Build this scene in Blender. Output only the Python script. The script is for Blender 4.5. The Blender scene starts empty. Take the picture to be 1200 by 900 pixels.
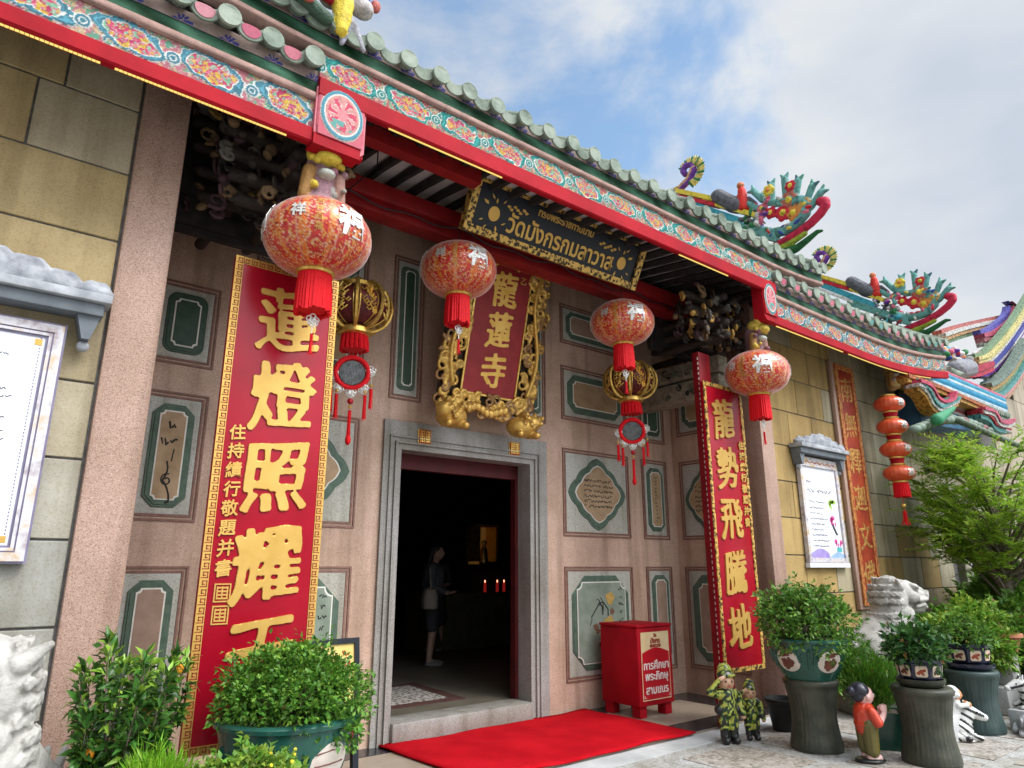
import bpy, bmesh, math, random
import numpy as np
from mathutils import Vector, Matrix, Euler
PI = math.pi
random.seed(7); RNG = np.random.default_rng(7)
S = bpy.context.scene
COL = S.collection

# ------------------------------------------------------------------ camera, sky, sun, exposure
cam_d = bpy.data.cameras.new("camera"); cam_d.lens = 24; cam_d.sensor_width = 36
cam_d.clip_start = 0.05; cam_d.clip_end = 3000
cam = bpy.data.objects.new("camera", cam_d); COL.objects.link(cam)
cam.location = (0, 0, 1.6)
cam.rotation_euler = (math.radians(90 + 15.043), 0, math.radians(-38.54))
S.camera = cam

SUN_EL, SUN_AZ = 50.0, -66.0          # azimuth measured from +X towards +Y: the light comes from the front right
world = bpy.data.worlds.new("World"); S.world = world; world.use_nodes = True
def build_world():
    nt = world.node_tree; N = nt.nodes; L = nt.links; N.clear()
    out = N.new("ShaderNodeOutputWorld"); bg = N.new("ShaderNodeBackground")
    bg.inputs["Strength"].default_value = 0.12
    sky = N.new("ShaderNodeTexSky"); sky.sky_type = 'NISHITA'; sky.sun_disc = False
    sky.sun_elevation = math.radians(SUN_EL); sky.sun_rotation = math.radians(90 - SUN_AZ)
    sky.air_density = 1.3; sky.dust_density = 0.6; sky.ozone_density = 2.0
    tc = N.new("ShaderNodeTexCoord")
    mp = N.new("ShaderNodeMapping"); mp.inputs["Scale"].default_value = (1.0, 1.0, 1.7)
    mp.inputs["Location"].default_value = (3.1, 0.4, 0.2)
    L.new(tc.outputs["Generated"], mp.inputs["Vector"])
    n1 = N.new("ShaderNodeTexNoise"); n1.inputs["Scale"].default_value = 3.2; n1.inputs["Detail"].default_value = 9
    n1.inputs["Roughness"].default_value = 0.58; n1.inputs["Distortion"].default_value = 0.25
    L.new(mp.outputs[0], n1.inputs["Vector"])
    n2 = N.new("ShaderNodeTexNoise"); n2.inputs["Scale"].default_value = 2.0; n2.inputs["Detail"].default_value = 6
    mp2 = N.new("ShaderNodeMapping"); mp2.inputs["Location"].default_value = (7.7, 2.2, 5.0); mp2.inputs["Scale"].default_value = (1, 1, 2.4)
    L.new(tc.outputs["Generated"], mp2.inputs["Vector"]); L.new(mp2.outputs[0], n2.inputs["Vector"])
    # clouds open towards a bluer patch of the sky
    dt = N.new("ShaderNodeVectorMath"); dt.operation = 'DOT_PRODUCT'
    dt.inputs[1].default_value = Vector((0.563, 0.545, 0.621)).normalized()
    L.new(tc.outputs["Generated"], dt.inputs[0])
    mr = N.new("ShaderNodeMapRange"); mr.inputs["From Min"].default_value = 0.90; mr.inputs["From Max"].default_value = 1.0
    mr.inputs["To Min"].default_value = 0.25; mr.inputs["To Max"].default_value = -0.045
    L.new(dt.outputs["Value"], mr.inputs["Value"])
    ad = N.new("ShaderNodeMath"); ad.operation = 'ADD'; L.new(n1.outputs["Fac"], ad.inputs[0]); L.new(mr.outputs[0], ad.inputs[1])
    rp = N.new("ShaderNodeMapRange"); rp.interpolation_type = 'SMOOTHSTEP'
    rp.inputs["From Min"].default_value = 0.40; rp.inputs["From Max"].default_value = 0.66
    L.new(ad.outputs[0], rp.inputs["Value"])
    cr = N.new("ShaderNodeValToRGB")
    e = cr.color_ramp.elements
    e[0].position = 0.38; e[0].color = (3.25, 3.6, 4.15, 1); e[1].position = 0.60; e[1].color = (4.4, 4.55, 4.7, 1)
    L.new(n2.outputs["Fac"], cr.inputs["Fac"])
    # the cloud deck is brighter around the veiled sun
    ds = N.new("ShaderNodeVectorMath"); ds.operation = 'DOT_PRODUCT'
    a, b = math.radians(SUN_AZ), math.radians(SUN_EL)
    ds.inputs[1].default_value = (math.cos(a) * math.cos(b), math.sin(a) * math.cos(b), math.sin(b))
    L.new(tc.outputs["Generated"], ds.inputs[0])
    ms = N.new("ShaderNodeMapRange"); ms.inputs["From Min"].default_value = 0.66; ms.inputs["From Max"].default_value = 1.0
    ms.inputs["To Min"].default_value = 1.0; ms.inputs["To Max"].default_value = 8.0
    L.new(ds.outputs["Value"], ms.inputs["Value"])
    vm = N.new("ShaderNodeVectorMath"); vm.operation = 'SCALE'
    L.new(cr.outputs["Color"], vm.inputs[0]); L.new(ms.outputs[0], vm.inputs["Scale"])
    sk = N.new("ShaderNodeVectorMath"); sk.operation = 'MULTIPLY'; sk.inputs[1].default_value = (1.3, 1.32, 1.25)
    L.new(sky.outputs[0], sk.inputs[0])
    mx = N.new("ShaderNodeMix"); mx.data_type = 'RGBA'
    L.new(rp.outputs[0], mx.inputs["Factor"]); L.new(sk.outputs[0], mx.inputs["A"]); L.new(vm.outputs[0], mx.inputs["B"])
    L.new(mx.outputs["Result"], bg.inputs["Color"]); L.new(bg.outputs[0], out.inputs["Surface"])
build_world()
sun_d = bpy.data.lights.new("sun", 'SUN'); sun_d.energy = 1.5; sun_d.angle = math.radians(22); sun_d.color = (1.0, 0.955, 0.89)
sun = bpy.data.objects.new("sun", sun_d); COL.objects.link(sun)
sun.rotation_euler = (math.radians(90 - SUN_EL), 0, math.radians(SUN_AZ + 90))
S.view_settings.view_transform = 'Standard'; S.view_settings.look = 'None'
S.view_settings.gamma = 1; S.view_settings.use_curve_mapping = False
S.view_settings.exposure = 0.62
S.render.engine = 'CYCLES'
S.cycles.use_denoising = True
S.cycles.max_bounces = 8

# ------------------------------------------------------------------ materials
MATS = {}
def lin(r, g, b):
    f = lambda c: c / 12.92 if c <= .04045 else ((c + .055) / 1.055) ** 2.4
    return (f(r / 255), f(g / 255), f(b / 255))
def mat(name, c1, c2=None, scale=8, rough=.6, metal=0, bump=0, bscale=None, detail=5, coat=0, attr=False, spec=.28,
        emit=None, estr=0, contrast=(.35, .65), translucent=0, third=None):
    if name in MATS: return MATS[name]
    m = bpy.data.materials.new(name); m.use_nodes = True; MATS[name] = m
    nt = m.node_tree; N = nt.nodes; L = nt.links
    b = N["Principled BSDF"]
    b.inputs["Roughness"].default_value = rough; b.inputs["Metallic"].default_value = metal
    b.inputs["Coat Weight"].default_value = coat; b.inputs["Coat Roughness"].default_value = .12
    b.inputs["Specular IOR Level"].default_value = spec
    tc = N.new("ShaderNodeTexCoord")
    n = N.new("ShaderNodeTexNoise"); n.inputs["Scale"].default_value = scale; n.inputs["Detail"].default_value = detail
    n.inputs["Roughness"].default_value = .6
    L.new(tc.outputs["Object"], n.inputs["Vector"])
    r = N.new("ShaderNodeValToRGB"); r.color_ramp.elements[0].position = contrast[0]; r.color_ramp.elements[1].position = contrast[1]
    r.color_ramp.elements[0].color = (*c1, 1); r.color_ramp.elements[1].color = (*(c2 or c1), 1)
    if third is not None:
        e = r.color_ramp.elements.new((contrast[0] + contrast[1]) / 2); e.color = (*third, 1)
    L.new(n.outputs["Fac"], r.inputs["Fac"])
    src = r.outputs["Color"]
    if attr:
        at_ = N.new("ShaderNodeAttribute"); at_.attribute_name = "Col"
        mm = N.new("ShaderNodeMix"); mm.data_type = 'RGBA'; mm.blend_type = 'MULTIPLY'; mm.inputs["Factor"].default_value = 1
        L.new(at_.outputs["Color"], mm.inputs["A"]); L.new(src, mm.inputs["B"]); src = mm.outputs["Result"]
    L.new(src, b.inputs["Base Color"])
    if bump:
        n2 = N.new("ShaderNodeTexNoise"); n2.inputs["Scale"].default_value = bscale or scale * 4; n2.inputs["Detail"].default_value = 6
        L.new(tc.outputs["Object"], n2.inputs["Vector"])
        bp = N.new("ShaderNodeBump"); bp.inputs["Strength"].default_value = bump; bp.inputs["Distance"].default_value = .01
        L.new(n2.outputs["Fac"], bp.inputs["Height"]); L.new(bp.outputs[0], b.inputs["Normal"])
    if emit:
        b.inputs["Emission Color"].default_value = (*emit, 1); b.inputs["Emission Strength"].default_value = estr
    if translucent:
        tr = N.new("ShaderNodeBsdfTranslucent"); mxs = N.new("ShaderNodeMixShader"); mxs.inputs[0].default_value = translucent
        L.new(src, tr.inputs["Color"]); L.new(b.outputs[0], mxs.inputs[1]); L.new(tr.outputs[0], mxs.inputs[2])
        L.new(mxs.outputs[0], N["Material Output"].inputs["Surface"])
    return m
def granite(name, base, dark, light, scale=120, rough=.6, stain=.75, attr=False):
    """speckled stone: grains of three tones with broad weathering"""
    if name in MATS: return MATS[name]
    m = bpy.data.materials.new(name); m.use_nodes = True; MATS[name] = m
    nt = m.node_tree; N = nt.nodes; L = nt.links; b = N["Principled BSDF"]; b.inputs["Roughness"].default_value = rough
    tc = N.new("ShaderNodeTexCoord")
    v = N.new("ShaderNodeTexVoronoi"); v.inputs["Scale"].default_value = scale
    L.new(tc.outputs["Object"], v.inputs["Vector"])
    sp = N.new("ShaderNodeSeparateColor"); L.new(v.outputs["Color"], sp.inputs[0])
    r = N.new("ShaderNodeValToRGB"); r.color_ramp.interpolation = 'LINEAR'
    el = r.color_ramp.elements
    el[0].position = .10; el[0].color = (*dark, 1); el[1].position = .95; el[1].color = (*light, 1)
    e = el.new(.28); e.color = (*base, 1); e = el.new(.72); e.color = (*base, 1)
    L.new(sp.outputs[0], r.inputs["Fac"])
    n = N.new("ShaderNodeTexNoise"); n.inputs["Scale"].default_value = 1.3; n.inputs["Detail"].default_value = 7; n.inputs["Roughness"].default_value = .65
    L.new(tc.outputs["Object"], n.inputs["Vector"])
    r2 = N.new("ShaderNodeValToRGB"); r2.color_ramp.elements[0].position = .3; r2.color_ramp.elements[1].position = .62
    r2.color_ramp.elements[0].color = (stain, stain * .95, stain * .84, 1); r2.color_ramp.elements[1].color = (1, 1, 1, 1)
    L.new(n.outputs["Fac"], r2.inputs["Fac"])
    mm = N.new("ShaderNodeMix"); mm.data_type = 'RGBA'; mm.blend_type = 'MULTIPLY'; mm.inputs["Factor"].default_value = 1
    L.new(r.outputs[0], mm.inputs["A"]); L.new(r2.outputs[0], mm.inputs["B"]); src = mm.outputs["Result"]
    mp = N.new("ShaderNodeMapping"); mp.inputs["Scale"].default_value = (7, 7, .45); L.new(tc.outputs["Object"], mp.inputs["Vector"])
    n3 = N.new("ShaderNodeTexNoise"); n3.inputs["Scale"].default_value = 1.0; n3.inputs["Detail"].default_value = 6; L.new(mp.outputs[0], n3.inputs["Vector"])
    r3 = N.new("ShaderNodeValToRGB"); r3.color_ramp.elements[0].position = .34; r3.color_ramp.elements[1].position = .52
    r3.color_ramp.elements[0].color = (.72, .70, .66, 1); r3.color_ramp.elements[1].color = (1, 1, 1, 1); L.new(n3.outputs["Fac"], r3.inputs["Fac"])
    ms_ = N.new("ShaderNodeMix"); ms_.data_type = 'RGBA'; ms_.blend_type = 'MULTIPLY'; ms_.inputs["Factor"].default_value = 1
    L.new(src, ms_.inputs["A"]); L.new(r3.outputs[0], ms_.inputs["B"]); src = ms_.outputs["Result"]
    if attr:
        at_ = N.new("ShaderNodeAttribute"); at_.attribute_name = "Col"
        m2 = N.new("ShaderNodeMix"); m2.data_type = 'RGBA'; m2.blend_type = 'MULTIPLY'; m2.inputs["Factor"].default_value = 1
        L.new(src, m2.inputs["A"]); L.new(at_.outputs["Color"], m2.inputs["B"]); src = m2.outputs["Result"]
    L.new(src, b.inputs["Base Color"])
    bp = N.new("ShaderNodeBump"); bp.inputs["Strength"].default_value = .35; bp.inputs["Distance"].default_value = .004
    L.new(sp.outputs[1], bp.inputs["Height"]); L.new(bp.outputs[0], b.inputs["Normal"])
    return m

M_PINK = granite("pink_granite", (.40, .255, .195), (.25, .145, .11), (.49, .345, .28), 200, stain=.72)
M_PINK2 = granite("rose_granite_wall", (.54, .365, .275), (.38, .24, .175), (.62, .45, .355), 190, stain=.70)
M_GREY = granite("grey_granite", (.31, .295, .275), (.19, .18, .165), (.40, .385, .365), 190, stain=.66)
M_TERR = granite("pale_terrazzo", (.44, .435, .385), (.33, .325, .29), (.50, .495, .45), 110, stain=.82)
M_BLOCK = granite("sandstone_blocks", (.96, .96, .95), (.84, .80, .72), (1, 1, 1), 130, rough=.85, stain=.66, attr=True)
M_JOINT = mat("dark_mortar", (.07, .065, .06), (.12, .115, .105), 20, .9)
M_MOULD = mat("brown_moulding", (.17, .085, .062), (.24, .13, .10), 18, .6)
M_GRN = mat("jade_tile", (.062, .098, .068), (.095, .14, .10), 14, .55, bump=.2)
M_GRND = mat("deep_jade_tile", (.030, .060, .038), (.05, .085, .055), 12, .5)
M_WHT = mat("ivory_line", (.62, .60, .52), (.72, .70, .63), 20, .6)
M_FIELD = mat("ochre_stone_field", (.30, .20, .105), (.42, .29, .17), 7, .55, bump=.15)
M_FIELDP = mat("brown_stone_field", (.26, .17, .12), (.34, .23, .17), 7, .55)
M_FIELDG = mat("sage_stone_field", (.17, .21, .155), (.25, .29, .23), 6, .5)
M_INK = mat("black_ink", (.02, .02, .018), None, 5, .6)
M_RED = mat("red_lacquer", (.25, .004, .010), (.36, .006, .014), 3, .6, spec=.10, bump=.12, bscale=25)
M_REDD = mat("dark_red_paint", (.17, .006, .008), (.24, .010, .011), 6, .5, spec=.2)
M_REDB = mat("board_red", (.26, .003, .012), (.32, .004, .016), 3, .25, spec=.2)
M_GOLD = mat("gold_leaf", (.48, .28, .06), (.60, .37, .10), 6, .4, metal=.45, bump=.06, contrast=(.25, .75))
M_GOLDB = mat("bright_gilt", (.52, .32, .06), (.80, .55, .16), 22, .3, metal=.75, bump=.3, bscale=60)
M_GOLDK = mat("gilt_over_black", (.03, .02, .012), (.58, .36, .09), 26, .45, metal=.35, contrast=(.44, .52))
M_WOODK = mat("dark_timber", (.012, .010, .010), (.028, .022, .020), 10, .7)
M_BLACK = mat("black_lacquer", (.006, .008, .012), (.011, .013, .018), 6, .35)
M_PLAST = mat("soffit_plaster", (.38, .33, .32), (.46, .41, .40), 3, .85)
M_TILE = mat("weathered_green_tile", (.085, .11, .085), (.30, .335, .275), 5, .7, third=(.20, .24, .19), spec=.15, bump=.4, bscale=40, contrast=(.3, .7))
M_MORT = mat("eave_mortar", (.16, .13, .105), (.30, .25, .21), 12, .9, bump=.5)
M_PAINT = mat("mosaic_paint", (.82, .82, .82), (1, 1, 1), 40, .6, attr=True, spec=.10, bump=.25, bscale=120)
M_PAINTG = mat("glazed_paint", (.42, .42, .40), (1, 1, 1), 16, .5, attr=True, spec=.2, bump=.9, bscale=70, contrast=(.30, .52))
M_STONE = mat("carved_pale_stone", (.24, .225, .20), (.44, .42, .385), 7, .85, bump=.5, bscale=60, third=(.37, .355, .325), spec=.15)
M_PLANT = mat("leaf_green", (.75, .75, .75), (1, 1, 1), 9, .45, attr=True, translucent=.30, spec=.3)
M_FEATH = mat("feathery_leaf", (.8, .8, .8), (1, 1, 1), 9, .5, attr=True, translucent=.5, spec=.2)
M_STEM = mat("bark", (.09, .07, .05), (.17, .135, .10), 20, .85, bump=.4)
M_POT = mat("green_glazed_pot", (.012, .062, .045), (.02, .095, .068), 5, .22, coat=.5)
M_RIB = mat("ribbed_dark_ceramic", (.032, .036, .026), (.068, .068, .048), 7, .45, bump=.2)
M_RIBG = mat("green_grey_ceramic", (.028, .048, .045), (.045, .07, .064), 7, .38)
M_NAVY = mat("navy_glaze", (.008, .010, .028), (.014, .018, .045), 6, .2, coat=.5)
M_CREAM = mat("cream_tile", (.55, .42, .30), (.68, .55, .42), 14, .45)
M_SOIL = mat("soil", (.04, .028, .02), (.07, .05, .036), 20, .95)
M_TASS = mat("red_silk", (.50, .005, .010), (.66, .010, .016), 60, .6, spec=.15)
M_SILV = mat("silver_foil", (.48, .46, .42), (.72, .70, .66), 30, .4, metal=.45, bump=.2)
M_PAPER = mat("white_sheet", (.66, .67, .74), (.71, .72, .78), 3, .45)
M_CARPET = mat("red_carpet", (.33, .003, .008), (.44, .006, .012), 2.6, .95, spec=.05, bump=.5, bscale=300)
M_LED = mat("yellow_led_rope", (.7, .55, .15), None, 5, .4, emit=(1.0, .76, .20), estr=.42)
M_DARKHALL = mat("dark_interior", (.008, .007, .006), (.016, .013, .011), 3, .9)  # interior dimness put into a near-black colour
M_BLKPOT = mat("black_plastic", (.012, .013, .013), (.02, .021, .021), 6, .5)
M_GREYMOLD = mat("grey_plaster_carving", (.22, .23, .25), (.40, .41, .43), 6, .8, bump=.3)
M_GREYMOLDD = mat("slate_plaster", (.11, .125, .14), (.16, .175, .19), 6, .75)

# ------------------------------------------------------------------ mesh building
BENCH = bpy.data.scenes.new("workbench")          # an empty scene where lettering and modifiers are turned into meshes
def baked(o):
    BENCH.collection.objects.link(o); vl = BENCH.view_layers[0]; vl.update(); dg = vl.depsgraph; dg.update()
    me = bpy.data.meshes.new_from_object(o.evaluated_get(dg)); BENCH.collection.objects.unlink(o)
    return me
class MB:
    def __init__(s, frame=None):
        s.v = []; s.f = []; s.m = []; s.c = []; s.frame = frame; s.mats = []
    def mi(s, m):
        if m not in s.mats: s.mats.append(m)
        return s.mats.index(m)
    def add(s, vs, fs, m, col=None, raw=False):
        o = len(s.v); F = s.frame
        if F is None or raw: s.v += [tuple(p) for p in vs]
        else:
            O, U, V, N = F
            s.v += [tuple(O[i] + U[i] * p[0] + V[i] * p[1] + N[i] * p[2] for i in range(3)) for p in vs]
        k = s.mi(m)
        for f in fs:
            s.f.append(tuple(o + i for i in f)); s.m.append(k); s.c.append(col)
    def box(s, x0, x1, y0, y1, z0, z1, m, col=None):
        vs = [(x, y, z) for z in (z0, z1) for y in (y0, y1) for x in (x0, x1)]
        s.add(vs, [(0, 2, 3, 1), (4, 5, 7, 6), (0, 1, 5, 4), (2, 6, 7, 3), (0, 4, 6, 2), (1, 3, 7, 5)], m, col)
    def cbox(s, x0, x1, y0, y1, z0, z1, m, b=.01, col=None):
        """box with chamfered edges (three crossed slabs hull)"""
        bm = bmesh.new(); bmesh.ops.create_cube(bm, size=1)
        for v in bm.verts: v.co = Vector((x0 + (v.co.x + .5) * (x1 - x0), y0 + (v.co.y + .5) * (y1 - y0), z0 + (v.co.z + .5) * (z1 - z0)))
        bmesh.ops.bevel(bm, geom=list(bm.edges), offset=b, segments=2, profile=.5, affect='EDGES')
        s.bm(bm, m, col)
    def bm(s, bm, m, col=None):
        bm.verts.index_update()
        s.add([v.co[:] for v in bm.verts], [[v.index for v in f.verts] for f in bm.faces], m, col); bm.free()
    def prism(s, ol, z0, z1, m, col=None, bev=0):
        """closed 2-D outline extruded from z0 to z1"""
        n = len(ol)
        vs = [(p[0], p[1], z0) for p in ol]
        top = ol
        fs = [tuple(range(n))[::-1]]
        if bev:
            vs += [(p[0], p[1], z1 - bev) for p in ol]
            cx = sum(p[0] for p in ol) / n; cy = sum(p[1] for p in ol) / n
            w = max(abs(p[0] - cx) for p in ol); h = max(abs(p[1] - cy) for p in ol)
            top = [(cx + (p[0] - cx) * (1 - bev / w), cy + (p[1] - cy) * (1 - bev / h)) for p in ol]
        vs += [(p[0], p[1], z1) for p in top]
        L_ = len(vs) // n
        for k in range(L_ - 1):
            for i in range(n):
                j = (i + 1) % n
                fs.append((k * n + i, k * n + j, (k + 1) * n + j, (k + 1) * n + i))
        fs.append(tuple(range((L_ - 1) * n, L_ * n)))
        s.add(vs, fs, m, col)
    def ring(s, o1, o2, z0, z1, m, col=None):
        """band between outer outline o1 and inner outline o2"""
        n = len(o1)
        vs = [(*p[:2], z0) for p in o1] + [(*p[:2], z1) for p in o1] + [(*p[:2], z1) for p in o2] + [(*p[:2], z0) for p in o2]
        fs = []
        for i in range(n):
            j = (i + 1) % n
            for a in range(3): fs.append((a * n + i, a * n + j, (a + 1) * n + j, (a + 1) * n + i))
        s.add(vs, fs, m, col)
    def tube(s, pts, r, m, n=8, col=None, cap=True, flat=1.0):
        pts = [Vector(p) for p in pts]
        rs = r if hasattr(r, '__len__') else [r] * len(pts)
        vs = []; fs = []; prev = None
        for i, p in enumerate(pts):
            t = (pts[min(i + 1, len(pts) - 1)] - pts[max(i - 1, 0)])
            t = t.normalized() if t.length > 1e-9 else Vector((0, 0, 1))
            if prev is None:
                a = Vector((0, 0, 1)) if abs(t.z) < .9 else Vector((0, 1, 0))
                u = t.cross(a).normalized()
            else:
                u = (prev - t * prev.dot(t)); u = u.normalized() if u.length > 1e-6 else t.orthogonal().normalized()
            w = t.cross(u); prev = u
            for k in range(n):
                q = 2 * PI * k / n
                vs.append(p + u * (math.cos(q) * rs[i]) + w * (math.sin(q) * rs[i] * flat))
        for i in range(len(pts) - 1):
            for k in range(n):
                l = (k + 1) % n
                fs.append((i * n + k, i * n + l, (i + 1) * n + l, (i + 1) * n + k))
        if cap: fs.append(tuple(range(n))[::-1]); fs.append(tuple(range((len(pts) - 1) * n, len(pts) * n)))
        s.add(vs, fs, m, col)
    def lathe(s, prof, m, n=32, c=(0, 0, 0), wave=None, col=None, lean=None):
        vs = []; fs = []
        for i, (r, z) in enumerate(prof):
            for k in range(n):
                q = 2 * PI * k / n
                rr = r * (wave(q, z) if wave else 1)
                dx, dy = lean(z) if lean else (0, 0)
                vs.append((c[0] + rr * math.cos(q) + dx, c[1] + rr * math.sin(q) + dy, c[2] + z))
        for i in range(len(prof) - 1):
            for k in range(n):
                l = (k + 1) % n
                fs.append((i * n + k, i * n + l, (i + 1) * n + l, (i + 1) * n + k))
        fs.append(tuple(range(n))[::-1]); fs.append(tuple(range((len(prof) - 1) * n, len(prof) * n)))
        s.add(vs, fs, m, col)
    def ball(s, c, r, m, seg=2, col=None, rot=None):
        bm = bmesh.new(); bmesh.ops.create_icosphere(bm, subdivisions=seg, radius=1)
        r = r if hasattr(r, '__len__') else (r, r, r)
        R = Euler(rot).to_matrix() if rot else Matrix.Identity(3)
        for v in bm.verts: v.co = R @ Vector((v.co.x * r[0], v.co.y * r[1], v.co.z * r[2])) + Vector(c)
        s.bm(bm, m, col)
    def text(s, body, size, x, y, z, m, depth=.004, fat=0, bevel=0, warp=0, align='CENTER', col=None, sx=1, wrap=None, res=4):
        """lettering as geometry, in the frame's x/y plane, centred on x, y"""
        c = bpy.data.curves.new('t', 'FONT'); c.body = body; c.size = size; c.align_x = align; c.align_y = 'CENTER' if False else 'TOP_BASELINE'
        c.extrude = depth; c.offset = fat; c.bevel_depth = bevel; c.bevel_resolution = 1; c.resolution_u = res
        o = bpy.data.objects.new('t', c)
        me = baked(o)
        bpy.data.objects.remove(o); bpy.data.curves.remove(c)
        P = np.array([v.co[:] for v in me.vertices]); fs = [tuple(p.vertices) for p in me.polygons]
        bpy.data.meshes.remove(me)
        if not len(P): return
        P[:, 1] -= (P[:, 1].min() + P[:, 1].max()) / 2
        if align == 'CENTER': P[:, 0] -= (P[:, 0].min() + P[:, 0].max()) / 2
        P[:, 0] *= sx
        if warp:
            ph = random.random() * 9
            P[:, 0] += warp * size * (np.sin(P[:, 1] / size * 7 + ph) + .6 * np.sin(P[:, 1] / size * 15 + P[:, 0] / size * 6 + ph * 2))
            P[:, 1] += warp * size * (np.sin(P[:, 0] / size * 6 + ph * 1.7) + .6 * np.sin(P[:, 0] / size * 13 - P[:, 1] / size * 5 + ph))
            P[:, 1] += P[:, 0] * .10
        P[:, 2] += depth
        if wrap is not None:
            s.add([wrap(p[0] + x, p[1] + y, p[2] + z) for p in P], fs, m, col, raw=True)
        else:
            s.add(P + np.array([x, y, z]), fs, m, col)
    def brush(s, body, size, x, y, z, m, sx=1, warp=.016, fat=.0155, depth=.013, voxel=.0065, shear=.13):
        """a character with the rounded swelling strokes of brush writing, as one solid relief"""
        c = bpy.data.curves.new('t', 'FONT'); c.body = body; c.size = size; c.align_x = 'CENTER'; c.extrude = depth; c.offset = 0
        o = bpy.data.objects.new('t', c); me = baked(o); bpy.data.objects.remove(o); bpy.data.curves.remove(c)
        P = np.array([v.co[:] for v in me.vertices]); P[:, 1] -= (P[:, 1].min() + P[:, 1].max()) / 2; P[:, 0] *= sx
        ph = random.random() * 9; q = P / size
        P[:, 0] += warp * size * (np.sin(q[:, 1] * 7 + ph) + .7 * np.sin(q[:, 1] * 14 + q[:, 0] * 6 + ph * 2))
        P[:, 1] += warp * size * (np.sin(q[:, 0] * 6 + ph * 1.7) + .7 * np.sin(q[:, 0] * 13 - q[:, 1] * 5 + ph)) + P[:, 0] * shear
        me.vertices.foreach_set("co", P.astype(np.float32).ravel())
        o = bpy.data.objects.new('t', me)
        md = o.modifiers.new("r", 'REMESH'); md.mode = 'VOXEL'; md.voxel_size = voxel
        md = o.modifiers.new("s", 'SMOOTH'); md.factor = .5; md.iterations = 2
        m1 = baked(o); bpy.data.objects.remove(o); bpy.data.meshes.remove(me)
        P = np.array([v.co[:] for v in m1.vertices]); Nv = np.array([v.normal[:] for v in m1.vertices])
        k = fat * (.55 + .9 * vnoise(P[:, 0] / size * 5 + ph * 3, P[:, 1] / size * 5 + ph)) * (.62 + .75 * np.abs(Nv[:, 0]))
        P[:, :2] += Nv[:, :2] * k[:, None]
        m1.vertices.foreach_set("co", P.astype(np.float32).ravel())
        o = bpy.data.objects.new('t', m1); me = m1
        md = o.modifiers.new("r", 'REMESH'); md.mode = 'VOXEL'; md.voxel_size = voxel
        md = o.modifiers.new("s", 'SMOOTH'); md.factor = .5; md.iterations = 4
        m2 = baked(o); bpy.data.objects.remove(o); bpy.data.meshes.remove(me)
        P = np.array([v.co[:] for v in m2.vertices]); fs = [tuple(p.vertices) for p in m2.polygons]; bpy.data.meshes.remove(m2)
        top = depth * .9; P[:, 2] = np.minimum(P[:, 2], top * .55)
        s.add(P + np.array([x, y, z]), fs, m)
    def build(s, name, parent=None, smooth=False, loc=None, rot=None):
        me = bpy.data.meshes.new(name); me.from_pydata(s.v, [], s.f)
        for m in s.mats: me.materials.append(m)
        me.polygons.foreach_set("material_index", s.m)
        if any(c is not None for c in s.c):
            a = me.color_attributes.new("Col", 'FLOAT_COLOR', 'CORNER')
            arr = []
            for f, c in zip(s.f, s.c): arr += [(*(c or (1, 1, 1)), 1)] * len(f)
            a.data.foreach_set("color", np.array(arr, dtype=np.float32).ravel())
        if smooth:
            me.polygons.foreach_set("use_smooth", [True] * len(s.f))
            if smooth != 'all': me.set_sharp_from_angle(angle=math.radians(smooth if smooth is not True else 40))
        me.update()
        o = bpy.data.objects.new(name, me); COL.objects.link(o)
        if parent: o.parent = parent
        if loc: o.location = loc
        if rot: o.rotation_euler = rot
        return o

def tag(o, label=None, cat=None, group=None, kind=None):
    if label: o["label"] = label
    if cat: o["category"] = cat
    if group: o["group"] = group
    if kind: o["kind"] = kind
    return o
def thing(name, label, cat, loc=(0, 0, 0), rz=0, group=None, scale=1):
    o = bpy.data.objects.new(name, None); COL.objects.link(o); o.empty_display_size = .1
    o.location = loc; o.rotation_euler = (0, 0, rz); o.scale = (scale,) * 3
    return tag(o, label, cat, group)
def dup(root, loc, rz=0, label=None, name=None):
    """a copy of a thing with copies of its parts and sub-parts"""
    r = root.copy(); COL.objects.link(r); r.location = loc; r.rotation_euler = (0, 0, rz)
    if label: r["label"] = label
    for ch in list(root.children):
        c = ch.copy(); COL.objects.link(c); c.parent = r
        for g in list(ch.children):
            d = g.copy(); COL.objects.link(d); d.parent = c
    return r

def npmesh(name, P, F, m, parent=None, colv=None, colf=None, smooth=False):
    """P (n,3), F (k,q) arrays -> object; colv per vertex or colf per face"""
    me = bpy.data.meshes.new(name)
    k, q = F.shape
    me.vertices.add(len(P)); me.vertices.foreach_set("co", np.ascontiguousarray(P, dtype=np.float32).ravel())
    me.loops.add(k * q); me.loops.foreach_set("vertex_index", np.ascontiguousarray(F, dtype=np.int32).ravel())
    me.polygons.add(k); me.polygons.foreach_set("loop_start", np.arange(0, k * q, q, dtype=np.int32))
    if colv is not None:
        a = me.color_attributes.new("Col", 'FLOAT_COLOR', 'POINT')
        a.data.foreach_set("color", np.ascontiguousarray(np.c_[colv, np.ones(len(P))], dtype=np.float32).ravel())
    if colf is not None:
        a = me.color_attributes.new("Col", 'FLOAT_COLOR', 'CORNER')
        a.data.foreach_set("color", np.ascontiguousarray(np.repeat(np.c_[colf, np.ones(k)], q, axis=0), dtype=np.float32).ravel())
    me.materials.append(m)
    if smooth: me.polygons.foreach_set("use_smooth", np.ones(k, dtype=bool))
    me.update(); me.validate()
    o = bpy.data.objects.new(name, me); COL.objects.link(o)
    if parent: o.parent = parent
    return o

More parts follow.
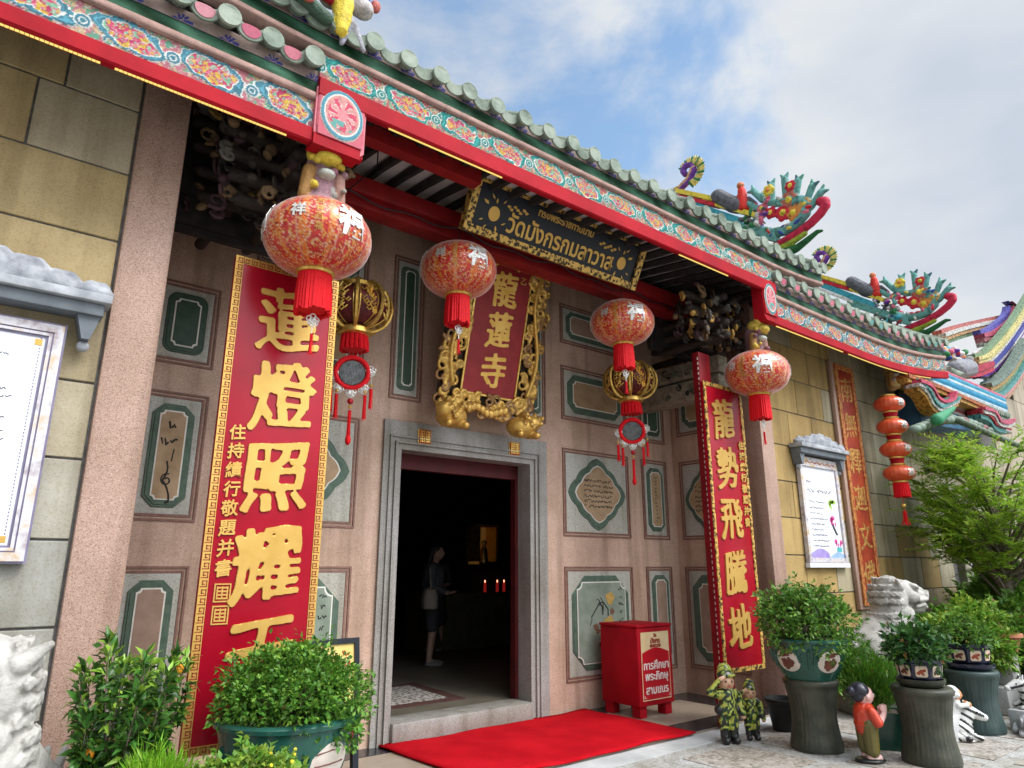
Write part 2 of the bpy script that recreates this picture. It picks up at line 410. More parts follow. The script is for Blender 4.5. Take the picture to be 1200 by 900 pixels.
# numpy value noise and painted sheets
_TAB = RNG.random((256, 256))
def vnoise(x, y):
    xi = np.floor(x).astype(int); yi = np.floor(y).astype(int); fx = x - xi; fy = y - yi
    fx = fx * fx * (3 - 2 * fx); fy = fy * fy * (3 - 2 * fy)
    g = lambda a, b: _TAB[a % 256, b % 256]
    return (g(xi, yi) * (1 - fx) + g(xi + 1, yi) * fx) * (1 - fy) + (g(xi, yi + 1) * (1 - fx) + g(xi + 1, yi + 1) * fx) * fy
def fbm(x, y, o=4):
    t = 0; a = .5; s = 0
    for k in range(o):
        t = t + a * vnoise(x * 2 ** k + 17 * k, y * 2 ** k + 31 * k); s += a; a *= .5
    return t / s
def sheet(name, O, U, V, w, h, res, paint, parent, thick=.02, m=None, bend=None):
    """a painted relief band: O corner, U along, V up (unit vectors); paint(u, v)-> rgb, height (m)"""
    O, U, V = (np.array(a, float) for a in (O, U, V)); Nn = np.cross(U, V)
    nu = max(2, int(w / res)); nv = max(2, int(h / res))
    u, v = np.meshgrid(np.linspace(0, w, nu + 1), np.linspace(0, h, nv + 1))
    c, ht = paint(u.ravel(), v.ravel())
    P = O + np.outer(u.ravel(), U) + np.outer(v.ravel(), V) + np.outer(ht, Nn)
    if bend is not None: P = bend(P)
    i = np.arange((nu + 1) * (nv + 1)).reshape(nv + 1, nu + 1)
    F = np.stack([i[:-1, :-1], i[:-1, 1:], i[1:, 1:], i[1:, :-1]], -1).reshape(-1, 4)
    # back and edges
    rim = np.concatenate([i[0, :], i[1:, -1], i[-1, -2::-1], i[-2:0:-1, 0]])
    B = P[rim] - Nn * (thick + ht[rim][:, None])
    n0 = len(P); k = np.arange(len(rim)); k2 = (k + 1) % len(rim)
    E_ = np.stack([rim[k], n0 + k, n0 + k2, rim[k2]], -1)
    P = np.r_[P, B]; c = np.r_[c, c[rim]]
    return npmesh(name, P, np.r_[F, E_], m or M_PAINT, parent, colv=c, smooth=False)

# sculpted bodies: blended balls and tapered limbs, remeshed to one continuous skin and painted by part
def _ico(n):
    bm = bmesh.new(); bmesh.ops.create_icosphere(bm, subdivisions=n, radius=1); bm.verts.index_update()
    r = (np.array([v.co[:] for v in bm.verts]), np.array([[v.index for v in f.verts] for f in bm.faces])); bm.free(); return r
ICO = {k: _ico(k) for k in (1, 2, 3)}
_q = np.linspace(0, 2 * PI, 10, endpoint=False); RING = np.c_[np.cos(_q), np.sin(_q)]
def sculpt(name, prims, m, parent=None, voxel=.01, smooth=2, loc=None, noise=0):
    VS = []; FS = []; nv = 0
    dat = []
    def put(v, f):
        nonlocal nv
        VS.append(v); FS.extend((f + nv).tolist()); nv += len(v)
    for p in prims:
        if p[0] == 's':
            _, c, r, rot, col = p
            r = r if hasattr(r, '__len__') else (r, r, r)
            R = np.array(Euler(rot or (0, 0, 0)).to_matrix())
            v, f = ICO[2 if max(r) < .05 else 3]
            put((v * np.array(r)) @ R.T + np.array(c, float), f)
            dat.append(('s', np.array(c, float), np.array(r, float), R, col))
        else:
            _, a, b, r0, r1, col = p
            a_, b_ = np.array(a, float), np.array(b, float); d = b_ - a_; L_ = np.linalg.norm(d)
            if L_ > 1e-6:
                R = np.array(Vector(d).to_track_quat('Z', 'Y').to_matrix()); n = 10; k = np.arange(n); k2 = (k + 1) % n
                v = np.r_[a_ + (RING * r0) @ R[:, :2].T, b_ + (RING * r1) @ R[:, :2].T]
                put(v, np.c_[k, k2, k2 + n, k + n]); FS.append((np.arange(n)[::-1] + nv - 2 * n).tolist()); FS.append((np.arange(n, 2 * n) + nv - 2 * n).tolist())
            v, f = ICO[1 if max(r0, r1) < .02 else 2]
            put(v * r0 + a_, f); put(v * r1 + b_, f)
            dat.append(('c', a_, b_, r0, r1, col))
    me = bpy.data.meshes.new(name); me.from_pydata(np.concatenate(VS).tolist(), [], FS)
    o = bpy.data.objects.new("t", me)
    md = o.modifiers.new("r", 'REMESH'); md.mode = 'VOXEL'; md.voxel_size = voxel; md.use_smooth_shade = True
    if smooth:
        ms = o.modifiers.new("s", 'SMOOTH'); ms.factor = .5; ms.iterations = smooth
    m2 = baked(o)
    bpy.data.objects.remove(o); bpy.data.meshes.remove(me)
    P = np.empty(len(m2.vertices) * 3, dtype=np.float32); m2.vertices.foreach_get("co", P); P = P.reshape(-1, 3).astype(float)
    best = np.full(len(P), 1e9); col = np.ones((len(P), 3))
    for d in dat:
        if d[0] == 's':
            _, c, r, R, cc = d; q = ((P - c) @ R) / r; l = np.linalg.norm(q, axis=1); sd = (l - 1) * r.min()
        else:
            _, a, b, r0, r1, cc = d; ab = b - a; t = np.clip(((P - a) @ ab) / max(ab @ ab, 1e-12), 0, 1)
            sd = np.linalg.norm(P - a - t[:, None] * ab, axis=1) - (r0 + (r1 - r0) * t)
        k = sd < best - 1e-4; best[k] = sd[k]
        if callable(cc): col[k] = cc(P[k])
        elif cc is not None: col[k] = cc
    a = m2.color_attributes.new("Col", 'FLOAT_COLOR', 'POINT')
    a.data.foreach_set("color", np.c_[col, np.ones(len(P))].astype(np.float32).ravel())
    m2.materials.clear(); m2.materials.append(m); m2.name = name
    m2.polygons.foreach_set("use_smooth", [True] * len(m2.polygons))
    o = bpy.data.objects.new(name, m2); COL.objects.link(o)
    if parent: o.parent = parent
    if loc: o.location = loc
    return o
def chain(pts, r0, r1, col):
    n = len(pts) - 1
    return [('c', tuple(pts[i]), tuple(pts[i + 1]), r0 + (r1 - r0) * i / n, r0 + (r1 - r0) * (i + 1) / n, col) for i in range(n)]
def spiral(c, U, V, r, turns, a0, rr, col, n=14, grow=.25):
    c, U, V = (np.array(a, float) for a in (c, U, V))
    pts = []
    for i in range(n + 1):
        t = i / n; q = a0 + turns * 2 * PI * t; R = r * (1 - (1 - grow) * t)
        pts.append(c + U * R * math.cos(q) + V * R * math.sin(q))
    return chain(pts, rr, rr * .6, col)

# leaves
def leaf_mesh(name, pts, dirs, L_, W_, parent, cols, m=None, fold=.25, jitter=.35, curl=.25):
    """one folded leaf of six vertices at every point"""
    n = len(pts); pts = np.asarray(pts, float); d = np.asarray(dirs, float)
    d = d + RNG.normal(0, jitter, (n, 3)); d /= np.linalg.norm(d, axis=1)[:, None] + 1e-9
    up = RNG.normal(0, .5, (n, 3)) + np.array([0, 0, 1.0])
    s = np.cross(d, up); s /= np.linalg.norm(s, axis=1)[:, None] + 1e-9
    nn = np.cross(s, d)
    l = (L_ * RNG.uniform(.7, 1.25, n))[:, None]; w = (W_ * RNG.uniform(.7, 1.25, n))[:, None]
    A = pts; M1 = pts + d * l * .45 - nn * 0; T = pts + d * l - nn * l * curl
    Lf = pts + d * l * .42 + s * w * .5 + nn * w * fold; Rt = pts + d * l * .42 - s * w * .5 + nn * w * fold
    P = np.stack([A, Lf, M1, Rt, T], 1).reshape(-1, 3)
    b = np.arange(n)[:, None] * 5
    F = np.concatenate([np.c_[b, b + 2, b + 1], np.c_[b, b + 3, b + 2], np.c_[b + 1, b + 2, b + 4], np.c_[b + 2, b + 3, b + 4]])
    cf = np.tile(cols, (4, 1))
    return npmesh(name, P, F, m or M_PLANT, parent, colf=cf)
def leafcols(n, base, var=.3, young=None, frac=.1):
    c = np.array(base)[None, :] * RNG.uniform(1 - var, 1 + var, (n, 1)) * RNG.uniform(.88, 1.12, (n, 3))
    dead = RNG.random(n) < .012; c[dead] = np.array((.22, .13, .04))
    if young is not None:
        k = RNG.random(n) < frac; c[k] = np.array(young) * RNG.uniform(.8, 1.2, (k.sum(), 1))
    return c
# a point of the place from where it is seen, on the upright plane y = Y
_p, _h = math.radians(15.043), math.radians(51.46)
_f = Vector((math.cos(_h) * math.cos(_p), math.sin(_h) * math.cos(_p), math.sin(_p))); _r = Vector((math.sin(_h), -math.cos(_h), 0)); _u = _r.cross(_f)
def at(x, y, Y):
    d = _f * 800 + _r * (x - 600) + _u * (450 - y); d = d * (Y / d.y)
    return (d.x, d.y, d.z + 1.6)

# ------------------------------------------------------------------ ground
def ground():
    g = MB(); g.box(-150, 150, -150, 150, -.4, -.004, M_JOINT)
    m = granite("pale_paving", (.36, .36, .35), (.24, .24, .23), (.44, .44, .43), 60, .85, .74)
    o = tag(MB_floor(m).build("ground", smooth=False), kind="structure")
    return o
def MB_floor(m):
    g = MB(); g.box(-150, 150, -150, 150, -.4, 0, m); return g
ground()
# bands of pebble-dashed slabs and trowelled concrete in front of the step
M_PEB = granite("pebble_dash", (.29, .265, .235), (.17, .15, .13), (.40, .38, .355), 38, .9, .8)
M_CONC = mat("trowelled_concrete", (.32, .325, .32), (.46, .46, .45), 2.2, .85, bump=.4, bscale=30)
g = MB(); rr = random.Random(3)
for i in range(12):
    for j in range(4):
        x0 = 5.15 + i * 1.02; y0 = 4.2 - j * .92
        g.prism([(x0 + .08, y0 - .78), (x0 + .9, y0 - .78), (x0 + .9, y0), (x0 + .08, y0)], .001, .005, M_PEB)
tag(g.build("paving"), kind="structure")
g = MB(); g.prism([(-8, 4.38), (24, 4.38), (24, 4.66), (-8, 4.66)], .001, .012, M_CONC)
tag(g.build("kerb"), kind="structure")
M_BEIGE = mat("beige_floor_tile", (.24, .19, .14), (.32, .26, .20), 3, .35, bump=.05)
M_BLKGR = mat("polished_black_granite", (.012, .013, .015), (.03, .032, .036), 50, .2)
g = MB(); g.box(.86, 7.76, 4.66, 6.5, -.2, .03, M_BEIGE)
g.box(.86, 7.76, 4.67, 5.0, .02, .034, M_BLKGR); g.box(.86, 7.76, 5.85, 6.098, .02, .034, M_BLKGR); g.box(7.3, 7.76, 5.0, 5.85, .02, .034, M_BLKGR)
tag(g.build("temple_floor"), kind="structure")

# ------------------------------------------------------------------ the temple
ROOT = (4.3, 4.65, 0)
temple = thing("temple", "ochre stone and pink granite temple hall with painted eaves and dark open doorway", "temple", ROOT)
def part(mb, name, parent=None, smooth=False):
    o = mb.build(name, None, smooth)
    return attach(o, parent)
def attach(o, parent=None, root=None):
    if parent is None:
        r = root or temple; o.parent = r; o.matrix_parent_inverse = Matrix.Translation(r.location).inverted()
    else:
        o.parent = parent; o.matrix_parent_inverse = Matrix.Identity(4)
    return o
FR = ((0, 6.1, 0), (1, 0, 0), (0, 0, 1), (0, -1, 0))           # porch wall
SD = ((7.77, 0, 0), (0, -1, 0), (0, 0, 1), (-1, 0, 0))         # porch side wall, u = -y
PW = ((0, 4.68, 0), (1, 0, 0), (0, 0, 1), (0, -1, 0))          # street front

# walls of the porch
g = MB(FR)
for (u0, u1, v0, v1) in ((.5, 3.2, 0, 5.4), (5.36, 8.1, 0, 5.4), (3.2, 5.36, 3.05, 5.4)):
    g.box(u0, u1, v0, v1, -.19, 0, M_PINK2)
part(g, "porch_wall")
g = MB(); g.box(7.77, 8.05, 4.97, 6.1, 0, 5.4, M_PINK2); part(g, "porch_side_wall")
g = MB(); g.box(.55, .83, 4.97, 6.1, 0, 5.4, M_PINK2); part(g, "porch_side_wall")
for (x0, x1) in ((.525, .815), (7.70, 7.985)):
    g = MB(); g.cbox(x0, x1, 4.65, 4.97, 0, 5.0, M_PINK, .012)
    part(g, "pillar", smooth=30)
# street front of stone blocks
CZ = [-.02, .36, .80, 1.28, 1.75, 2.21, 2.67, 3.14, 3.61, 4.09, 4.57, 5.05]
def blockwall(x0, x1, colf, seed, wid):
    r = random.Random(seed); g = MB(PW)
    for k in range(len(CZ) - 1):
        x = x1 if x0 < 0 else x0
        first = True
        while (x > x0 if x0 < 0 else x < x1):
            w = r.uniform(*wid) * (r.choice((.62, .8)) if first and k % 2 else 1)
            a, b = (x - w, x) if x0 < 0 else (x, x + w)
            a, b = max(a, x0), min(b, x1)
            if b - a > .05:
                g.add([], [], M_BLOCK)
                e = .0065
                bm = bmesh.new(); bmesh.ops.create_cube(bm, size=1)
                for v in bm.verts: v.co = Vector((a + e + (v.co.x + .5) * (b - a - 2 * e), CZ[k] + e + (v.co.y + .5) * (CZ[k + 1] - CZ[k] - 2 * e), -.1 + (v.co.z + .5) * (.1 + r.uniform(-.002, .002))))
                bmesh.ops.bevel(bm, geom=[ed for ed in bm.edges], offset=.005, segments=1, affect='EDGES')
                g.bm(bm, M_BLOCK, colf(k, (a + b) / 2, r))
            x = a if x0 < 0 else b; first = False
    g.box(x0 - .02, x1 + .02, -.05, 5.05, -.3, -.014, M_JOINT)
    return part(g, "stone_block_wall")
def colL(k, x, r):
    t = max(0, min(1, (k - 3.2) / 4.0)); a = np.array((.345, .34, .305)); b = np.array((.43, .325, .16)) * r.uniform(.85, 1.08)
    if r.random() < .25: t *= .55
    return tuple((a * (1 - t) + b * t) * r.uniform(.9, 1.08))
def colR(k, x, r):
    b = np.array((.42, .285, .105)) * r.uniform(.8, 1.12); a = np.array((.39, .37, .29))
    t = 1 if r.random() < .72 else .35
    if x > 10.2 and k >= 5: t *= .25
    elif x > 12.5: t *= .5
    return tuple((a * (1 - t) + b * t))
blockwall(-5, .515, colL, 5, (.42, .95))
blockwall(7.995, 13.25, colR, 9, (.52, .78))

# door surround
g = MB(FR)
OUT = [(3.2, .04), (3.2, 3.05), (5.36, 3.05), (5.36, .04)]
for (u0, u1, v0, v1) in ((3.2, 3.40, .03, 3.05), (5.10, 5.36, .03, 3.05), (3.40, 5.10, 2.76, 3.05)):
    g.box(u0, u1, v0, v1, -.191, .035, M_GREY)
for i, e in enumerate((.06, .12)):
    d = .035 + .012 * (3 - i) * .5
    g.box(5.10 + e, 5.10 + e + .018, .03, 2.76 + e, .03, d + .008, M_GREY)
    g.box(3.40 - e - .018, 3.40 - e, .03, 2.76 + e, .03, d + .008, M_GREY)
    g.box(3.40 - e - .018, 5.10 + e + .018, 2.76 + e, 2.778 + e, .03, d + .010, M_GREY)
df = part(g, "door_frame")
M_SILL = granite("worn_sill", (.30, .285, .255), (.20, .19, .17), (.37, .36, .335), 170, .5, .6)
g = MB(); g.cbox(3.402, 5.098, 6.02, 6.36, .03, .215, M_SILL, .02); part(g, "door_sill", smooth=30)
M_RIN = mat('inner_frame_red', (.05, .004, .005), (.08, .006, .007), 6, .6); g = MB(); g.box(5.06, 5.115, 6.293, 6.38, .216, 2.74, M_RIN); g.box(3.385, 3.44, 6.293, 6.38, .216, 2.74, M_RIN); g.box(3.44, 5.06, 6.293, 6.38, 2.60, 2.78, M_RIN)
part(g, "inner_door_frame")
for u in (3.66, 4.86):
    g = MB(FR); g.cbox(u - .078, u + .078, 2.837, 2.993, .03, .05, M_GOLDB, .006)
    g.box(u - .07, u + .07, 2.845, 2.985, .045, .0525, M_RED)
    o = part(g, "lintel_seal")
    t = MB(FR)
    for k in range(5):
        v = 2.86 + k * .026; t.box(u - .058, u - .006, v, v + .008, .05, .059, M_GOLDB); t.box(u + .006, u + .058, v, v + .008, .05, .059, M_GOLDB)
    for du in (-.058, -.037, -.012, .006, .03, .05): t.box(u + du, u + du + .006, 2.855, 2.98, .05, .0605, M_GOLDB)
    part(t, "seal_characters", o)
# interior hall
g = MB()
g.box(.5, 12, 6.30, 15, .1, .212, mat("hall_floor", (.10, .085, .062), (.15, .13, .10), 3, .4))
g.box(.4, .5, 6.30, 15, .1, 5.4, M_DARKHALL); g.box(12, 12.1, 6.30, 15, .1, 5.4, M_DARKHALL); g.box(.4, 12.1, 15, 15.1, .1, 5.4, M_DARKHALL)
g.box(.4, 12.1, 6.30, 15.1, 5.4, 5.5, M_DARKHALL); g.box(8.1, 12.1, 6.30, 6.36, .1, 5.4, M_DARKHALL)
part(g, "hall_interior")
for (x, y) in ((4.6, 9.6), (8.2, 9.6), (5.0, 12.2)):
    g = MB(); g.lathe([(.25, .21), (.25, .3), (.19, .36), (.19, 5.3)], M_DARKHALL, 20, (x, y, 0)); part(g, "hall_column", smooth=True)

# ---- wall panels
def octo(u0, u1, v0, v1, c, n=1):
    o = []
    for (x, y, sx, sy) in ((u1, v1, -1, -1), (u0, v1, 1, -1), (u0, v0, 1, 1), (u1, v0, -1, 1)):
        pts = []
        for k in range(n + 1):
            q = PI / 2 * k / n
            pts.append((x + sx * c * (1 - math.cos(q)), y + sy * c * (1 - math.sin(q))) if n > 1 else ((x, y + sy * c), (x + sx * c, y))[k])
        if (sx, sy) in ((1, -1), (-1, 1)): pts = pts[::-1]
        o += pts
    return o
def notch(u0, u1, v0, v1, c, n=5):
    o = []
    for (x, y, sx, sy) in ((u1, v1, -1, -1), (u0, v1, 1, -1), (u0, v0, 1, 1), (u1, v0, -1, 1)):
        pts = [(x + sx * c * math.sin(PI / 2 * k / n), y + sy * c * math.cos(PI / 2 * k / n)) for k in range(n + 1)]
        if (sx, sy) in ((1, -1), (-1, 1)): pts = pts[::-1]
        o += pts
    return o
def ogee(u, v, w, h):
    o = []
    for q in range(4):
        A = [(w, 0), (0, h), (-w, 0), (0, -h)][q]; B = [(0, h), (-w, 0), (0, -h), (w, 0)][q]
        for k in range(18):
            t = k / 18; x = A[0] + (B[0] - A[0]) * t; y = A[1] + (B[1] - A[1]) * t
            bmp = 1 + .10 * math.sin(PI * t) + .07 * abs(math.sin(PI * t * 3)) * math.sin(PI * t) ** .5 if 0 < t < 1 else 1
            o.append((u + x * bmp, v + y * bmp))
    return o
def ccw(o):
    a = sum(o[i][0] * o[(i + 1) % len(o)][1] - o[(i + 1) % len(o)][0] * o[i][1] for i in range(len(o)))
    return o if a > 0 else o[::-1]
def squiggle_lines(g, u0, u1, v0, v1, rows, z, m, r, wgt=.004, dens=.02):
    """rows of small cursive strokes, as on the panels where the letters are too small to read"""
    for k in range(rows):
        v = v1 - (v1 - v0) * (k + .5) / rows; u = u0; hh = (v1 - v0) / rows * .26
        while u < u1 - dens:
            l = r.uniform(.7, 1.5) * dens
            pts = [(u + l * t, v + hh * math.sin(t * r.uniform(4, 8) + r.random() * 6), z) for t in (0, .25, .5, .75, 1)]
            g.tube(pts, wgt, m, 4, flat=.5); u += l * 1.25
            if r.random() < .12: u += dens
def panel(F, u0, u1, v0, v1, kind="oct", field=None, border=None, ink=None, seed=0):
    r = random.Random(seed * 7 + int(u0 * 100) + int(v0 * 10)); field = field or M_FIELD; border = border or M_GRN
    g = MB(F); t = .018
    for i, d in enumerate((0, .034)):
        h = (.012, .008)[i]
        a0, a1, b0, b1 = u0 + d, u1 - d, v0 + d, v1 - d
        for bx in ((a0, a1, b1 - t, b1), (a0, a1, b0, b0 + t), (a0, a0 + t, b0 + t, b1 - t), (a1 - t, a1, b0 + t, b1 - t)):
            g.box(*bx, -.002, h, M_MOULD)
    a0, a1, b0, b1 = u0 + .056, u1 - .056, v0 + .056, v1 - .056
    g.box(a0, a1, b0, b1, -.002, .004, M_TERR)
    o = part(g, "wall_panel")
    w, h = a1 - a0, b1 - b0; cu, cv = (a0 + a1) / 2, (b0 + b1) / 2
    g = MB(F); f = MB(F)
    if kind == "ogee":
        W, H = w * .475, h * .475
        g.prism(ccw(ogee(cu, cv, W, H)), .002, .014, border, bev=.004)
        g.prism(ccw(ogee(cu, cv, W * .93, H * .93)), .012, .020, border, bev=.004)
        f.prism(ccw(ogee(cu, cv, W * .80, H * .80)), .015, .026, M_WHT, bev=.004); f.prism(ccw(ogee(cu, cv, W * .765, H * .765)), .02, .029, field)
        squiggle_lines(f, cu - W * .50, cu + W * .50, cv - H * .42, cv + H * .42, 6, .030, M_INK, r, .005, .035)
    else:
        mx, my = min(.05, w * .1), min(.05, h * .07); c = min(w, h) * .2
        if kind == "round": ol = lambda i: octo(a0 + mx + i, a1 - mx - i, b0 + my + i, b1 - my - i, max(c - i * .4, .01), 6)
        else: ol = lambda i: octo(a0 + mx + i, a1 - mx - i, b0 + my + i, b1 - my - i, max(c - i * .4, .01))
        bw = min(w, h) * (.14 if w > .3 else .17)
        if kind == "big": bw = .07
        g.prism(ccw(ol(0)), .002, .014, border, bev=.004); g.prism(ccw(ol(.018)), .012, .020, border, bev=.004)
        nn = lambda i: notch(a0 + mx + bw + i, a1 - mx - bw - i, b0 + my + bw + i, b1 - my - bw - i, max(min(w, h) * .075, .012))
        f.prism(ccw(nn(0)), .015, .026, M_WHT); f.prism(ccw(nn(.012)), .02, .029, field)
        fu0, fu1, fv0, fv1 = a0 + mx + bw, a1 - mx - bw, b0 + my + bw, b1 - my - bw
        if ink == "script":
            pts = []
            for k in range(40):
                q = k / 39; pts.append((cu + .05 * math.sin(q * 9) * q - .01, fv1 - .42 - .30 * q + .05 * math.sin(q * 12) * q, .031))
            f.tube(pts, .007, M_INK, 5, flat=.5)
            f.tube([(cu + .03, fv1 - .32, .031), (cu + .02, fv1 - .42, .031)], .005, M_INK, 5, flat=.5)
            q = [(cu + .055 * math.cos(a) * (1 - a / 11), fv0 + .16 + .06 * math.sin(a) * (1 - a / 11), .031) for a in np.linspace(1.2, 9, 26)]
            f.tube(q, .006, M_INK, 5, flat=.5)
            squiggle_lines(f, fu0 + .03, fu1 - .03, fv1 - .33, fv1 - .2, 1, .031, M_INK, r, .008, .05)
            squiggle_lines(f, cu - .03, cu + .05, fv1 - .18, fv1 - .06, 1, .031, M_INK, r, .008, .05)
        elif ink == "column": squiggle_lines(f, cu - .03, cu + .03, fv0 + .05, fv1 - .05, 13, .031, M_INK, r, .004, .03)
        elif ink == "crane":
            bx, by = cu - .05, fv1 - .28
            for a, b, rr_ in (((bx - .14, by - .12), (bx, by + .04), .008), ((bx, by + .04), (bx + .05, by - .10), .010), ((bx, by + .04), (bx + .10, by + .0), .007),
                              ((bx + .10, by), (bx + .14, by - .12), .008), ((bx + .02, by + .1), (bx + .06, by - .06), .006), ((bx - .04, by + .08), (bx, by), .006), ((bx - .14, by - .12), (bx - .17, by - .22), .005)):
                mid = ((a[0] + b[0]) / 2 + .02, (a[1] + b[1]) / 2 + .02, .031)
                f.tube([(*a, .031), mid, (*b, .031)], rr_, M_INK, 5, flat=.5)
            M_YEL = mat("faded_yellow_paint", (.42, .25, .05), (.50, .34, .10), 20, .6); M_BRN = mat("brown_paint", (.12, .06, .04), (.2, .1, .06), 20, .6)
            for (x, y, rr_, mm) in ((.13, -.10, .085, M_YEL), (.10, -.40, .11, M_YEL), (.02, -.50, .07, M_YEL), (-.12, -.42, .05, M_BRN), (-.09, -.46, .04, M_BRN), (-.02, -.62, .05, M_INK), (.05, -.68, .04, M_INK), (.16, -.25, .045, M_BRN)):
                f.prism([(cu + x + rr_ * math.cos(a) * (.8 + .2 * math.sin(3 * a + x * 50)), cv + .36 + y + rr_ * math.sin(a) * (.85 + .15 * math.cos(5 * a))) for a in np.linspace(0, 2 * PI, 20, endpoint=False)], .028, .031 + rr_ * .01, mm)
            for k in range(5): squiggle_lines(f, fu1 - .13 + .02 * (k % 2), fu1 - .05, fv1 - .12 - .09 * k, fv1 - .05 - .09 * k, 1, .031, M_INK, r, .005, .03)
        elif ink == "bird":
            f.prism([(cu + .04 * math.cos(a), fv0 + .10 + .05 * math.sin(a)) for a in np.linspace(0, 2 * PI, 14, endpoint=False)], .028, .033, M_WHT)
            squiggle_lines(f, cu - .04, cu + .04, fv0 + .04, fv0 + .10, 2, .034, M_INK, r, .005, .03)
    part(g, "panel_border", o, smooth=25); part(f, "panel_field", o, smooth=25)
COLB = [(.34, 1.61, "big", M_FIELDG, "crane"), (1.96, 3.02, "ogee", M_FIELD, None), (3.38, 4.08, "oct", M_FIELD, None), (4.38, 4.92, "oct", M_FIELDP, None)]
for (u0, u1) in ((5.64, 6.82), (1.80, 2.94)):
    for i, (v0, v1, k, f, ink) in enumerate(COLB): panel(FR, u0, u1, v0, v1, k, f, None, ink, i)
COLN = [(.34, 1.61, "oct", M_FIELDP, "bird"), (1.96, 3.02, "oct", M_FIELD, "column"), (3.26, 4.0, "round", M_GRND, None)]
for (u0, u1) in ((7.08, 7.60), (1.0, 1.52)):
    for i, (v0, v1, k, f, ink) in enumerate(COLN): panel(FR, u0, u1, v0, v1, k, f, M_GRND if k == "round" else None, "script" if ink == "column" and u0 < 4 else ink, i + 5)
for (u0, u1) in ((3.24, 3.62), (4.98, 5.38)): panel(FR, u0, u1, 3.28, 4.88, "round", M_GRND, M_GRN, None, 11)
for i, (v0, v1, k, f, ink) in enumerate(COLB[:3]): panel(SD, -6.0, -5.12, v0, v1, "oct" if k == "big" else k, M_FIELDP if k == "big" else f, M_GRN, None, i + 20)

# ---- porch ceiling, beam, soffit
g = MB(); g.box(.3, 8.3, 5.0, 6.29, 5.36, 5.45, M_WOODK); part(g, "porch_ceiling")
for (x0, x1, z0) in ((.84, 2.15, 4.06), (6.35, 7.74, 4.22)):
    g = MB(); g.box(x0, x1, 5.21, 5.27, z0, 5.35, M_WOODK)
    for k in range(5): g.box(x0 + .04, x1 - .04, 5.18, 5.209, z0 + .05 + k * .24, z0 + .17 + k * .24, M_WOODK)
    part(g, "recess_shade_boards")  # dark boards added to stand in for the deep shade behind the brackets
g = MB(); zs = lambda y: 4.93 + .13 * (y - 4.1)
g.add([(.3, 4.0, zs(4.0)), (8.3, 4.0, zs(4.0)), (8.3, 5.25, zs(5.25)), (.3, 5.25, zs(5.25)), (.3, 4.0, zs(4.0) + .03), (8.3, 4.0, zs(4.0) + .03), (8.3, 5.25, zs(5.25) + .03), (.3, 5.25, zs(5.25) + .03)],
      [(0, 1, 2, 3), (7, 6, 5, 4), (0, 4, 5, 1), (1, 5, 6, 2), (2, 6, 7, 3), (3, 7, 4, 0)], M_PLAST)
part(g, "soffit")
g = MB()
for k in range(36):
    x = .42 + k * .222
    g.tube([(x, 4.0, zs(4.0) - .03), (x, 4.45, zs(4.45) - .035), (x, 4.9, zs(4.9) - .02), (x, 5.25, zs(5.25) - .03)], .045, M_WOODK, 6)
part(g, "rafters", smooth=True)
g = MB(); g.cbox(1.95, 7.45, 4.93, 5.2, 4.735, 4.90, M_REDD, .02); g.cbox(1.95, 7.45, 4.97, 5.16, 4.62, 4.734, M_REDD, .015); part(g, "cross_beam", smooth=30)
for (x0, x1) in ((1.3, 3.04),):
    g = MB(); g.box(x0, x1, 4.24, 4.36, 4.78, 4.90, M_REDD); g.box(x0, x1, 4.362, 4.44, 4.84, 4.93, M_PLAST); part(g, "eave_purlin")

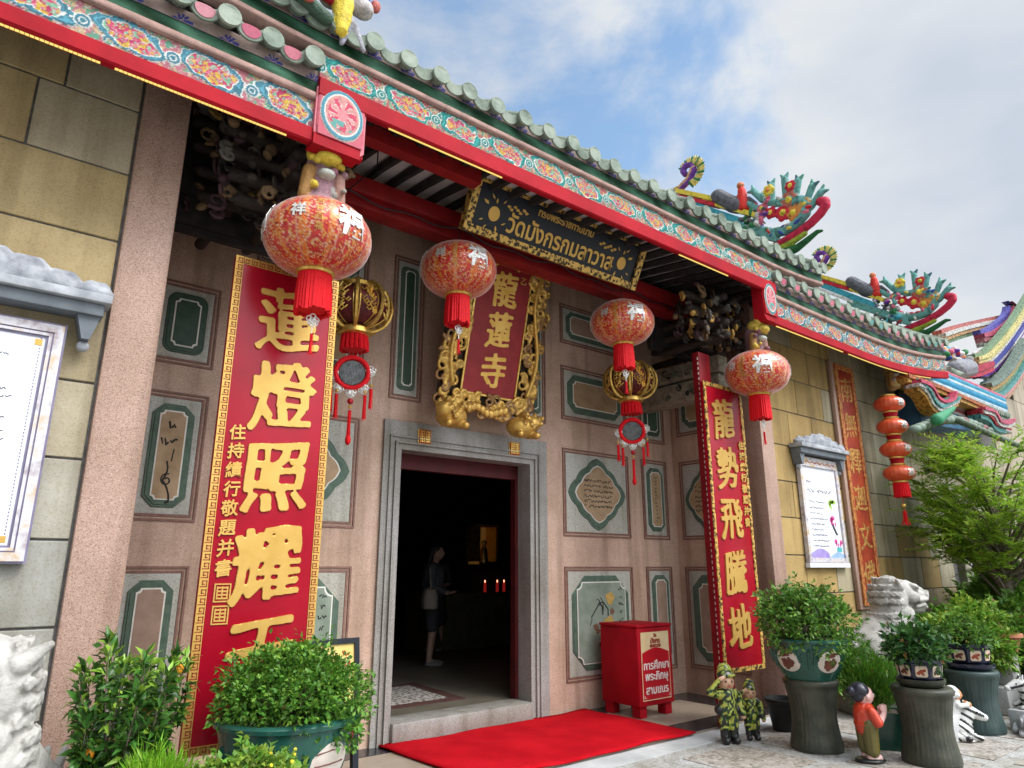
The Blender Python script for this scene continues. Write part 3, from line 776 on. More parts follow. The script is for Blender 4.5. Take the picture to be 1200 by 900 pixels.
# ---- painted eaves
def mixc(c, m, col):
    c[m] = col
def frieze_paint(base_pink, teal, cell, h, seed, green=True, soft=.9):
    def f(u, v):
        n = len(u); c = np.tile(np.array(base_pink), (n, 1)).astype(float)
        x = (u / cell) % 1.0; k = np.floor(u / cell); y = v / h
        w1 = fbm(u * 16 + seed, v * 16, 3) - .5; w2 = fbm(u * 16 + 50, v * 16 + seed, 3) - .5
        X = x - .5 + w1 * .22; Yv = y - .5 + w2 * .34
        ht = np.zeros(n)
        # scrolling cartouche, slanted
        sx = X + Yv * .22; e = np.sqrt((sx / .43) ** 2 + (Yv / .50) ** 2)
        inside = e < .74
        nz = fbm(u * 30 + seed * 3, v * 30, 3); nz2 = fbm(u * 46, v * 46 + seed, 2)
        pet = np.sin(np.arctan2(Yv, sx) * 5 + nz * 6 + e * 12)
        c[:] = np.array(base_pink) * (.72 + .5 * nz[:, None])
        c[(nz > .60)] = (.50, .36, .20) if green else (.52, .30, .30)
        g_ = (nz2 > .60) & green; c[g_] = (.12, .30, .20)
        m = inside; c[m] = np.array((.47, .055, .13)) * (.65 + .7 * nz[m][:, None])
        c[m & (pet > .62)] = (.55, .20, .26)
        c[m & (nz2 > .61)] = (.55, .36, .06)
        c[m & (nz2 < .36)] = (.20, .40, .26) if green else (.30, .42, .30)
        c[m & (np.abs(pet) < .09)] = (.58, .52, .46)
        band = (e >= .74) & (e < .99); c[band] = np.array(teal) * (.75 + .6 * nz[band][:, None])
        c[band & (np.abs(e - .86 + w1 * .2) < .018)] = np.array(teal) * 1.9
        line = (np.abs(e - .74) < .026) | (np.abs(e - 1.0) < .022); c[line] = (.66, .68, .64)
        # linking curls between cartouches
        q = np.sqrt(((x + .5) % 1 - .5) ** 2 * (cell / h) ** 2 + (y - .42) ** 2)
        l2 = (q < .20) & ~inside; c[l2] = np.array(teal) * (.8 + .6 * nz[l2][:, None])
        c[(np.abs(q - .20) < .02) | (np.abs(q - .09) < .015)] = (.66, .68, .64)
        out = (e > 1.03) & (q > .22); c[out & (np.abs(pet) < .08)] = (.58, .54, .5)
        ht += .006 * (band | l2) + .004 * inside * (1 + pet) * .5
        edge = (y < .02) | (y > .985); c[edge] = (.45, .05, .07)
        return c * .80, ht
    return f
def band_paint(h, seed):
    def f(u, v):
        y = v / h; s = fbm(u * 2.6 + seed, v * 4 + 3, 3); q = fbm(u * 9, v * 40 + seed, 3)
        t = np.clip((np.sin(u * 2 * PI / .56 + s * 5 + (y - .5) * 2) + 1) / 2, 0, 1)[:, None]
        c = np.array((.003, .026, .008)) * (1 - t) + np.array((.045, .125, .075)) * t
        c = c * (.6 + .8 * q[:, None])
        c[y > .955] = (.01, .02, .03)
        c[(y > .90) & (y < .945)] = (.42, .45, .44)
        return c, .004 * q
    return f
def mark_paint(h, seed, pitch=.28):
    def f(u, v):
        y = v / h; q = fbm(u * 14 + seed, v * 14, 4)
        c = np.array((.23, .17, .145)) * (.62 + .75 * q[:, None])
        x = ((u / pitch) % 1 - .5) * pitch
        r_ = np.sqrt((x / .062) ** 2 + ((y - .02) / .62) ** 2); an = np.arctan2(y, x / .062)
        m = (r_ < .55 + .45 * np.abs(np.sin(an * 4.5 + q))) & (np.abs(np.sin(an * 4.5)) > .38)
        c[m & (y > .02)] = (.025, .03, .16)
        return c, np.zeros(len(u))
    return f
def line_paint(col, seed):
    def f(u, v):
        q = fbm(u * 12 + seed, v * 30, 3); return np.array(col) * (.65 + .7 * q[:, None]), np.zeros(len(u))
    return f
Xv, Zv = (1, 0, 0), (0, 0, 1)
def bend_mid(P):
    t = np.clip((np.abs(P[:, 0] - 4.3) - 2.6) / 1.35, 0, None); P[:, 2] += .07 * t ** 2; return P
def bend_right(P):
    t = np.clip((P[:, 0] - 9.4) / 3.0, 0, None); P[:, 2] += .26 * t ** 2; return P
def eaves(x0, x1, xr0, xr1, y, z, pal, bend, seed, red_h, fr_h, ph, gh, mh, disc):
    """stack of bands from the red board upwards; z is the board's foot"""
    res = .0062
    g = MB()
    n = max(2, int((xr1 - xr0) / .3))
    xs = np.linspace(xr0, xr1, n + 1)
    P = []
    for x in xs:
        for (yy, zz) in ((y - .025, z + .012), (y - .013, z), (y + .03, z), (y + .04, z + .01), (y + .04, z + red_h), (y - .008, z + red_h), (y - .025, z + red_h - .012)): P.append((x, yy, zz))
    Q = bend(np.array(P)) if bend else np.array(P)
    F = [(i * 7 + k, i * 7 + (k + 1) % 7, (i + 1) * 7 + (k + 1) % 7, (i + 1) * 7 + k) for i in range(n) for k in range(7)]
    F += [tuple(range(7))[::-1], tuple(range(n * 7, n * 7 + 7))]
    g.add(Q.tolist(), F, M_RED); part(g, "eave_board")
    zz = z + red_h
    attach(sheet("painted_frieze", (xr0, y, zz), Xv, Zv, xr1 - xr0, fr_h, res, frieze_paint(*pal, .47, fr_h, seed), None, bend=bend, thick=.1))
    zz += fr_h
    attach(sheet("pink_moulding", (x0, y - .03, zz), Xv, Zv, x1 - x0, ph, .03, line_paint((.34, .215, .18), seed), None, bend=bend, thick=.12))
    zz += ph
    attach(sheet("green_band", (x0, y - .015, zz), Xv, Zv, x1 - x0, gh, .012, band_paint(gh, seed), None, bend=bend, thick=.1))
    zz += gh
    attach(sheet("mark_band", (x0, y - .02, zz), Xv, Zv, x1 - x0, mh, .0075, mark_paint(mh, seed), None, bend=bend, thick=.1))
    zz += mh
    # tile courses: round rolls ending in discs, curved drips between
    nt = int((x1 - x0) / .28); sl = math.tan(math.radians(33))
    tl = MB(); dr = MB(); rr = random.Random(seed)
    bz = lambda x: float((bend(np.array([[x, 0., 0.]])) if bend else np.array([[x, 0, 0.]]))[0, 2])
    for k in range(nt + 1):
        x = x0 + .1 + k * .28; dz = bz(x) + rr.uniform(-.006, .006); b = zz + disc + dz; yb = y - .10 + rr.uniform(-.012, .012)
        tl.tube([(x, yb, b), (x, yb + .05, b + .015), (x, yb + 2.9, b + 2.9 * sl)], [.068, .062, .062], M_TILE, 12)
        tl.tube([(x, yb - .014, b), (x, yb + .004, b)], [.072, .075], M_TILE, 16)
        if k < nt:
            xm = x + .14; ol = []
            for i in range(15): q = PI * i / 14; ol.append((xm - .098 * math.cos(q), b + .03 - .115 * math.sin(q) ** .8))
            for i in range(13): q = PI * i / 12; ol.append((xm + .085 * math.cos(q), b + .045 - .05 * math.sin(q)))
            fr = ((0, yb + .03, 0), (1, 0, 0), (0, -.18, 1), (0, -1, -.18))
            old = dr.frame; dr.frame = ((0, yb + .03 + .18 * b, 0), (1, 0, 0), (0, -.18, 1), (0, -1, 0)); dr.prism(ccw(ol), 0, .02, M_TILE)
            if y > 3.96: dr.prism(ccw([(xm - .062 * math.cos(q), b - .015 - .058 * math.sin(q)) for q in np.linspace(0, PI, 9)] + [(xm + .055 * math.cos(q), b - .005 + .012 * math.sin(q)) for q in np.linspace(0, PI, 7)]), .018, .025, M_PAINT, rr.choice(((.45, .12, .17), (.50, .22, .25), (.12, .28, .26), (.48, .16, .2))))
            dr.frame = old
    part(tl, "roof_rolls", smooth=True); part(dr, "drip_tiles", smooth=25)
    g = MB()
    xs = np.linspace(x0, x1, 12); P = []
    for x in xs:
        d = bz(x)
        P += [(x, y - .02, zz - .03 + d), (x, y + 2.8, zz - .03 + d + 2.8 * sl), (x, y + 2.8, zz - .2 + d + 2.8 * sl), (x, y + .08, zz - .14 + d)]
    F = [(i * 4 + k, i * 4 + (k + 1) % 4, i * 4 + 4 + (k + 1) % 4, i * 4 + 4 + k) for i in range(11) for k in range(4)] + [(0, 1, 2, 3), (47, 46, 45, 44)]
    g.add(P, F, M_MORT); part(g, "roof_slope")
eaves(.30, 8.30, 1.45, 7.12, 3.95, 4.71, ((.42, .12, .12), (.02, .185, .165)), bend_mid, 3, .15, .205, .042, .105, .115, -.055)
eaves(-3.2, 1.52, -3.2, 1.81, 3.985, 4.355, ((.45, .16, .19), (.055, .175, .225)), None, 11, .12, .215, .048, .09, .09, .03)
eaves(7.04, 12.3, 6.95, 12.3, 3.985, 4.345, ((.34, .10, .07), (.035, .135, .165)), bend_right, 23, .12, .215, .048, .09, .09, .03)
# painted ends of the two lower eaves
def end_block(x0, x1, face, fcol, lotus_c, y=3.962, ch=.09, left=False):
    z0, z1 = 4.35, 4.83
    g = MB(((0, y, 0), (1, 0, 0), (0, 0, 1), (0, -1, 0)))
    ol = [(x0, z0), (x1 - ch, z0), (x1 - ch * .5, z0 + .02), (x1 - ch * .5, z0 + .06), (x1, z0 + .07), (x1, z1 - ch), (x1 - ch, z1), (x0, z1)]
    g.prism(ccw(octo(x0, x1, z0, z1, ch * .55)), -.12, .018, M_RED if left else face)
    if not left: g.prism([(x0, z0 - .01), (x1 - .03, z0 - .01), (x1 - .03, z0 + .075), (x0, z0 + .075)], -.1, .024, M_RED)
    g.prism(ccw(octo(x0 + .012, x1 - .012, z0 + .085, z1 - .012, ch * .5)), .015, .030, face, bev=.006)
    o = part(g, "eave_end")
    cx, cz = (x0 + x1) / 2, (z0 + z1) / 2 + .03
    def lot(u, v):
        a, b = u - (.165 if not left else .128), v - .20; e = np.sqrt((a / (.16 if not left else .125)) ** 2 + (b / .195) ** 2); th = np.arctan2(b, a)
        n = fbm(u * 30, v * 30, 3)
        c = np.tile(np.array((.48, .22, .20)), (len(u), 1)) * (.7 + .6 * n[:, None])
        c[e > .80] = lotus_c; c[np.abs(e - .80) < .03] = (.55, .54, .48); c[e > .96] = (.50, .48, .42); c[e > 1.0] = fcol
        p = (e < .66) & (np.cos(th * 7 + n * 5 + e * 4) > -.2); c[p] = (.45, .06, .10)
        c[(e < .6) & (np.abs(np.cos(th * 7 + n * 5 + e * 4)) < .2)] = (.62, .50, .48); c[(e < .24)] = (.62, .20, .22)
        c[(e < .7) & (b < -.05) & (n > .5)] = (.10, .28, .25)
        return c, .008 * (e < .97)
    hw = .165 if not left else .128
    P = sheet("lotus_medallion", (cx - hw, y - .032, cz - .20), Xv, Zv, 2 * hw, .40, .005, lot, None, thick=.004)
    attach(P, None)
    P.parent = o; P.matrix_parent_inverse = Matrix.Identity(4)
end_block(1.44, 1.81, mat("rose_paint", (.42, .09, .12), (.50, .13, .16), 8, .5, bump=.2), (.46, .11, .14), (.07, .22, .28))
end_block(6.84, 7.12, mat("red_paint", (.34, .008, .014), (.40, .015, .02), 6, .4), (.37, .011, .017), (.07, .19, .22), left=True)
for (x0, x1) in ((-3.2, 1.78), (6.98, 12.3)):
    g = MB(); g.box(x0, x1, 4.1, 4.9, 4.99, 5.03, M_WOODK); part(g, "lower_soffit")
# a loose cable running along the porch beam
g = MB()
P_ = []
for k in range(60):
    x = 2.0 + 5.0 * k / 59; P_.append((x, 4.915, 4.70 + .018 * math.sin(k * .9) - .04 * abs(math.sin(k * .21))))
g.tube(P_, .007, M_BLACK, 5); g.tube([(2.14, 4.4, 4.93), (2.15, 4.42, 4.7), (2.12, 4.6, 4.66), (2.14, 4.915, 4.70)], .006, M_BLACK, 5)
part(g, "cable")
# led ropes under the boards: strings of small lamps
def led(x0, x1, y, z, bend=None):
    g = MB(); n = int((x1 - x0) / .022)
    for k in range(n):
        x = x0 + (x1 - x0) * k / n; d = float(bend(np.array([[x, 0., 0.]]))[0, 2]) if bend else 0
        g.box(x, x + .0195, y, y + .010, z + d - .009, z + d, M_LED)
    part(g, "led_rope")
led(-3, .21, 3.985, 4.354); led(.28, 1.28, 3.985, 4.354); led(2.0, 3.05, 3.955, 4.709); led(5.35, 6.2, 3.955, 4.709); led(7.15, 8.75, 3.985, 4.344, bend_right); led(8.9, 11.6, 3.985, 4.344, bend_right)
led(2.3, 2.98, 4.38, 4.84)

# ------------------------------------------------------------------ carved brackets, lintels, ridge ornaments (parts of the temple)
C_G = (.50, .30, .075); C_DG = (.16, .10, .05); C_K = (.040, .030, .024); C_GR = (.12, .11, .095); C_P = (.06, .03, .035); C_RD = (.28, .03, .03)
M_CARVE = mat("gilded_carving", (.7, .7, .7), (1, 1, 1), 30, .62, metal=.15, attr=True, bump=.7, bscale=60, spec=.2)
def bracket(x0, x1, y0, y1, z0, z1, n, seed):
    r = random.Random(seed); pr = []
    for k in range(n):
        c = (r.uniform(x0, x1), r.uniform(y0, y1), r.uniform(z0, z1)); col = r.choice((C_K, C_K, C_GR, C_DG, C_DG, C_G, C_P))
        U = (1, 0, 0) if r.random() < .6 else (.5, .85, 0); V = (0, .2, 1)
        if r.random() < .6: pr += spiral(c, U, V, r.uniform(.04, .085), r.uniform(1, 1.6), r.random() * 6, .017, col, 10)
        else: pr.append(('s', c, (r.uniform(.025, .05), r.uniform(.03, .05), r.uniform(.02, .05)), (r.random(), r.random(), r.random()), col))
    # stacked timber arms
    for k in range(4):
        z = z0 + (z1 - z0) * (k + .5) / 4; w = (x1 - x0) * (.3 + .05 * k)
        cx = (x0 + x1) / 2
        pr.append(('c', (cx - w, (y0 + y1) / 2, z), (cx + w, (y0 + y1) / 2, z), .05, .05, C_K))
        pr.append(('c', (cx, y0, z), (cx, y1 + .5, z), .05, .05, C_K))
    return attach(sculpt("carved_bracket", pr, M_CARVE, voxel=.012, smooth=1))
bracket(6.15, 7.05, 4.3, 4.75, 4.12, 4.75, 110, 5)
bracket(1.0, 2.0, 4.35, 4.9, 4.05, 4.75, 100, 9)
bracket(6.9, 7.6, 4.5, 5.4, 4.2, 5.0, 50, 19); bracket(.9, 1.6, 4.7, 5.4, 4.2, 5.0, 50, 29)
# beast-headed bracket ends under the eaves
def beast(c, sc, seed, gold, face):
    pr = []; r = random.Random(seed); X, Y_, Z_ = c
    P = lambda a, b, d: (X + a * sc, Y_ + b * sc, Z_ + d * sc)
    pr += [('s', P(0, 0, .36), (.13 * sc, .10 * sc, .09 * sc), None, gold), ('s', P(-.08, -.06, .40), (.05 * sc,) * 3, None, gold), ('s', P(.08, -.06, .40), (.05 * sc,) * 3, None, gold),
           ('s', P(0, -.09, .31), (.09 * sc, .06 * sc, .05 * sc), None, gold), ('c', P(-.11, -.05, .30), P(.11, -.05, .30), .025 * sc, .025 * sc, gold),
           ('c', P(0, .05, .3), P(0, .05, 0), .11 * sc, .09 * sc, face), ('s', P(0, -.06, .20), (.06 * sc, .05 * sc, .035 * sc), None, (.45, .47, .42)),
           ('c', P(-.10, .0, .22), P(-.13, .0, .02), .05 * sc, .04 * sc, (.30, .16, .05)), ('c', P(.11, .0, .22), P(.13, .0, .02), .05 * sc, .045 * sc, (.36, .20, .16)),
           ('s', P(0, .0, 0), (.12 * sc, .1 * sc, .06 * sc), None, face)]
    for k in range(10):
        pr.append(('s', P(r.uniform(-.14, .14), r.uniform(-.08, 0), r.uniform(0, .3)), r.uniform(.02, .035) * sc, None, r.choice((gold, face, (.25, .10, .13), (.3, .28, .25)))))
    return attach(sculpt("beast_bracket_end", pr, M_CARVE, voxel=.008, smooth=1))
beast((1.60, 4.12, 4.02), 1.0, 3, (.62, .47, .06), (.30, .17, .19))
beast((6.98, 4.14, 3.98), .98, 4, (.55, .40, .07), (.20, .11, .13))
beast((10.75, 4.2, 4.25), .85, 5, (.58, .42, .07), (.30, .2, .08))
# carved stone lintels running back into the porch
M_LINT = mat("carved_lintel_stone", (.16, .13, .09), (.30, .26, .19), 14, .75, bump=.9, bscale=26)
for x in (7.16,):
    g = MB(); g.cbox(x - .12, x + .12, 4.75, 6.09, 3.66, 3.92, M_LINT, .02); g.cbox(x - .10, x + .10, 4.75, 6.09, 3.95, 4.17, M_LINT, .02)
    o = part(g, "carved_lintel", smooth=30)
    pr = []; r = random.Random(int(x * 10))
    for k in range(26):
        pr += spiral((x - .125, r.uniform(4.85, 6.0), r.choice((3.79, 4.05)) + r.uniform(-.06, .06)), (0, 1, 0), (0, 0, 1), r.uniform(.03, .06), 1.3, r.random() * 6, .012, r.choice(((.03, .03, .025), (.20, .17, .12), (.10, .12, .09))), 9)
    attach(sculpt("lintel_relief", pr, M_CARVE, voxel=.009, smooth=0), o)
# ridges with their flourish at the eave corner
TEAL = (.12, .31, .28); YEL = (.72, .55, .06); ORG = (.62, .22, .05); RDD = (.55, .02, .04); BLU = (.03, .06, .28); PUR = (.14, .04, .28); GRN = (.03, .17, .06); PNK = (.65, .14, .22); CYN = (.05, .33, .42); WH = (.65, .65, .62); DGR = (.10, .10, .115)
def ridge(x, y0, z0, seed):
    """flourish running down a roof ridge: (a, b) lie in the ridge's own plane, a towards the street, b up"""
    P = lambda a, b, d=0: (x + d, y0 - a, z0 + b)
    root = MB()
    # stepped ridge body
    for (a0, b0, a1, b1, h, w, col) in ((-.30, .92, .75, .10, .12, .13, CYN), (-.30, 1.0, .36, .56, .07, .15, RDD), (-.30, 1.09, .34, .66, .08, .17, YEL), (.15, .72, .98, .12, .08, .12, YEL), (.3, .3, 1.25, -.36, .14, .14, TEAL), (-.3, .84, .4, .30, .06, .17, WH)):
        vs = [(x + s * w / 2, y0 - a, z0 + b + e) for s in (-1, 1) for (a, b) in ((a0, b0), (a1, b1)) for e in (0, h)]
        root.add(vs, [(0, 1, 3, 2), (4, 6, 7, 5), (0, 4, 5, 1), (2, 3, 7, 6), (1, 5, 7, 3), (0, 2, 6, 4)], M_PAINTG, col)
    o = part(root, "ridge_ornament")
    pr = []
    # back scroll
    arc = [P(-.40 + .0 * t, .80 + .02 * t) for t in (0,)]
    sp = [(-.42, .86), (-.20, .84), (.02, .92), (.17, 1.08), (.20, 1.28), (.10, 1.42), (-.05, 1.40), (-.08, 1.27), (.02, 1.21)]
    sp = [(-.69, 1.14), (-.47, 1.15), (-.25, 1.15), (-.08, 1.22), (.02, 1.35), (-.03, 1.48), (-.13, 1.51), (-.19, 1.44), (-.15, 1.37)]
    pr += chain([P(a, b) for a, b in sp], .035, .05, PUR); pr += chain([P(a - .02, b + .05) for a, b in sp[:5]], .03, .045, (.58, .33, .17))
    for k in range(22):
        q = -1.6 + 3.9 * k / 21; R = .17
        cx, cz = -.06, 1.37
        pr.append(('c', P(cx + R * math.cos(q), cz + R * math.sin(q) - .02), P(cx + (R + .10) * math.cos(q + .15), cz + (R + .1) * math.sin(q + .15) - .02), .035, .012, (.56, .45, .13) if k % 3 else GRN))
    attach(sculpt("ridge_scroll", pr, M_PAINTG, voxel=.012, smooth=1), o)
    pr = [('c', P(.40, .72), P(.62, .50), .12, .12, DGR), ('c', P(.62, .50), P(.70, .43), .125, .11, DGR)]
    pr += [('c', P(.80, .36), P(.78, .64), .085, .06, (.60, .03, .02)), ('s', P(.77, .73), .055, None, (.55, .18, .08)), ('c', P(.72, .58), P(.70, .40), .03, .025, (.55, .12, .05)), ('c', P(.88, .48), P(.98, .36), .03, .022, DGR), ('s', P(.98, .34), .03, None, PNK)]
    attach(sculpt("ridge_figure", pr, M_PAINTG, voxel=.012, smooth=1), o)
    # foliage dragon with forked leaves and flowers
    pr = []; r = random.Random(seed)
    body = [(1.0, -.08), (1.15, -.18), (1.35, -.22), (1.52, -.20), (1.66, -.10), (1.70, .04), (1.60, .14), (1.45, .20), (1.28, .22), (1.16, .30), (1.10, .40)]
    pr += chain([P(a, b) for a, b in body], .075, .05, TEAL)
    for (a, b, q) in ((1.08, .42, 2.3), (1.22, .34, 1.5), (1.42, .34, 1.5), (1.55, .24, 1.2), (1.68, .10, .9), (1.74, .02, .5), (1.02, .30, 2.6)):
        e = (a + .17 * math.cos(q), b + .17 * math.sin(q)); pr.append(('c', P(a, b - .06), P(*e), .045, .05, TEAL))
        for s in (-.55, .55):
            f = (e[0] + .10 * math.cos(q + s), e[1] + .10 * math.sin(q + s)); pr.append(('c', P(*e), P(*f), .042, .016, r.choice((TEAL, (.05, .13, .16), (.10, .28, .22)))))
    for (a, b, col, rr_) in ((1.20, .44, YEL, .06), (1.38, .02, RDD, .08), (1.52, -.04, ORG, .075), (1.48, .17, (.40, .12, .08), .085), (1.68, .02, (.55, .28, .08), .06), (1.52, .36, RDD, .055), (1.20, .10, RDD, .06), (1.08, .22, PNK, .05)):
        rr_ *= 1.25
        for k in range(6):
            q = k * PI / 3; pr.append(('s', P(a + rr_ * .75 * math.cos(q), b + rr_ * .75 * math.sin(q), -.03), (.03, rr_ * .5, rr_ * .5), None, col))
        pr.append(('s', P(a, b, -.05), rr_ * .42, None, YEL if col != YEL else ORG))
    for k in range(30):
        q = k / 29; i_ = min(len(body) - 2, int(q * (len(body) - 1))); f_ = q * (len(body) - 1) - i_
        pr.append(('s', P(body[i_][0] + (body[i_ + 1][0] - body[i_][0]) * f_ + r.uniform(-.07, .07), body[i_][1] + (body[i_ + 1][1] - body[i_][1]) * f_ + r.uniform(-.07, .07), -.05), (.035, r.uniform(.02, .06), .018), (r.uniform(-1.5, 1.5), 0, 0), r.choice((TEAL, TEAL, (.08, .22, .2), (.2, .42, .38), PNK, YEL, RDD, WH, BLU))))
    for k in range(70):
        pr.append(('s', P(r.uniform(.72, 1.14), r.uniform(-.25, .28), r.uniform(-.09, .06)), (.035, r.uniform(.02, .075), r.uniform(.015, .04)), (r.uniform(-1.5, 1.5), 0, 0), r.choice((BLU, TEAL, (.40, .38, .36), (.30, .26, .25), PNK, GRN, DGR, CYN, PUR, WH))))
    attach(sculpt("ridge_dragon", pr, M_PAINTG, voxel=.012, smooth=1), o)
    # sweeping red tail with its green leaf
    pr = chain([P(a, b) for a, b in ((.90, -.42), (1.10, -.40), (1.30, -.37), (1.52, -.33), (1.71, -.26), (1.85, -.18), (1.93, -.10), (1.93, -.04), (1.87, -.02))], .055, .062, (.50, .02, .06))
    pr += chain([P(a, b) for a, b in ((1.05, -.46), (1.25, -.45), (1.45, -.42), (1.62, -.37))], .05, .035, (.30, .38, .04))
    pr += chain([P(a, b) for a, b in ((1.10, -.52), (1.30, -.54), (1.48, -.53), (1.64, -.47), (1.78, -.41), (1.84, -.42))], .075, .02, (.015, .10, .03))
    attach(sculpt("ridge_tail", pr, M_PAINTG, voxel=.012, smooth=2), o)
    return o
ridge(8.0, 5.55, 6.16, 2)
ridge(12.0, 5.55, 5.88, 3)
# porcelain figures standing on the upper eave
pr = []; r = random.Random(12)
for k in range(34):
    pr.append(('s', (r.uniform(1.35, 1.92), r.uniform(3.86, 4.0), r.uniform(5.62, 6.0)), (r.uniform(.05, .09), .05, r.uniform(.05, .1)), (0, r.uniform(-.6, .6), 0), r.choice((BLU, CYN, PNK, WH, WH, RDD, YEL, (.3, .3, .33), GRN))))
pr += [('c', (1.36, 3.86, 5.60), (1.74, 3.86, 5.57), .05, .05, (.48, .02, .03)), ('c', (1.4, 3.88, 5.68), (1.90, 3.88, 5.62), .055, .075, (.42, .38, .36)),
       ('c', (1.33, 3.85, 5.62), (1.33, 3.85, 5.46), .07, .05, YEL), ('c', (1.78, 3.86, 5.56), (1.78, 3.86, 5.40), .08, .05, YEL), ('c', (1.5, 3.86, 5.5), (1.7, 3.86, 5.42), .06, .05, (.05, .09, .06)), ('s', (1.58, 3.79, 5.45), (.05, .03, .045), None, (.55, .14, .10)),
       ('c', (1.84, 3.9, 5.5), (1.92, 3.9, 5.36), .05, .02, (.33, .33, .36)), ('c', (1.84, 3.9, 5.5), (1.80, 3.9, 5.34), .04, .02, (.28, .28, .33)), ('s', (1.97, 3.9, 5.70), (.04, .04, .05), None, (.45, .12, .10)), ('c', (1.2, 3.9, 5.62), (1.2, 3.9, 5.44), .08, .08, (.28, .27, .29))]
def sh(p):
    f = lambda c: (1.42 + (c[0] - 1.6) * 1.4 - .14, c[1] - .02, 5.23 + (c[2] - 5.40) * 1.25)
    if p[0] == 's': return ('s', f(p[1])) + p[2:]
    return ('c', f(p[1]), f(p[2])) + p[3:]
pr = [sh(p) for p in pr]
attach(sculpt("eave_figure_group", pr, M_PAINTG, voxel=.011, smooth=1))

# ------------------------------------------------------------------ hanging boards
def greek_key(g, x0, x1, z0, z1, w, d, m1, m2):
    """gilt border with a dark key pattern cut into it"""
    g.ring([(x0, z0), (x1, z0), (x1, z1), (x0, z1)], [(x0 + w, z0 + w), (x1 - w, z0 + w), (x1 - w, z1 - w), (x0 + w, z1 - w)], d - .004, d + .004, m1)
    t = w * .13; e = d + .0055
    def unit(F, a):   # a key along the run; F maps (run, across) to the board
        L_ = w * .86
        for (p0, q0, p1, q1) in ((0, .1, .13, .9), (0, .77, .86, .9), (.73, .3, .86, .9), (.3, .3, .86, .43), (.3, .3, .43, .65)):
            A = F(a + p0 * L_, q0 * w); B = F(a + p1 * L_, q1 * w)
            g.box(min(A[0], B[0]), max(A[0], B[0]), min(A[1], B[1]), max(A[1], B[1]), d, e, m2)
    n = int((z1 - z0) / w)
    for k in range(n):
        a = k * (z1 - z0) / n
        unit(lambda p, q: (x0 + q, z0 + p), a); unit(lambda p, q: (x1 - q, z0 + p), a)
    n = int((x1 - x0 - 2 * w) / w)
    for k in range(n):
        a = k * (x1 - x0 - 2 * w) / n
        unit(lambda p, q: (x0 + w + p, z1 - q), a); unit(lambda p, q: (x0 + w + p, z0 + q), a)
def frame_of(loc, rz=0, lean=0):
    """thing-local frame: x right, up leaning towards the street by `lean`"""
    return ((0, 0, 0), (1, 0, 0), (0, -math.sin(lean), math.cos(lean)), (0, -math.cos(lean), -math.sin(lean)))
M_KEY = mat("key_red", (.22, .03, .015), (.28, .05, .02), 10, .5)
t = thing("couplet_board", "tall red couplet board with flat gold characters and key border behind the left green pot", "sign board", (1.57, 4.53, .55), 0, "couplet boards either side of the porch")
F = frame_of(0, 0, .0)
g = MB(F); g.cbox(-.375, .375, 0, 3.12, -.05, .0, M_REDB, .01); o = g.build("board", t, 30)
g = MB(F); greek_key(g, -.375, .375, 0, 3.12, .052, .0, M_GOLD, M_KEY); g.build("key_border", t)
for i, ch in enumerate("蓮燈照耀天"):
    g = MB(F); g.brush(ch, .50, .03, 2.74 - i * .555, 0.006, M_GOLD, .92, .013, .0115); g.build("gold_character", t, 35)
g = MB(F)
for i, ch in enumerate("住持績行敬題并書"): g.text(ch, .105, -.245, 1.90 - i * .122, .003, M_GOLD, .003, .0012, .001, .014)
for v in (.90, .77): 
    g.ring([(-.285, v - .055), (-.185, v - .055), (-.185, v + .055), (-.285, v + .055)], [(-.277, v - .047), (-.193, v - .047), (-.193, v + .047), (-.277, v + .047)], 0, .006, M_GOLD)
    for k in range(4): g.box(-.27, -.20, v - .038 + k * .021, v - .028 + k * .021, 0, .005, M_GOLD)
    for k in range(3): g.box(-.27 + k * .03, -.262 + k * .03, v - .038, v + .038, 0, .0055, M_GOLD)
g.build("gold_inscription", t)
t = thing("couplet_board", "tall red couplet board with raised gold characters beside the right granite pillar", "sign board", (6.72, 4.50, .55), 0, "couplet boards either side of the porch")
g = MB(F); g.cbox(-.37, .37, 0, 3.1, -.05, .0, M_REDB, .01); g.build("board", t, 30)
g = MB(F); w = .045
g.ring([(-.37, 0), (.37, 0), (.37, 3.1), (-.37, 3.1)], [(-.37 + w, w), (.37 - w, w), (.37 - w, 3.1 - w), (-.37 + w, 3.1 - w)], -.002, .008, M_GOLDK)
for s in (-1, 1):
    for k in range(60): g.ball((s * (.37 - w / 2), .03 + k * .0515, .008), (.011, .018, .008), M_GOLD, 1)
g.build("board_border", t)
for i, ch in enumerate("龍勢飛騰地"):
    g = MB(F); g.brush(ch, .48, -.04, 2.70 - i * .565, 0.008, M_GOLD, .86, .013, .0095, .02); g.build("gold_character", t, 35)
g = MB(F)
for i, ch in enumerate("住持績行敬題并書"): g.text(ch, .10, .265, 2.42 - i * .125, .003, M_GOLD, .004, .002, .002, .012)
g.build("gold_inscription", t)
M_POST = mat('post_red', (.15, .004, .008), (.21, .006, .010), 5, .5, spec=.2)
g = MB()
g.cbox(6.385, 6.60, 4.555, 4.655, .03, 4.02, M_POST, .012); part(g, "red_post", smooth=30)
# rivets down the post's flank
g = MB()
for k in range(58): g.box(6.380, 6.3845, 4.566, 4.576, .5 + k * .06, .53 + k * .06, M_WHT)
part(g, "post_beading")

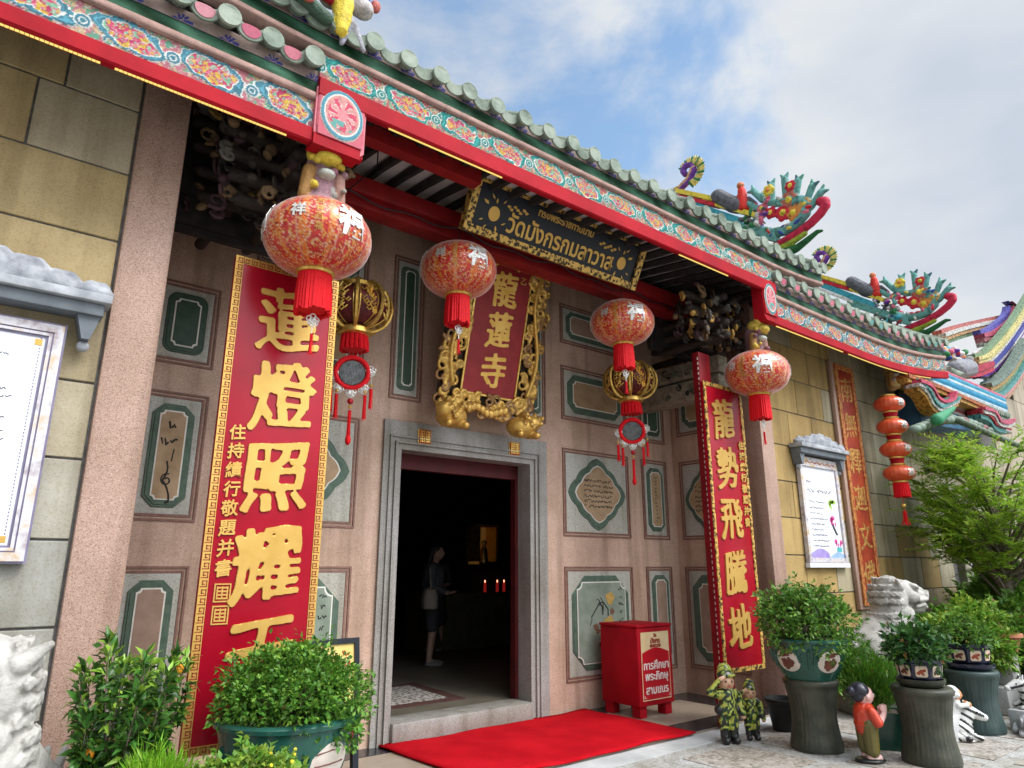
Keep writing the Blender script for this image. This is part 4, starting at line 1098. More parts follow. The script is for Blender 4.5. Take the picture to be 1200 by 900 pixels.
# vertical board on the street front
t = thing("inscription_board", "narrow weathered red board with gold characters on the ochre stone wall", "sign board", (10.02, 4.665, 1.05))
g = MB(F); g.cbox(-.36, .36, 0, 3.5, -.01, .05, M_PINK, .012); g.build("stone_surround", t, 30)
g = MB(F); M_WGOLD = mat('worn_gold', (.26, .10, .03), (.56, .33, .09), 18, .5, metal=.3); M_REDW = mat("weathered_red", (.20, .02, .012), (.34, .05, .015), 5, .55, bump=.3); M_ORB = mat("worn_gilt_border", (.28, .05, .02), (.46, .22, .06), 24, .5, contrast=(.42, .58))
g.cbox(-.27, .27, .06, 3.46, .04, .068, M_REDW, .006)
g.ring([(-.28, .05), (.28, .05), (.28, 3.47), (-.28, 3.47)], [(-.20, .13), (.20, .13), (.20, 3.39), (-.20, 3.39)], .05, .078, M_ORB); g.build("board", t, 30)
for i, ch in enumerate("南無釋迦文佛"):
    g = MB(F); g.brush(ch, .40, 0, 3.10 - i * .53, .07, M_WGOLD, .95, .014, .008, .008); g.build("gold_character", t)

# sign over the porch
t = thing("temple_signboard", "long black signboard with gold lettering and gilt frame hung under the eave", "sign", (4.24, 4.60, 4.58))
FS = frame_of(0, 0, .46)
g = MB(FS); g.cbox(-1.1, 1.1, 0, .44, -.05, 0, M_BLACK, .008); g.build("panel", t)
g = MB(FS); b = .07
g.ring([(-1.14, -.05), (1.14, -.05), (1.14, .48), (-1.14, .48)], [(-1.14 + b, -.05 + b), (1.14 - b, -.05 + b), (1.14 - b, .48 - b), (-1.14 + b, .48 - b)], -.06, .028, M_GOLDK)
g.build("gilt_frame", t)
g = MB(FS); g.text("วัดมังกรกมลาวาส", .235, 0.02, .155, .001, M_GOLD, .003, .004, .001, sx=.86); g.build("lettering", t)
g = MB(FS); g.text("ทรงพระราชทานนาม", .10, 0, .34, .001, M_GOLD, .003, .002, 0, sx=.95); g.build("small_lettering", t)
g = MB(FS)
for s in (-1, 1):
    g.prism([(s * .85 + .062 * math.cos(a), .175 + .068 * math.sin(a)) for a in np.linspace(0, 2 * PI, 20, endpoint=False)], 0, .006, M_GOLD)
    for (a, b2, l, w2, q) in ((.85, .27, .05, .018, 1.5), (.88, .30, .06, .014, .8), (.80, .08, .07, .018, -1.8), (.93, .24, .07, .025, .5), (.75, .10, .06, .012, 2.6), (.95, .1, .05, .012, -.4), (.78, .29, .05, .012, 2.2), (.90, .06, .06, .012, -.9)):
        c, sn = math.cos(q), math.sin(q)
        pl = [(s * (a + l * u * c - w2 * v * sn), b2 + l * u * sn + w2 * v * c) for u, v in ((0, 0), (.4, .7), (1, 0), (.5, -.6))]
        g.prism(ccw(pl), 0, .005, M_GOLD)
    for k in range(7):
        a, b2 = .60 + .035 * k - .1, .285 + .02 * math.sin(k * 2.1)
        g.prism([(s * (a) + .02 * math.cos(q) * (1 + .4 * math.sin(3 * q + k)), b2 + .014 * math.sin(q)) for q in np.linspace(0, 2 * PI, 10, endpoint=False)], 0, .004, M_GOLD)
g.build("gilt_flowers", t)

# plaque over the door
t = thing("carved_plaque", "red name plaque with three gold characters in an openwork gilt dragon frame above the doorway", "plaque", (4.25, 5.86, 2.98))
LN = .235; FP = frame_of(0, 0, LN)
g = MB(FP); g.cbox(-.36, .36, .42, 1.86, -.03, .01, mat("plaque_red", (.20, .012, .014), (.27, .02, .02), 6, .45), .006)
g.ring([(-.37, .41), (.37, .41), (.37, 1.87), (-.37, 1.87)], [(-.35, .43), (.35, .43), (.35, 1.85), (-.35, 1.85)], 0, .02, M_GOLDB); g.build("board", t)
for i, ch in enumerate("龍蓮寺"):
    g = MB(FP); g.brush(ch, .41, .02, 1.60 - i * .45, .012, mat("character_gold", (.62, .36, .06), (.74, .47, .12), 12, .45, metal=.2), .82, .013, .011, .01, .0065); g.build("gold_character", t)
g = MB(FP); g.text("乙", .09, .25, 1.75, .012, M_GOLD, .004, .002); g.build("small_character", t)
g = MB(FP); g.prism(ccw([(-.60, .25), (.60, .25), (.62, 1.0), (.56, 1.95), (-.56, 1.95), (-.62, 1.0)]), -.06, -.035, mat('dark_backing', (.03, .02, .012), (.06, .035, .02), 8, .7)); g.build('back_plate', t)  # dark brown plate behind the openwork frame
pr = []; r = random.Random(31)
W = lambda a, b, d=0: (a, -math.sin(LN) * b - math.cos(LN) * d, math.cos(LN) * b - math.sin(LN) * d)
U_, V_ = W(1, 0), W(0, 1)
def sw(a, b, rad, n=10): pr.extend(spiral(W(a, b, r.uniform(0, .03)), U_, V_, rad, r.uniform(.9, 1.5) * r.choice((-1, 1)), r.random() * 6, .022, r.choice((C_G, C_G, (.40, .24, .06), (.22, .12, .05))), n))
for s in (-1, 1):
    for k in range(44): sw(s * r.uniform(.40, .64), .40 + k * .036, r.uniform(.05, .09))
    pr += chain([W(s * (.50 + .07 * math.sin(q * 6)), .5 + 1.35 * q, .05) for q in np.linspace(0, 1, 16)], .026, .018, C_G)
for k in range(34): sw(-.66 + k * .04, r.uniform(1.89, 2.04), r.uniform(.05, .085))
for k in range(34): sw(-.62 + k * .037, r.uniform(.22, .40), r.uniform(.05, .08))
for k in range(9): pr.append(('s', W(-.25 + k * .06, .26 + .03 * math.sin(k), .05), (.035, .03, .05), None, C_G))
attach_local = lambda o, p: setattr(o, "parent", p)
sculpt("carved_frame", pr, M_GOLDB if False else mat("openwork_gilt", (1, 1, 1), (1.35, 1.35, 1.3), 30, .34, metal=.5, attr=True, bump=.4, bscale=70), t, voxel=.0095, smooth=0)
for s in (-1, 1):
    pr = [('s', (s * .46, -.10, .12), (.17, .15, .12), None, C_G), ('s', (s * .58, -.16, .17), (.10, .09, .09), None, C_G), ('c', (s * .4, -.1, .05), (s * .36, -.22, .02), .05, .04, C_G), ('c', (s * .55, -.1, .05), (s * .58, -.24, .02), .05, .04, C_G)]
    for k in range(26): pr.append(('s', (s * r.uniform(.36, .68), r.uniform(-.26, -.12), r.uniform(.08, .27)), .028, None, r.choice((C_G, (.35, .2, .05)))))
    sculpt("lion_foot", pr, MATS["openwork_gilt"], t, voxel=.009, smooth=1)

# ------------------------------------------------------------------ lanterns
M_LRED = mat("lantern_gauze", (.86, .86, .86), (1, 1, 1), 60, .36, metal=.10, attr=True, coat=.6, bump=.25, bscale=45)
_b = M_LRED.node_tree.nodes['Principled BSDF']; _b.inputs['Sheen Weight'].default_value = .55; _b.inputs['Sheen Roughness'].default_value = .35
def lantern_body(name, rx, rz, parent, seed, nu=200, nv=90, plain=False):
    q, p = np.meshgrid(np.linspace(0, 2 * PI, nu, endpoint=False), np.linspace(.16, PI - .16, nv))
    q = q.ravel(); p = p.ravel()
    ribs = 24; rb = np.abs(np.sin(q * ribs / 2)) ** .6
    rr_ = rx * np.sin(p) ** .86 * (1 - .012 * (1 - rb)) 
    P = np.c_[rr_ * np.cos(q), rr_ * np.sin(q), rz * np.cos(p) * (.94)]
    n = fbm(q * 6 + seed, p * 6, 3); n2 = fbm(q * 24 + seed, p * 26 + 9, 2); n3 = fbm(q * 34, p * 34 + seed, 2)
    c = np.tile(np.array((.50, .018, .014)), (len(q), 1)) * (.8 + .4 * n[:, None])
    zz = (PI / 2 - p) / (PI / 2)
    colm = np.cos(q * 12 + seed)
    c[(colm > .70)] = np.array((.60, .13, .015)) * (.85 + .3 * n[(colm > .70), None])
    k = (n2 > .62) & (np.abs(zz) < .85); c[k] = (.60, .24, .04)
    k = (n3 > .70); c[k] = (.62, .40, .26)
    k = (n3 < .33) & (n2 > .45); c[k] = (.30, .006, .01)
    c[(np.abs(np.sin(q * ribs / 2)) < .10)] = (.56, .22, .14)
    k = (np.abs(zz) > .80); c[k] = c[k] * .5 + np.array((.55, .32, .12)) * .5
    i = np.arange(nu * nv).reshape(nv, nu); j = np.roll(i, -1, axis=1)
    F_ = np.stack([i[:-1], i[1:], j[1:], j[:-1]], -1).reshape(-1, 4)
    return npmesh(name, P, F_, M_LRED, parent, colv=c, smooth=True)
def tassel(g, x, y, z, L_, r0, m, n=22, r1=None):
    for k in range(n):
        q = 2 * PI * k / n; dr = random.uniform(-.006, .006)
        g.tube([(x + r0 * .93 * math.cos(q), y + r0 * .93 * math.sin(q), z), (x + (r0 + dr) * math.cos(q), y + (r0 + dr) * math.sin(q), z - L_ * .5), (x + ((r1 or r0) * 1.03 + dr) * math.cos(q), y + ((r1 or r0) * 1.03 + dr) * math.sin(q), z - L_ * random.uniform(.96, 1.06))], r0 * .16, m, 5)
    g.tube([(x, y, z), (x, y, z - L_ * .95)], r0 * .85, m, 10)
def charm(g, x, y, z, s, m):
    for (dx, dz) in ((0, 0), (-.5, .2), (.5, .2), (0, .55), (0, -.55), (-.35, -.3), (.35, -.3)):
        pts = [(x + s * (dx * .8 + .34 * math.cos(q)), y + random.uniform(-.004, .004), z + s * (dz * .8 + .34 * math.sin(q))) for q in np.linspace(0, 2 * PI, 11)]
        g.tube(pts, s * .085, m, 5)
def red_lantern(label, loc, D, hang_z, rz, turn, txt="福"):
    rx, rz_ = D / 2, D / 2 * .76
    t = thing("red_lantern", label, "lantern", loc, rz, "big red silk lanterns under the eaves")
    lantern_body("gauze_body", rx, rz_, t, loc[0])
    g = MB(); g.lathe([(rx * .30, rz_ * .86), (rx * .33, rz_ * .93), (rx * .22, rz_ * 1.02), (rx * .10, rz_ * 1.08)], M_GOLDB, 24); g.build("top_cap", t, True)
    g = MB(); g.lathe([(rx * .33, -rz_ * .98), (rx * .36, -rz_ * .93), (rx * .34, -rz_ * .86)], M_GOLDB, 24); g.build("bottom_ring", t, True)
    g = MB(); tassel(g, 0, 0, -rz_ * .95, rx * .76, rx * .285, M_TASS, 30); g.build("fringe", t, True)
    g = MB(); z = -rz_ * .95 - rx * .92
    g.tube([(0, 0, -rz_), (0, 0, z)], .003, M_TASS, 5); charm(g, 0, -.02, z, rx * .16, M_SILV)
    tassel(g, 0, -.02, z - rx * .26, rx * .40, .010, M_TASS, 8, .020); g.tube([(0, -.02, z - .05), (0, -.02, z - rx * .27)], .004, M_SILV, 5); g.build("charm_tassel", t, True)
    g = MB(); g.tube([(0, 0, rz_), (0, 0, hang_z - loc[2])], .005, M_WOODK, 6); g.build("cord", t)
    def W(q0, z0):
        def f(x, y, d):
            lat = (z0 + y) / rz_; lat = max(-.93, min(.93, lat)); R = rx * math.sqrt(1 - lat * lat) ** .93
            q = q0 + x / rx; e = d + .004
            return ((R + e) * math.cos(q), (R + e) * math.sin(q), z0 + y + e * lat)
        return f
    face = math.atan2(-loc[1], -loc[0])
    for (q, ch, s, zz, m) in ((face + turn - rz, txt, .30, .03, M_SILV), (face + turn - 1.0 - rz, "祥", .14, .05, M_SILV), (face + turn - 2.1 - rz, txt, .30, .08, M_SILV), (face + turn + 1.6 - rz, txt, .30, .08, M_SILV), (face + turn + 3.1 - rz, txt, .30, .08, M_SILV)):
        g = MB(); g.text(ch, s * D, 0, 0, 0, m, .002, s * .020, 0, wrap=W(q, zz * D), res=3); g.build("silver_character", t)
    g = MB()
    for i, ch in enumerate("吉祥百福"): g.text(ch, .075 * D, 0, .13 * D - i * .085 * D, 0, M_GOLD, .001, 0, 0, wrap=W(face + turn - .62 - rz, .02), res=2)
    g.build("gold_characters", t)
    return t
red_lantern("largest red lantern with silver characters hanging in front of the left couplet board", (1.63, 4.2, 3.79), .73, 4.36, .0, .62)
red_lantern("red lantern hanging in front of the carved plaque above the doorway", (3.22, 4.83, 4.23), .70, 4.66, .12, .52)
red_lantern("red lantern hanging above the right-hand gold lantern with hanging mirror", (5.38, 4.80, 4.20), .70, 4.66, -.1, .45)
red_lantern("red lantern with silver characters in front of the right granite pillar", (6.99, 4.2, 3.78), .73, 4.36, .05, .18)
M_MAR = mat("maroon_silk", (.06, .008, .012), (.14, .02, .02), 20, .5)
def gold_lantern(label, loc):
    t = thing("palace_lantern", label, "lantern", loc, -.43, "gold ribbed palace lanterns in the porch"); R, H = .30, .20
    g = MB(); g.lathe([(.09, -H)] + [(R * math.sin(p) * .97, -H * math.cos(p)) for p in np.linspace(.3, PI - .3, 14)] + [(.09, H)], M_MAR, 40); g.build("silk_body", t, True)
    g = MB()
    for k in range(8):
        q = 2 * PI * k / 8
        pts = [((.08 + (R * 1.06 - .08) * math.sin(p) ** .8) * math.cos(q), (.08 + (R * 1.06 - .08) * math.sin(p) ** .8) * math.sin(q), -H * 1.12 * math.cos(p)) for p in np.linspace(.12, PI - .12, 16)]
        g.tube(pts, .017, M_GOLDB, 6)
        for d in (-.1, .1): g.tube([((R * .985 * math.sin(p)) * math.cos(q + d), (R * .985 * math.sin(p)) * math.sin(q + d), -H * 1.0 * math.cos(p)) for p in np.linspace(.4, PI - .4, 12)], .006, M_GOLDB, 5)
    g.build("gilt_rib", t, True)
    g = MB()
    for k in range(8):
        q = 2 * PI * (k + .5) / 8
        for i in range(24):
            z = -.12 + .010 * i + random.uniform(-.01, .01); a = q + random.uniform(-.2, .2)
            g.tube([(R * .985 * math.cos(a + e), R * .985 * math.sin(a + e), z + f) for e, f in ((-.08, .01), (0, -.012), (.08, .012))], .007, M_GOLDB, 4)
    g.build("filigree", t)
    g = MB(); g.lathe([(.13, -H * 1.0), (.15, -H * 1.1), (.15, -H * 1.3), (.12, -H * 1.38)], M_GOLDB, 24); g.build("bottom_ring", t, True)
    g = MB(); g.lathe([(.13, H * .95), (.14, H * 1.1), (.08, H * 1.3), (.03, H * 1.45)], M_GOLDB, 24); g.build("top_cap", t, True)
    g = MB(); g.tube([(0, 0, H * 1.4), (0, 0, 1.0)], .005, M_WOODK, 5); g.build("cord", t)
    # the hanging mirror and its charms
    g = MB(); zc = -.62
    tassel(g, 0, 0, -H * 1.35, .14, .11, M_TASS, 18)
    g.build("upper_fringe", t, True)
    g = MB(); g.tube([(.0 + .14 * math.cos(q), -.02, zc + .14 * math.sin(q)) for q in np.linspace(0, 2 * PI, 25)], .024, M_TASS, 8, cap=False); g.build("red_hoop", t, True)
    g = MB(((0, -.02, 0), (1, 0, 0), (0, 0, 1), (0, -1, 0))); g.prism([(.12 * math.cos(q), zc + .12 * math.sin(q)) for q in np.linspace(0, 2 * PI, 24, endpoint=False)], -.01, .006, mat("dark_bronze_disc", (.07, .075, .075), (.14, .145, .14), 25, .35, metal=.6, bump=.5), bev=.01); g.build("bronze_disc", t)
    g = MB()
    for (x, z) in ((.16, zc + .02), (-.16, zc - .02), (0, zc - .18), (.10, zc - .14), (-.1, zc - .14)): charm(g, x, -.03, z, .06, M_SILV)
    g.build("silver_charms", t, True)
    for (x, z, l) in ((.17, zc - .14, .18), (-.17, zc - .16, .20), (.12, zc - .2, .22), (-.12, zc - .2, .22), (0, zc - .34, .26)):
        g = MB(); g.tube([(x, -.03, z + .14), (x, -.03, z)], .003, M_SILV, 4)
        g.ball((x, -.03, z + .03), .018, M_GOLDB, 1); tassel(g, x, -.03, z, l, .014, M_TASS, 8, .018)
        if x == 0: g.ball((x, -.03, z + .08), .028, mat("red_bead", (.35, .01, .015), None, 5, .3), 2); g.ball((x, -.03, z - l), (.026, .026, .045), M_TASS, 2)
        g.build("tassel", t, True)
    return t
gl = gold_lantern("gold ribbed lantern with hanging bronze mirror half hidden by the left couplet board", (2.50, 5.4, 3.87))
for o in [dup(gl, (6.12, 5.38, 3.79), -.85, "gold ribbed lantern with hanging mirror directly below a red lantern")]: pass

t = thing("lantern_string", "string of four small orange red lanterns on the ochre wall", "lantern", (10.57, 4.25, 0))
g = MB()
for k, z in enumerate((3.95, 3.61, 3.27, 2.92)):
    L_ = MB()
    L_.lathe([(.085, -.115)] + [(.215 * math.sin(p), -.125 * math.cos(p)) for p in np.linspace(.42, PI - .42, 15)] + [(.085, .115)], mat("small_lantern_silk", (.52, .055, .02), (.60, .11, .04), 14, .38, coat=.4), 64, (0, 0, z), wave=lambda q, zz: 1 - .03 * abs(math.cos(q * 10)) ** 3)
    b = L_.build("lantern_body", t, True)
    c = MB(); c.lathe([(.10, z - .135), (.105, z - .115)], M_GOLDB, 20); c.lathe([(.10, z + .115), (.105, z + .135)], M_GOLDB, 20); c.build("gilt_ring", b)
    c = MB(); c.lathe([(.10, z - .235), (.085, z - .19), (.10, z - .137)], M_RED, 20); c.build("red_neck", b, True)
    c = MB()
    def Wp(x, y, d, z=z): q = -1.9 + x / .2; R = .215 * math.sqrt(max(.1, 1 - (y / .125) ** 2)) + .004 + d; return (R * math.cos(q), R * math.sin(q), z + y)
    c.text("福", .12, 0, 0, 0, M_SILV, .001, .002, 0, wrap=Wp, res=2); c.build("silver_character", b)
tassel(g, 0, 0, 2.78, .20, .095, M_TASS, 24); g.build("fringe", t, True)
g = MB(); g.tube([(0, 0, 2.6), (0, 0, 2.36)], .004, M_TASS, 5); g.ball((0, 0, 2.46), .035, M_GOLDB, 2); tassel(g, 0, 0, 2.38, .2, .022, M_TASS, 10, .055); g.build("tassel", t, True)
g = MB(); g.tube([(0, 0, 4.07), (0, 0, 4.40)], .006, M_WOODK, 5); g.build("cord", t)

# ------------------------------------------------------------------ notice boards on the street front
def canopy(t, w, z, F, n):
    g = MB(F); g.cbox(-w / 2, w / 2, z, z + .055, 0, .19, M_GREYMOLD, .008); g.cbox(-w / 2 + .03, w / 2 - .03, z - .075, z - .001, 0, .15, M_GREYMOLDD, .008); g.build("canopy_shelf", t, 30)
    for s in (-1, 1):
        c = MB(F); c.prism(ccw([(s * (w / 2 - .04), z - .075), (s * (w / 2 - .16), z - .075), (s * (w / 2 - .12), z - .22), (s * (w / 2 - .08), z - .22)]), 0, .12, M_GREYMOLDD); c.ball((s * (w / 2 - .10), z - .25, .05), .035, M_GREYMOLD, 2); c.build("corbel", t, 30)
    pr = []
    for k in range(n):
        x = -w / 2 + w * (k + .5) / n; hgt = .07 + .12 * math.exp(-(x / (w * .28)) ** 2)
        for s in (-1, 1): pr += [(a, b, c2, d, e, None) for (a, b, c2, d, e, _) in spiral((x + s * .02, -.12, z + .055 + hgt * .5), (s, 0, 0), (0, 0, 1), hgt * .5, 1.2, -1.2, .028, None, 10)]
        pr.append(('s', (x, -.10, z + .05 + hgt * .35), (w / n * .6, .06, hgt * .5), None, None))
    sculpt("canopy_carving", pr, mat("plaster_scrolls", (.20, .21, .235), (.40, .41, .43), 9, .8, bump=.5, attr=True), t, voxel=.011, smooth=1)
M_NFR = mat("worn_picture_frame", (.30, .24, .24), (.46, .30, .12), 9, .5, third=(.55, .53, .56), contrast=(.3, .7), bump=.3)
M_MAUVE = mat("mauve_edge", (.14, .12, .19), (.20, .18, .26), 8, .4)
F0 = frame_of(0)
def handwriting(t, rows, z=.045, wgt=.0035):
    g = MB(F0); r = random.Random(rows[0][0] * 100)
    for (u0, u1, v, h) in rows: squiggle_lines(g, u0, u1, v - h, v + h, 1, z, M_INK, r, wgt, h * 1.6)
    g.build("handwriting", t)
t = thing("notice_board", "framed white notice with small black writing beside the left granite pillar under a carved canopy", "notice board", (-.10, 4.665, 1.62), 0, "notice boards on the front wall")
g = MB(F0); a0, a1, b0, b1 = -.42, .42, 0, 1.36
for i, (d, h, m) in enumerate(((0, .05, M_MAUVE), (.012, .06, M_NFR), (.058, .052, M_MAUVE), (.066, .056, M_NFR), (.082, .045, M_MAUVE))):
    e = (.012, .046, .008, .016, .012)[i]
    g.ring([(a0 + d, b0 + d), (a1 - d, b0 + d), (a1 - d, b1 - d), (a0 + d, b1 - d)], [(a0 + d + e, b0 + d + e), (a1 - d - e, b0 + d + e), (a1 - d - e, b1 - d - e), (a0 + d + e, b1 - d - e)], 0, h, m)
g.build("frame", t)
g = MB(F0); g.box(a0 + .09, a1 - .09, b0 + .09, b1 - .09, 0, .038, M_PAPER)
for k in range(60): g.box(a1 - .118, a1 - .112, b0 + .13 + k * .019, b0 + .14 + k * .019, .038, .0395, M_MAUVE)
for (x, z) in ((a1 - .125, b1 - .125), (a1 - .125, b0 + .125)): g.box(x - .018, x + .018, z - .018, z + .018, .038, .0405, M_GOLD)
g.build("sheet", t)
handwriting(t, [(-.28, u, v, .013) for u, v in ((.17, 1.14), (.10, 1.0), (.20, .94), (.24, .90), (.08, .86), (.08, .82), (.22, .78), (.22, .74), (.20, .70), (.22, .66), (.18, .62), (.19, .50), (.19, .46), (.16, .42))], .0385, .003)
canopy(t, 1.22, 1.50, F0, 7)
t = thing("notice_board", "white poster with pink and green printed flowers under a grey carved canopy", "notice board", (8.98, 4.665, 1.60), 0, "notice boards on the front wall")
g = MB(F0); a0, a1, b0, b1 = -.50, .50, 0, 1.42
g.ring([(a0, b0 + .06), (a1, b0 + .06), (a1, b1), (a0, b1)], [(a0 + .06, b0 + .12), (a1 - .06, b0 + .12), (a1 - .06, b1 - .12), (a0 + .06, b1 - .12)], 0, .055, M_NFR)
g.box(a0 - .02, a1 + .02, b0, b0 + .055, 0, .06, M_PAPER); g.build("frame", t)
g = MB(F0); u0, u1, v0, v1 = a0 + .055, a1 - .055, b0 + .11, b1 - .115
g.box(u0, u1, v0, v1, 0, .03, M_PAPER)
M_PIK = mat("pink_ink", (.55, .03, .22), (.62, .10, .30), 9, .5); M_LIM = mat("lime_ink", (.30, .50, .06), (.38, .58, .12), 9, .5); M_TEA = mat("teal_ink", (.06, .36, .38), (.1, .42, .42), 9, .5); M_VIO = mat("violet_wash", (.24, .16, .42), (.36, .30, .58), 5, .5); M_BLW = mat("blue_wash", (.20, .32, .60), (.34, .46, .70), 5, .5)
g.prism(ccw([(u0, v0), (u1, v0)] + [(u1 + (u0 - u1) * k / 10, v0 + .05 + .04 * math.sin(k * .9)) for k in range(11)]), .02, .032, M_BLW)
g.prism(ccw([(u0, v0), (u0 + .5, v0)] + [(u0 + .5 - .5 * k / 8, v0 + .02 + .11 * math.sin(.4 + k * .33)) for k in range(9)]), .02, .0335, M_VIO)
for (x, y, m, pts) in ((.28, .82, M_LIM, 1), (.27, .60, M_PIK, 2), (.33, .33, M_PIK, 3)):
    for k in range(5):
        q = k * .8 + pts; g.prism([(x + .07 * math.cos(q) + .06 * math.cos(e) * (.6 + .4 * math.sin(q)), y + .045 * math.sin(q) + .03 * math.sin(e)) for e in np.linspace(0, 2 * PI, 12, endpoint=False)], .02, .033, m)
g.box(.27, .40, .20, .26, .02, .033, M_TEA)
for k in range(2): g.tube([(.20 + k * .03, .56, .033), (.30 + k * .03, .42, .033)], .006, M_INK, 4)
g.build("sheet", t)
handwriting(t, [(-.33, .36, .98, .04), (-.35, -.2, 1.1, .02)], .0315, .006); handwriting(t, [(-.32, u, v, .018) for u, v in ((.12, .84), (.05, .76), (-.02, .69), (.13, .62), (.02, .55), (0, .48), (.1, .41), (.12, .34), (.1, .27))], .0315, .004)
g = MB(F0)
for k in range(12): g.tube([(-.36 + k * .065, 1.345 + .02 * (k % 2), .05), (-.31 + k * .065, 1.365 - .02 * (k % 2), .05)], .012, M_ORB, 5)
g.build("woven_band", t); canopy(t, 1.26, 1.52, F0, 7)

# ------------------------------------------------------------------ neighbouring gate at the right end of the front
gate = thing("side_gate", "neighbouring gatehouse with blue striped eave and sweeping painted gable beyond the ochre wall", "gatehouse", (15.5, 4.7, 0))
def gpart(mb, name, p=None, smooth=False):
    o = mb.build(name, None, smooth); return attach(o, p, gate) if p is None else attach(o, p)
PWG = ((0, 4.70, 0), (1, 0, 0), (0, 0, 1), (0, -1, 0))
g = MB(PWG); r = random.Random(4)
M_PLB = granite("beige_wall_slabs", (.95, .95, .95), (.8, .78, .72), (1, 1, 1), 70, .85, .75, attr=True)
for k in range(10):
    x = 13.27 if k < 6 else (16.6 if k < 8 else 18.4)
    while x < 23:
        w = r.uniform(.9, 1.3); z0, z1 = k * .66, (k + 1) * .66
        if not (z0 < 2.5 and x + w > 13.75 and x < 15.05): g.cbox(x + .006, x + w - .006, z0 + .006, z1 - .006, -.1, r.uniform(-.002, .002), M_PLB, .006, tuple(np.array((.36, .31, .235)) * r.uniform(.85, 1.1)))
        x += w
g.box(13.25, 13.74, 0, 4.2, -.3, -.02, M_JOINT); g.box(15.06, 23, 0, 4.2, -.3, -.02, M_JOINT); g.box(13.74, 15.06, 2.6, 4.2, -.3, -.02, M_JOINT); g.box(16.6, 23, 4.2, 5.2, -.3, -.02, M_JOINT); g.box(18.4, 23, 5.2, 6.5, -.3, -.02, M_JOINT)
gpart(g, "gate_wall")
M_GFR = granite("mossy_stone_frame", (.27, .25, .19), (.13, .12, .09), (.38, .36, .29), 60, .85, .6)
g = MB(PWG)
for b in ((13.55, 13.85, 0, 2.55), (14.95, 15.25, 0, 2.55), (13.5, 15.3, 2.55, 2.85), (13.35, 15.4, 2.9, 3.02), (13.65, 13.8, 2.3, 2.54)): g.cbox(*b, -.25, .10, M_GFR, .015)
gpart(g, "gate_doorway")
g = MB(); g.box(13.86, 14.94, 5.0, 5.05, 0, 2.55, M_DARKHALL); g.box(13.86, 14.2, 4.88, 4.95, 0, 2.3, mat("dark_red_door", (.10, .006, .012), (.16, .01, .02), 5, .5)); g.box(14.1, 14.9, 4.9, 4.96, 2.2, 2.5, M_PAPER); gpart(g, "gate_door")
# striped eave
def stripes(spec):
    hs = np.cumsum([0] + [a for a, _ in spec]); cols = np.array([c for _, c in spec])
    def f(u, v):
        i = np.clip(np.searchsorted(hs, v, side='right') - 1, 0, len(cols) - 1)
        n = fbm(u * 9, v * 30, 3); c = cols[i] * (.6 + .8 * n[:, None])
        return c, .02 * np.sin(PI * np.clip((v - hs[i]) / (hs[i + 1] - hs[i]), 0, 1))
    return f, float(hs[-1])
f, h = stripes([(.06, (.3, .27, .25)), (.05, (.22, .05, .05)), (.07, (.28, .26, .24)), (.05, (.08, .10, .12)), (.05, (.30, .25, .2)), (.09, (.10, .17, .12)), (.05, (.06, .10, .08)), (.05, (.45, .50, .52)), (.12, (.03, .20, .33)), (.04, (.42, .5, .52)), (.08, (.05, .25, .36)), (.05, (.50, .14, .20))])
attach(sheet("striped_eave", (11.9, 4.2, 4.13), Xv, Zv, 3.95, h, .02, f, None, thick=.4), None, gate)
g = MB()
for k in range(34): g.tube([(11.95 + k * .115, 4.14, 4.46), (11.95 + k * .115, 4.30, 4.50)], .045, M_TILE, 8)
gpart(g, "small_tile_ends", None, True)
g = MB()
for (x, y, z, w) in ((12.7, 4.9, 5.0, .5), (13.3, 5.0, 5.05, .5), (14.0, 5.05, 5.1, .6)): g.tube([(x, 4.3, 4.95), (x + .25, 5.6, 5.95)], .11, M_TILE, 10)
M_ORT = mat("terracotta_pan_tile", (.32, .17, .06), (.46, .30, .12), 9, .7)
g.add([(11.9, 4.25, 4.86), (16, 4.25, 4.86), (16, 6.4, 6.45), (11.9, 6.4, 6.45), (11.9, 4.25, 4.7), (16, 4.25, 4.7), (16, 6.4, 6.2), (11.9, 6.4, 6.2)], [(0, 1, 2, 3), (7, 6, 5, 4), (0, 4, 5, 1), (1, 5, 6, 2), (2, 6, 7, 3), (3, 7, 4, 0)], M_ORT)
gpart(g, "gate_roof_slope", None, 40)
M_MOSA = mat('porcelain_mosaic', (.28, .28, .28), (.92, .92, .92), 22, .5, attr=True, spec=.2, bump=.5, bscale=50, contrast=(.38, .56))
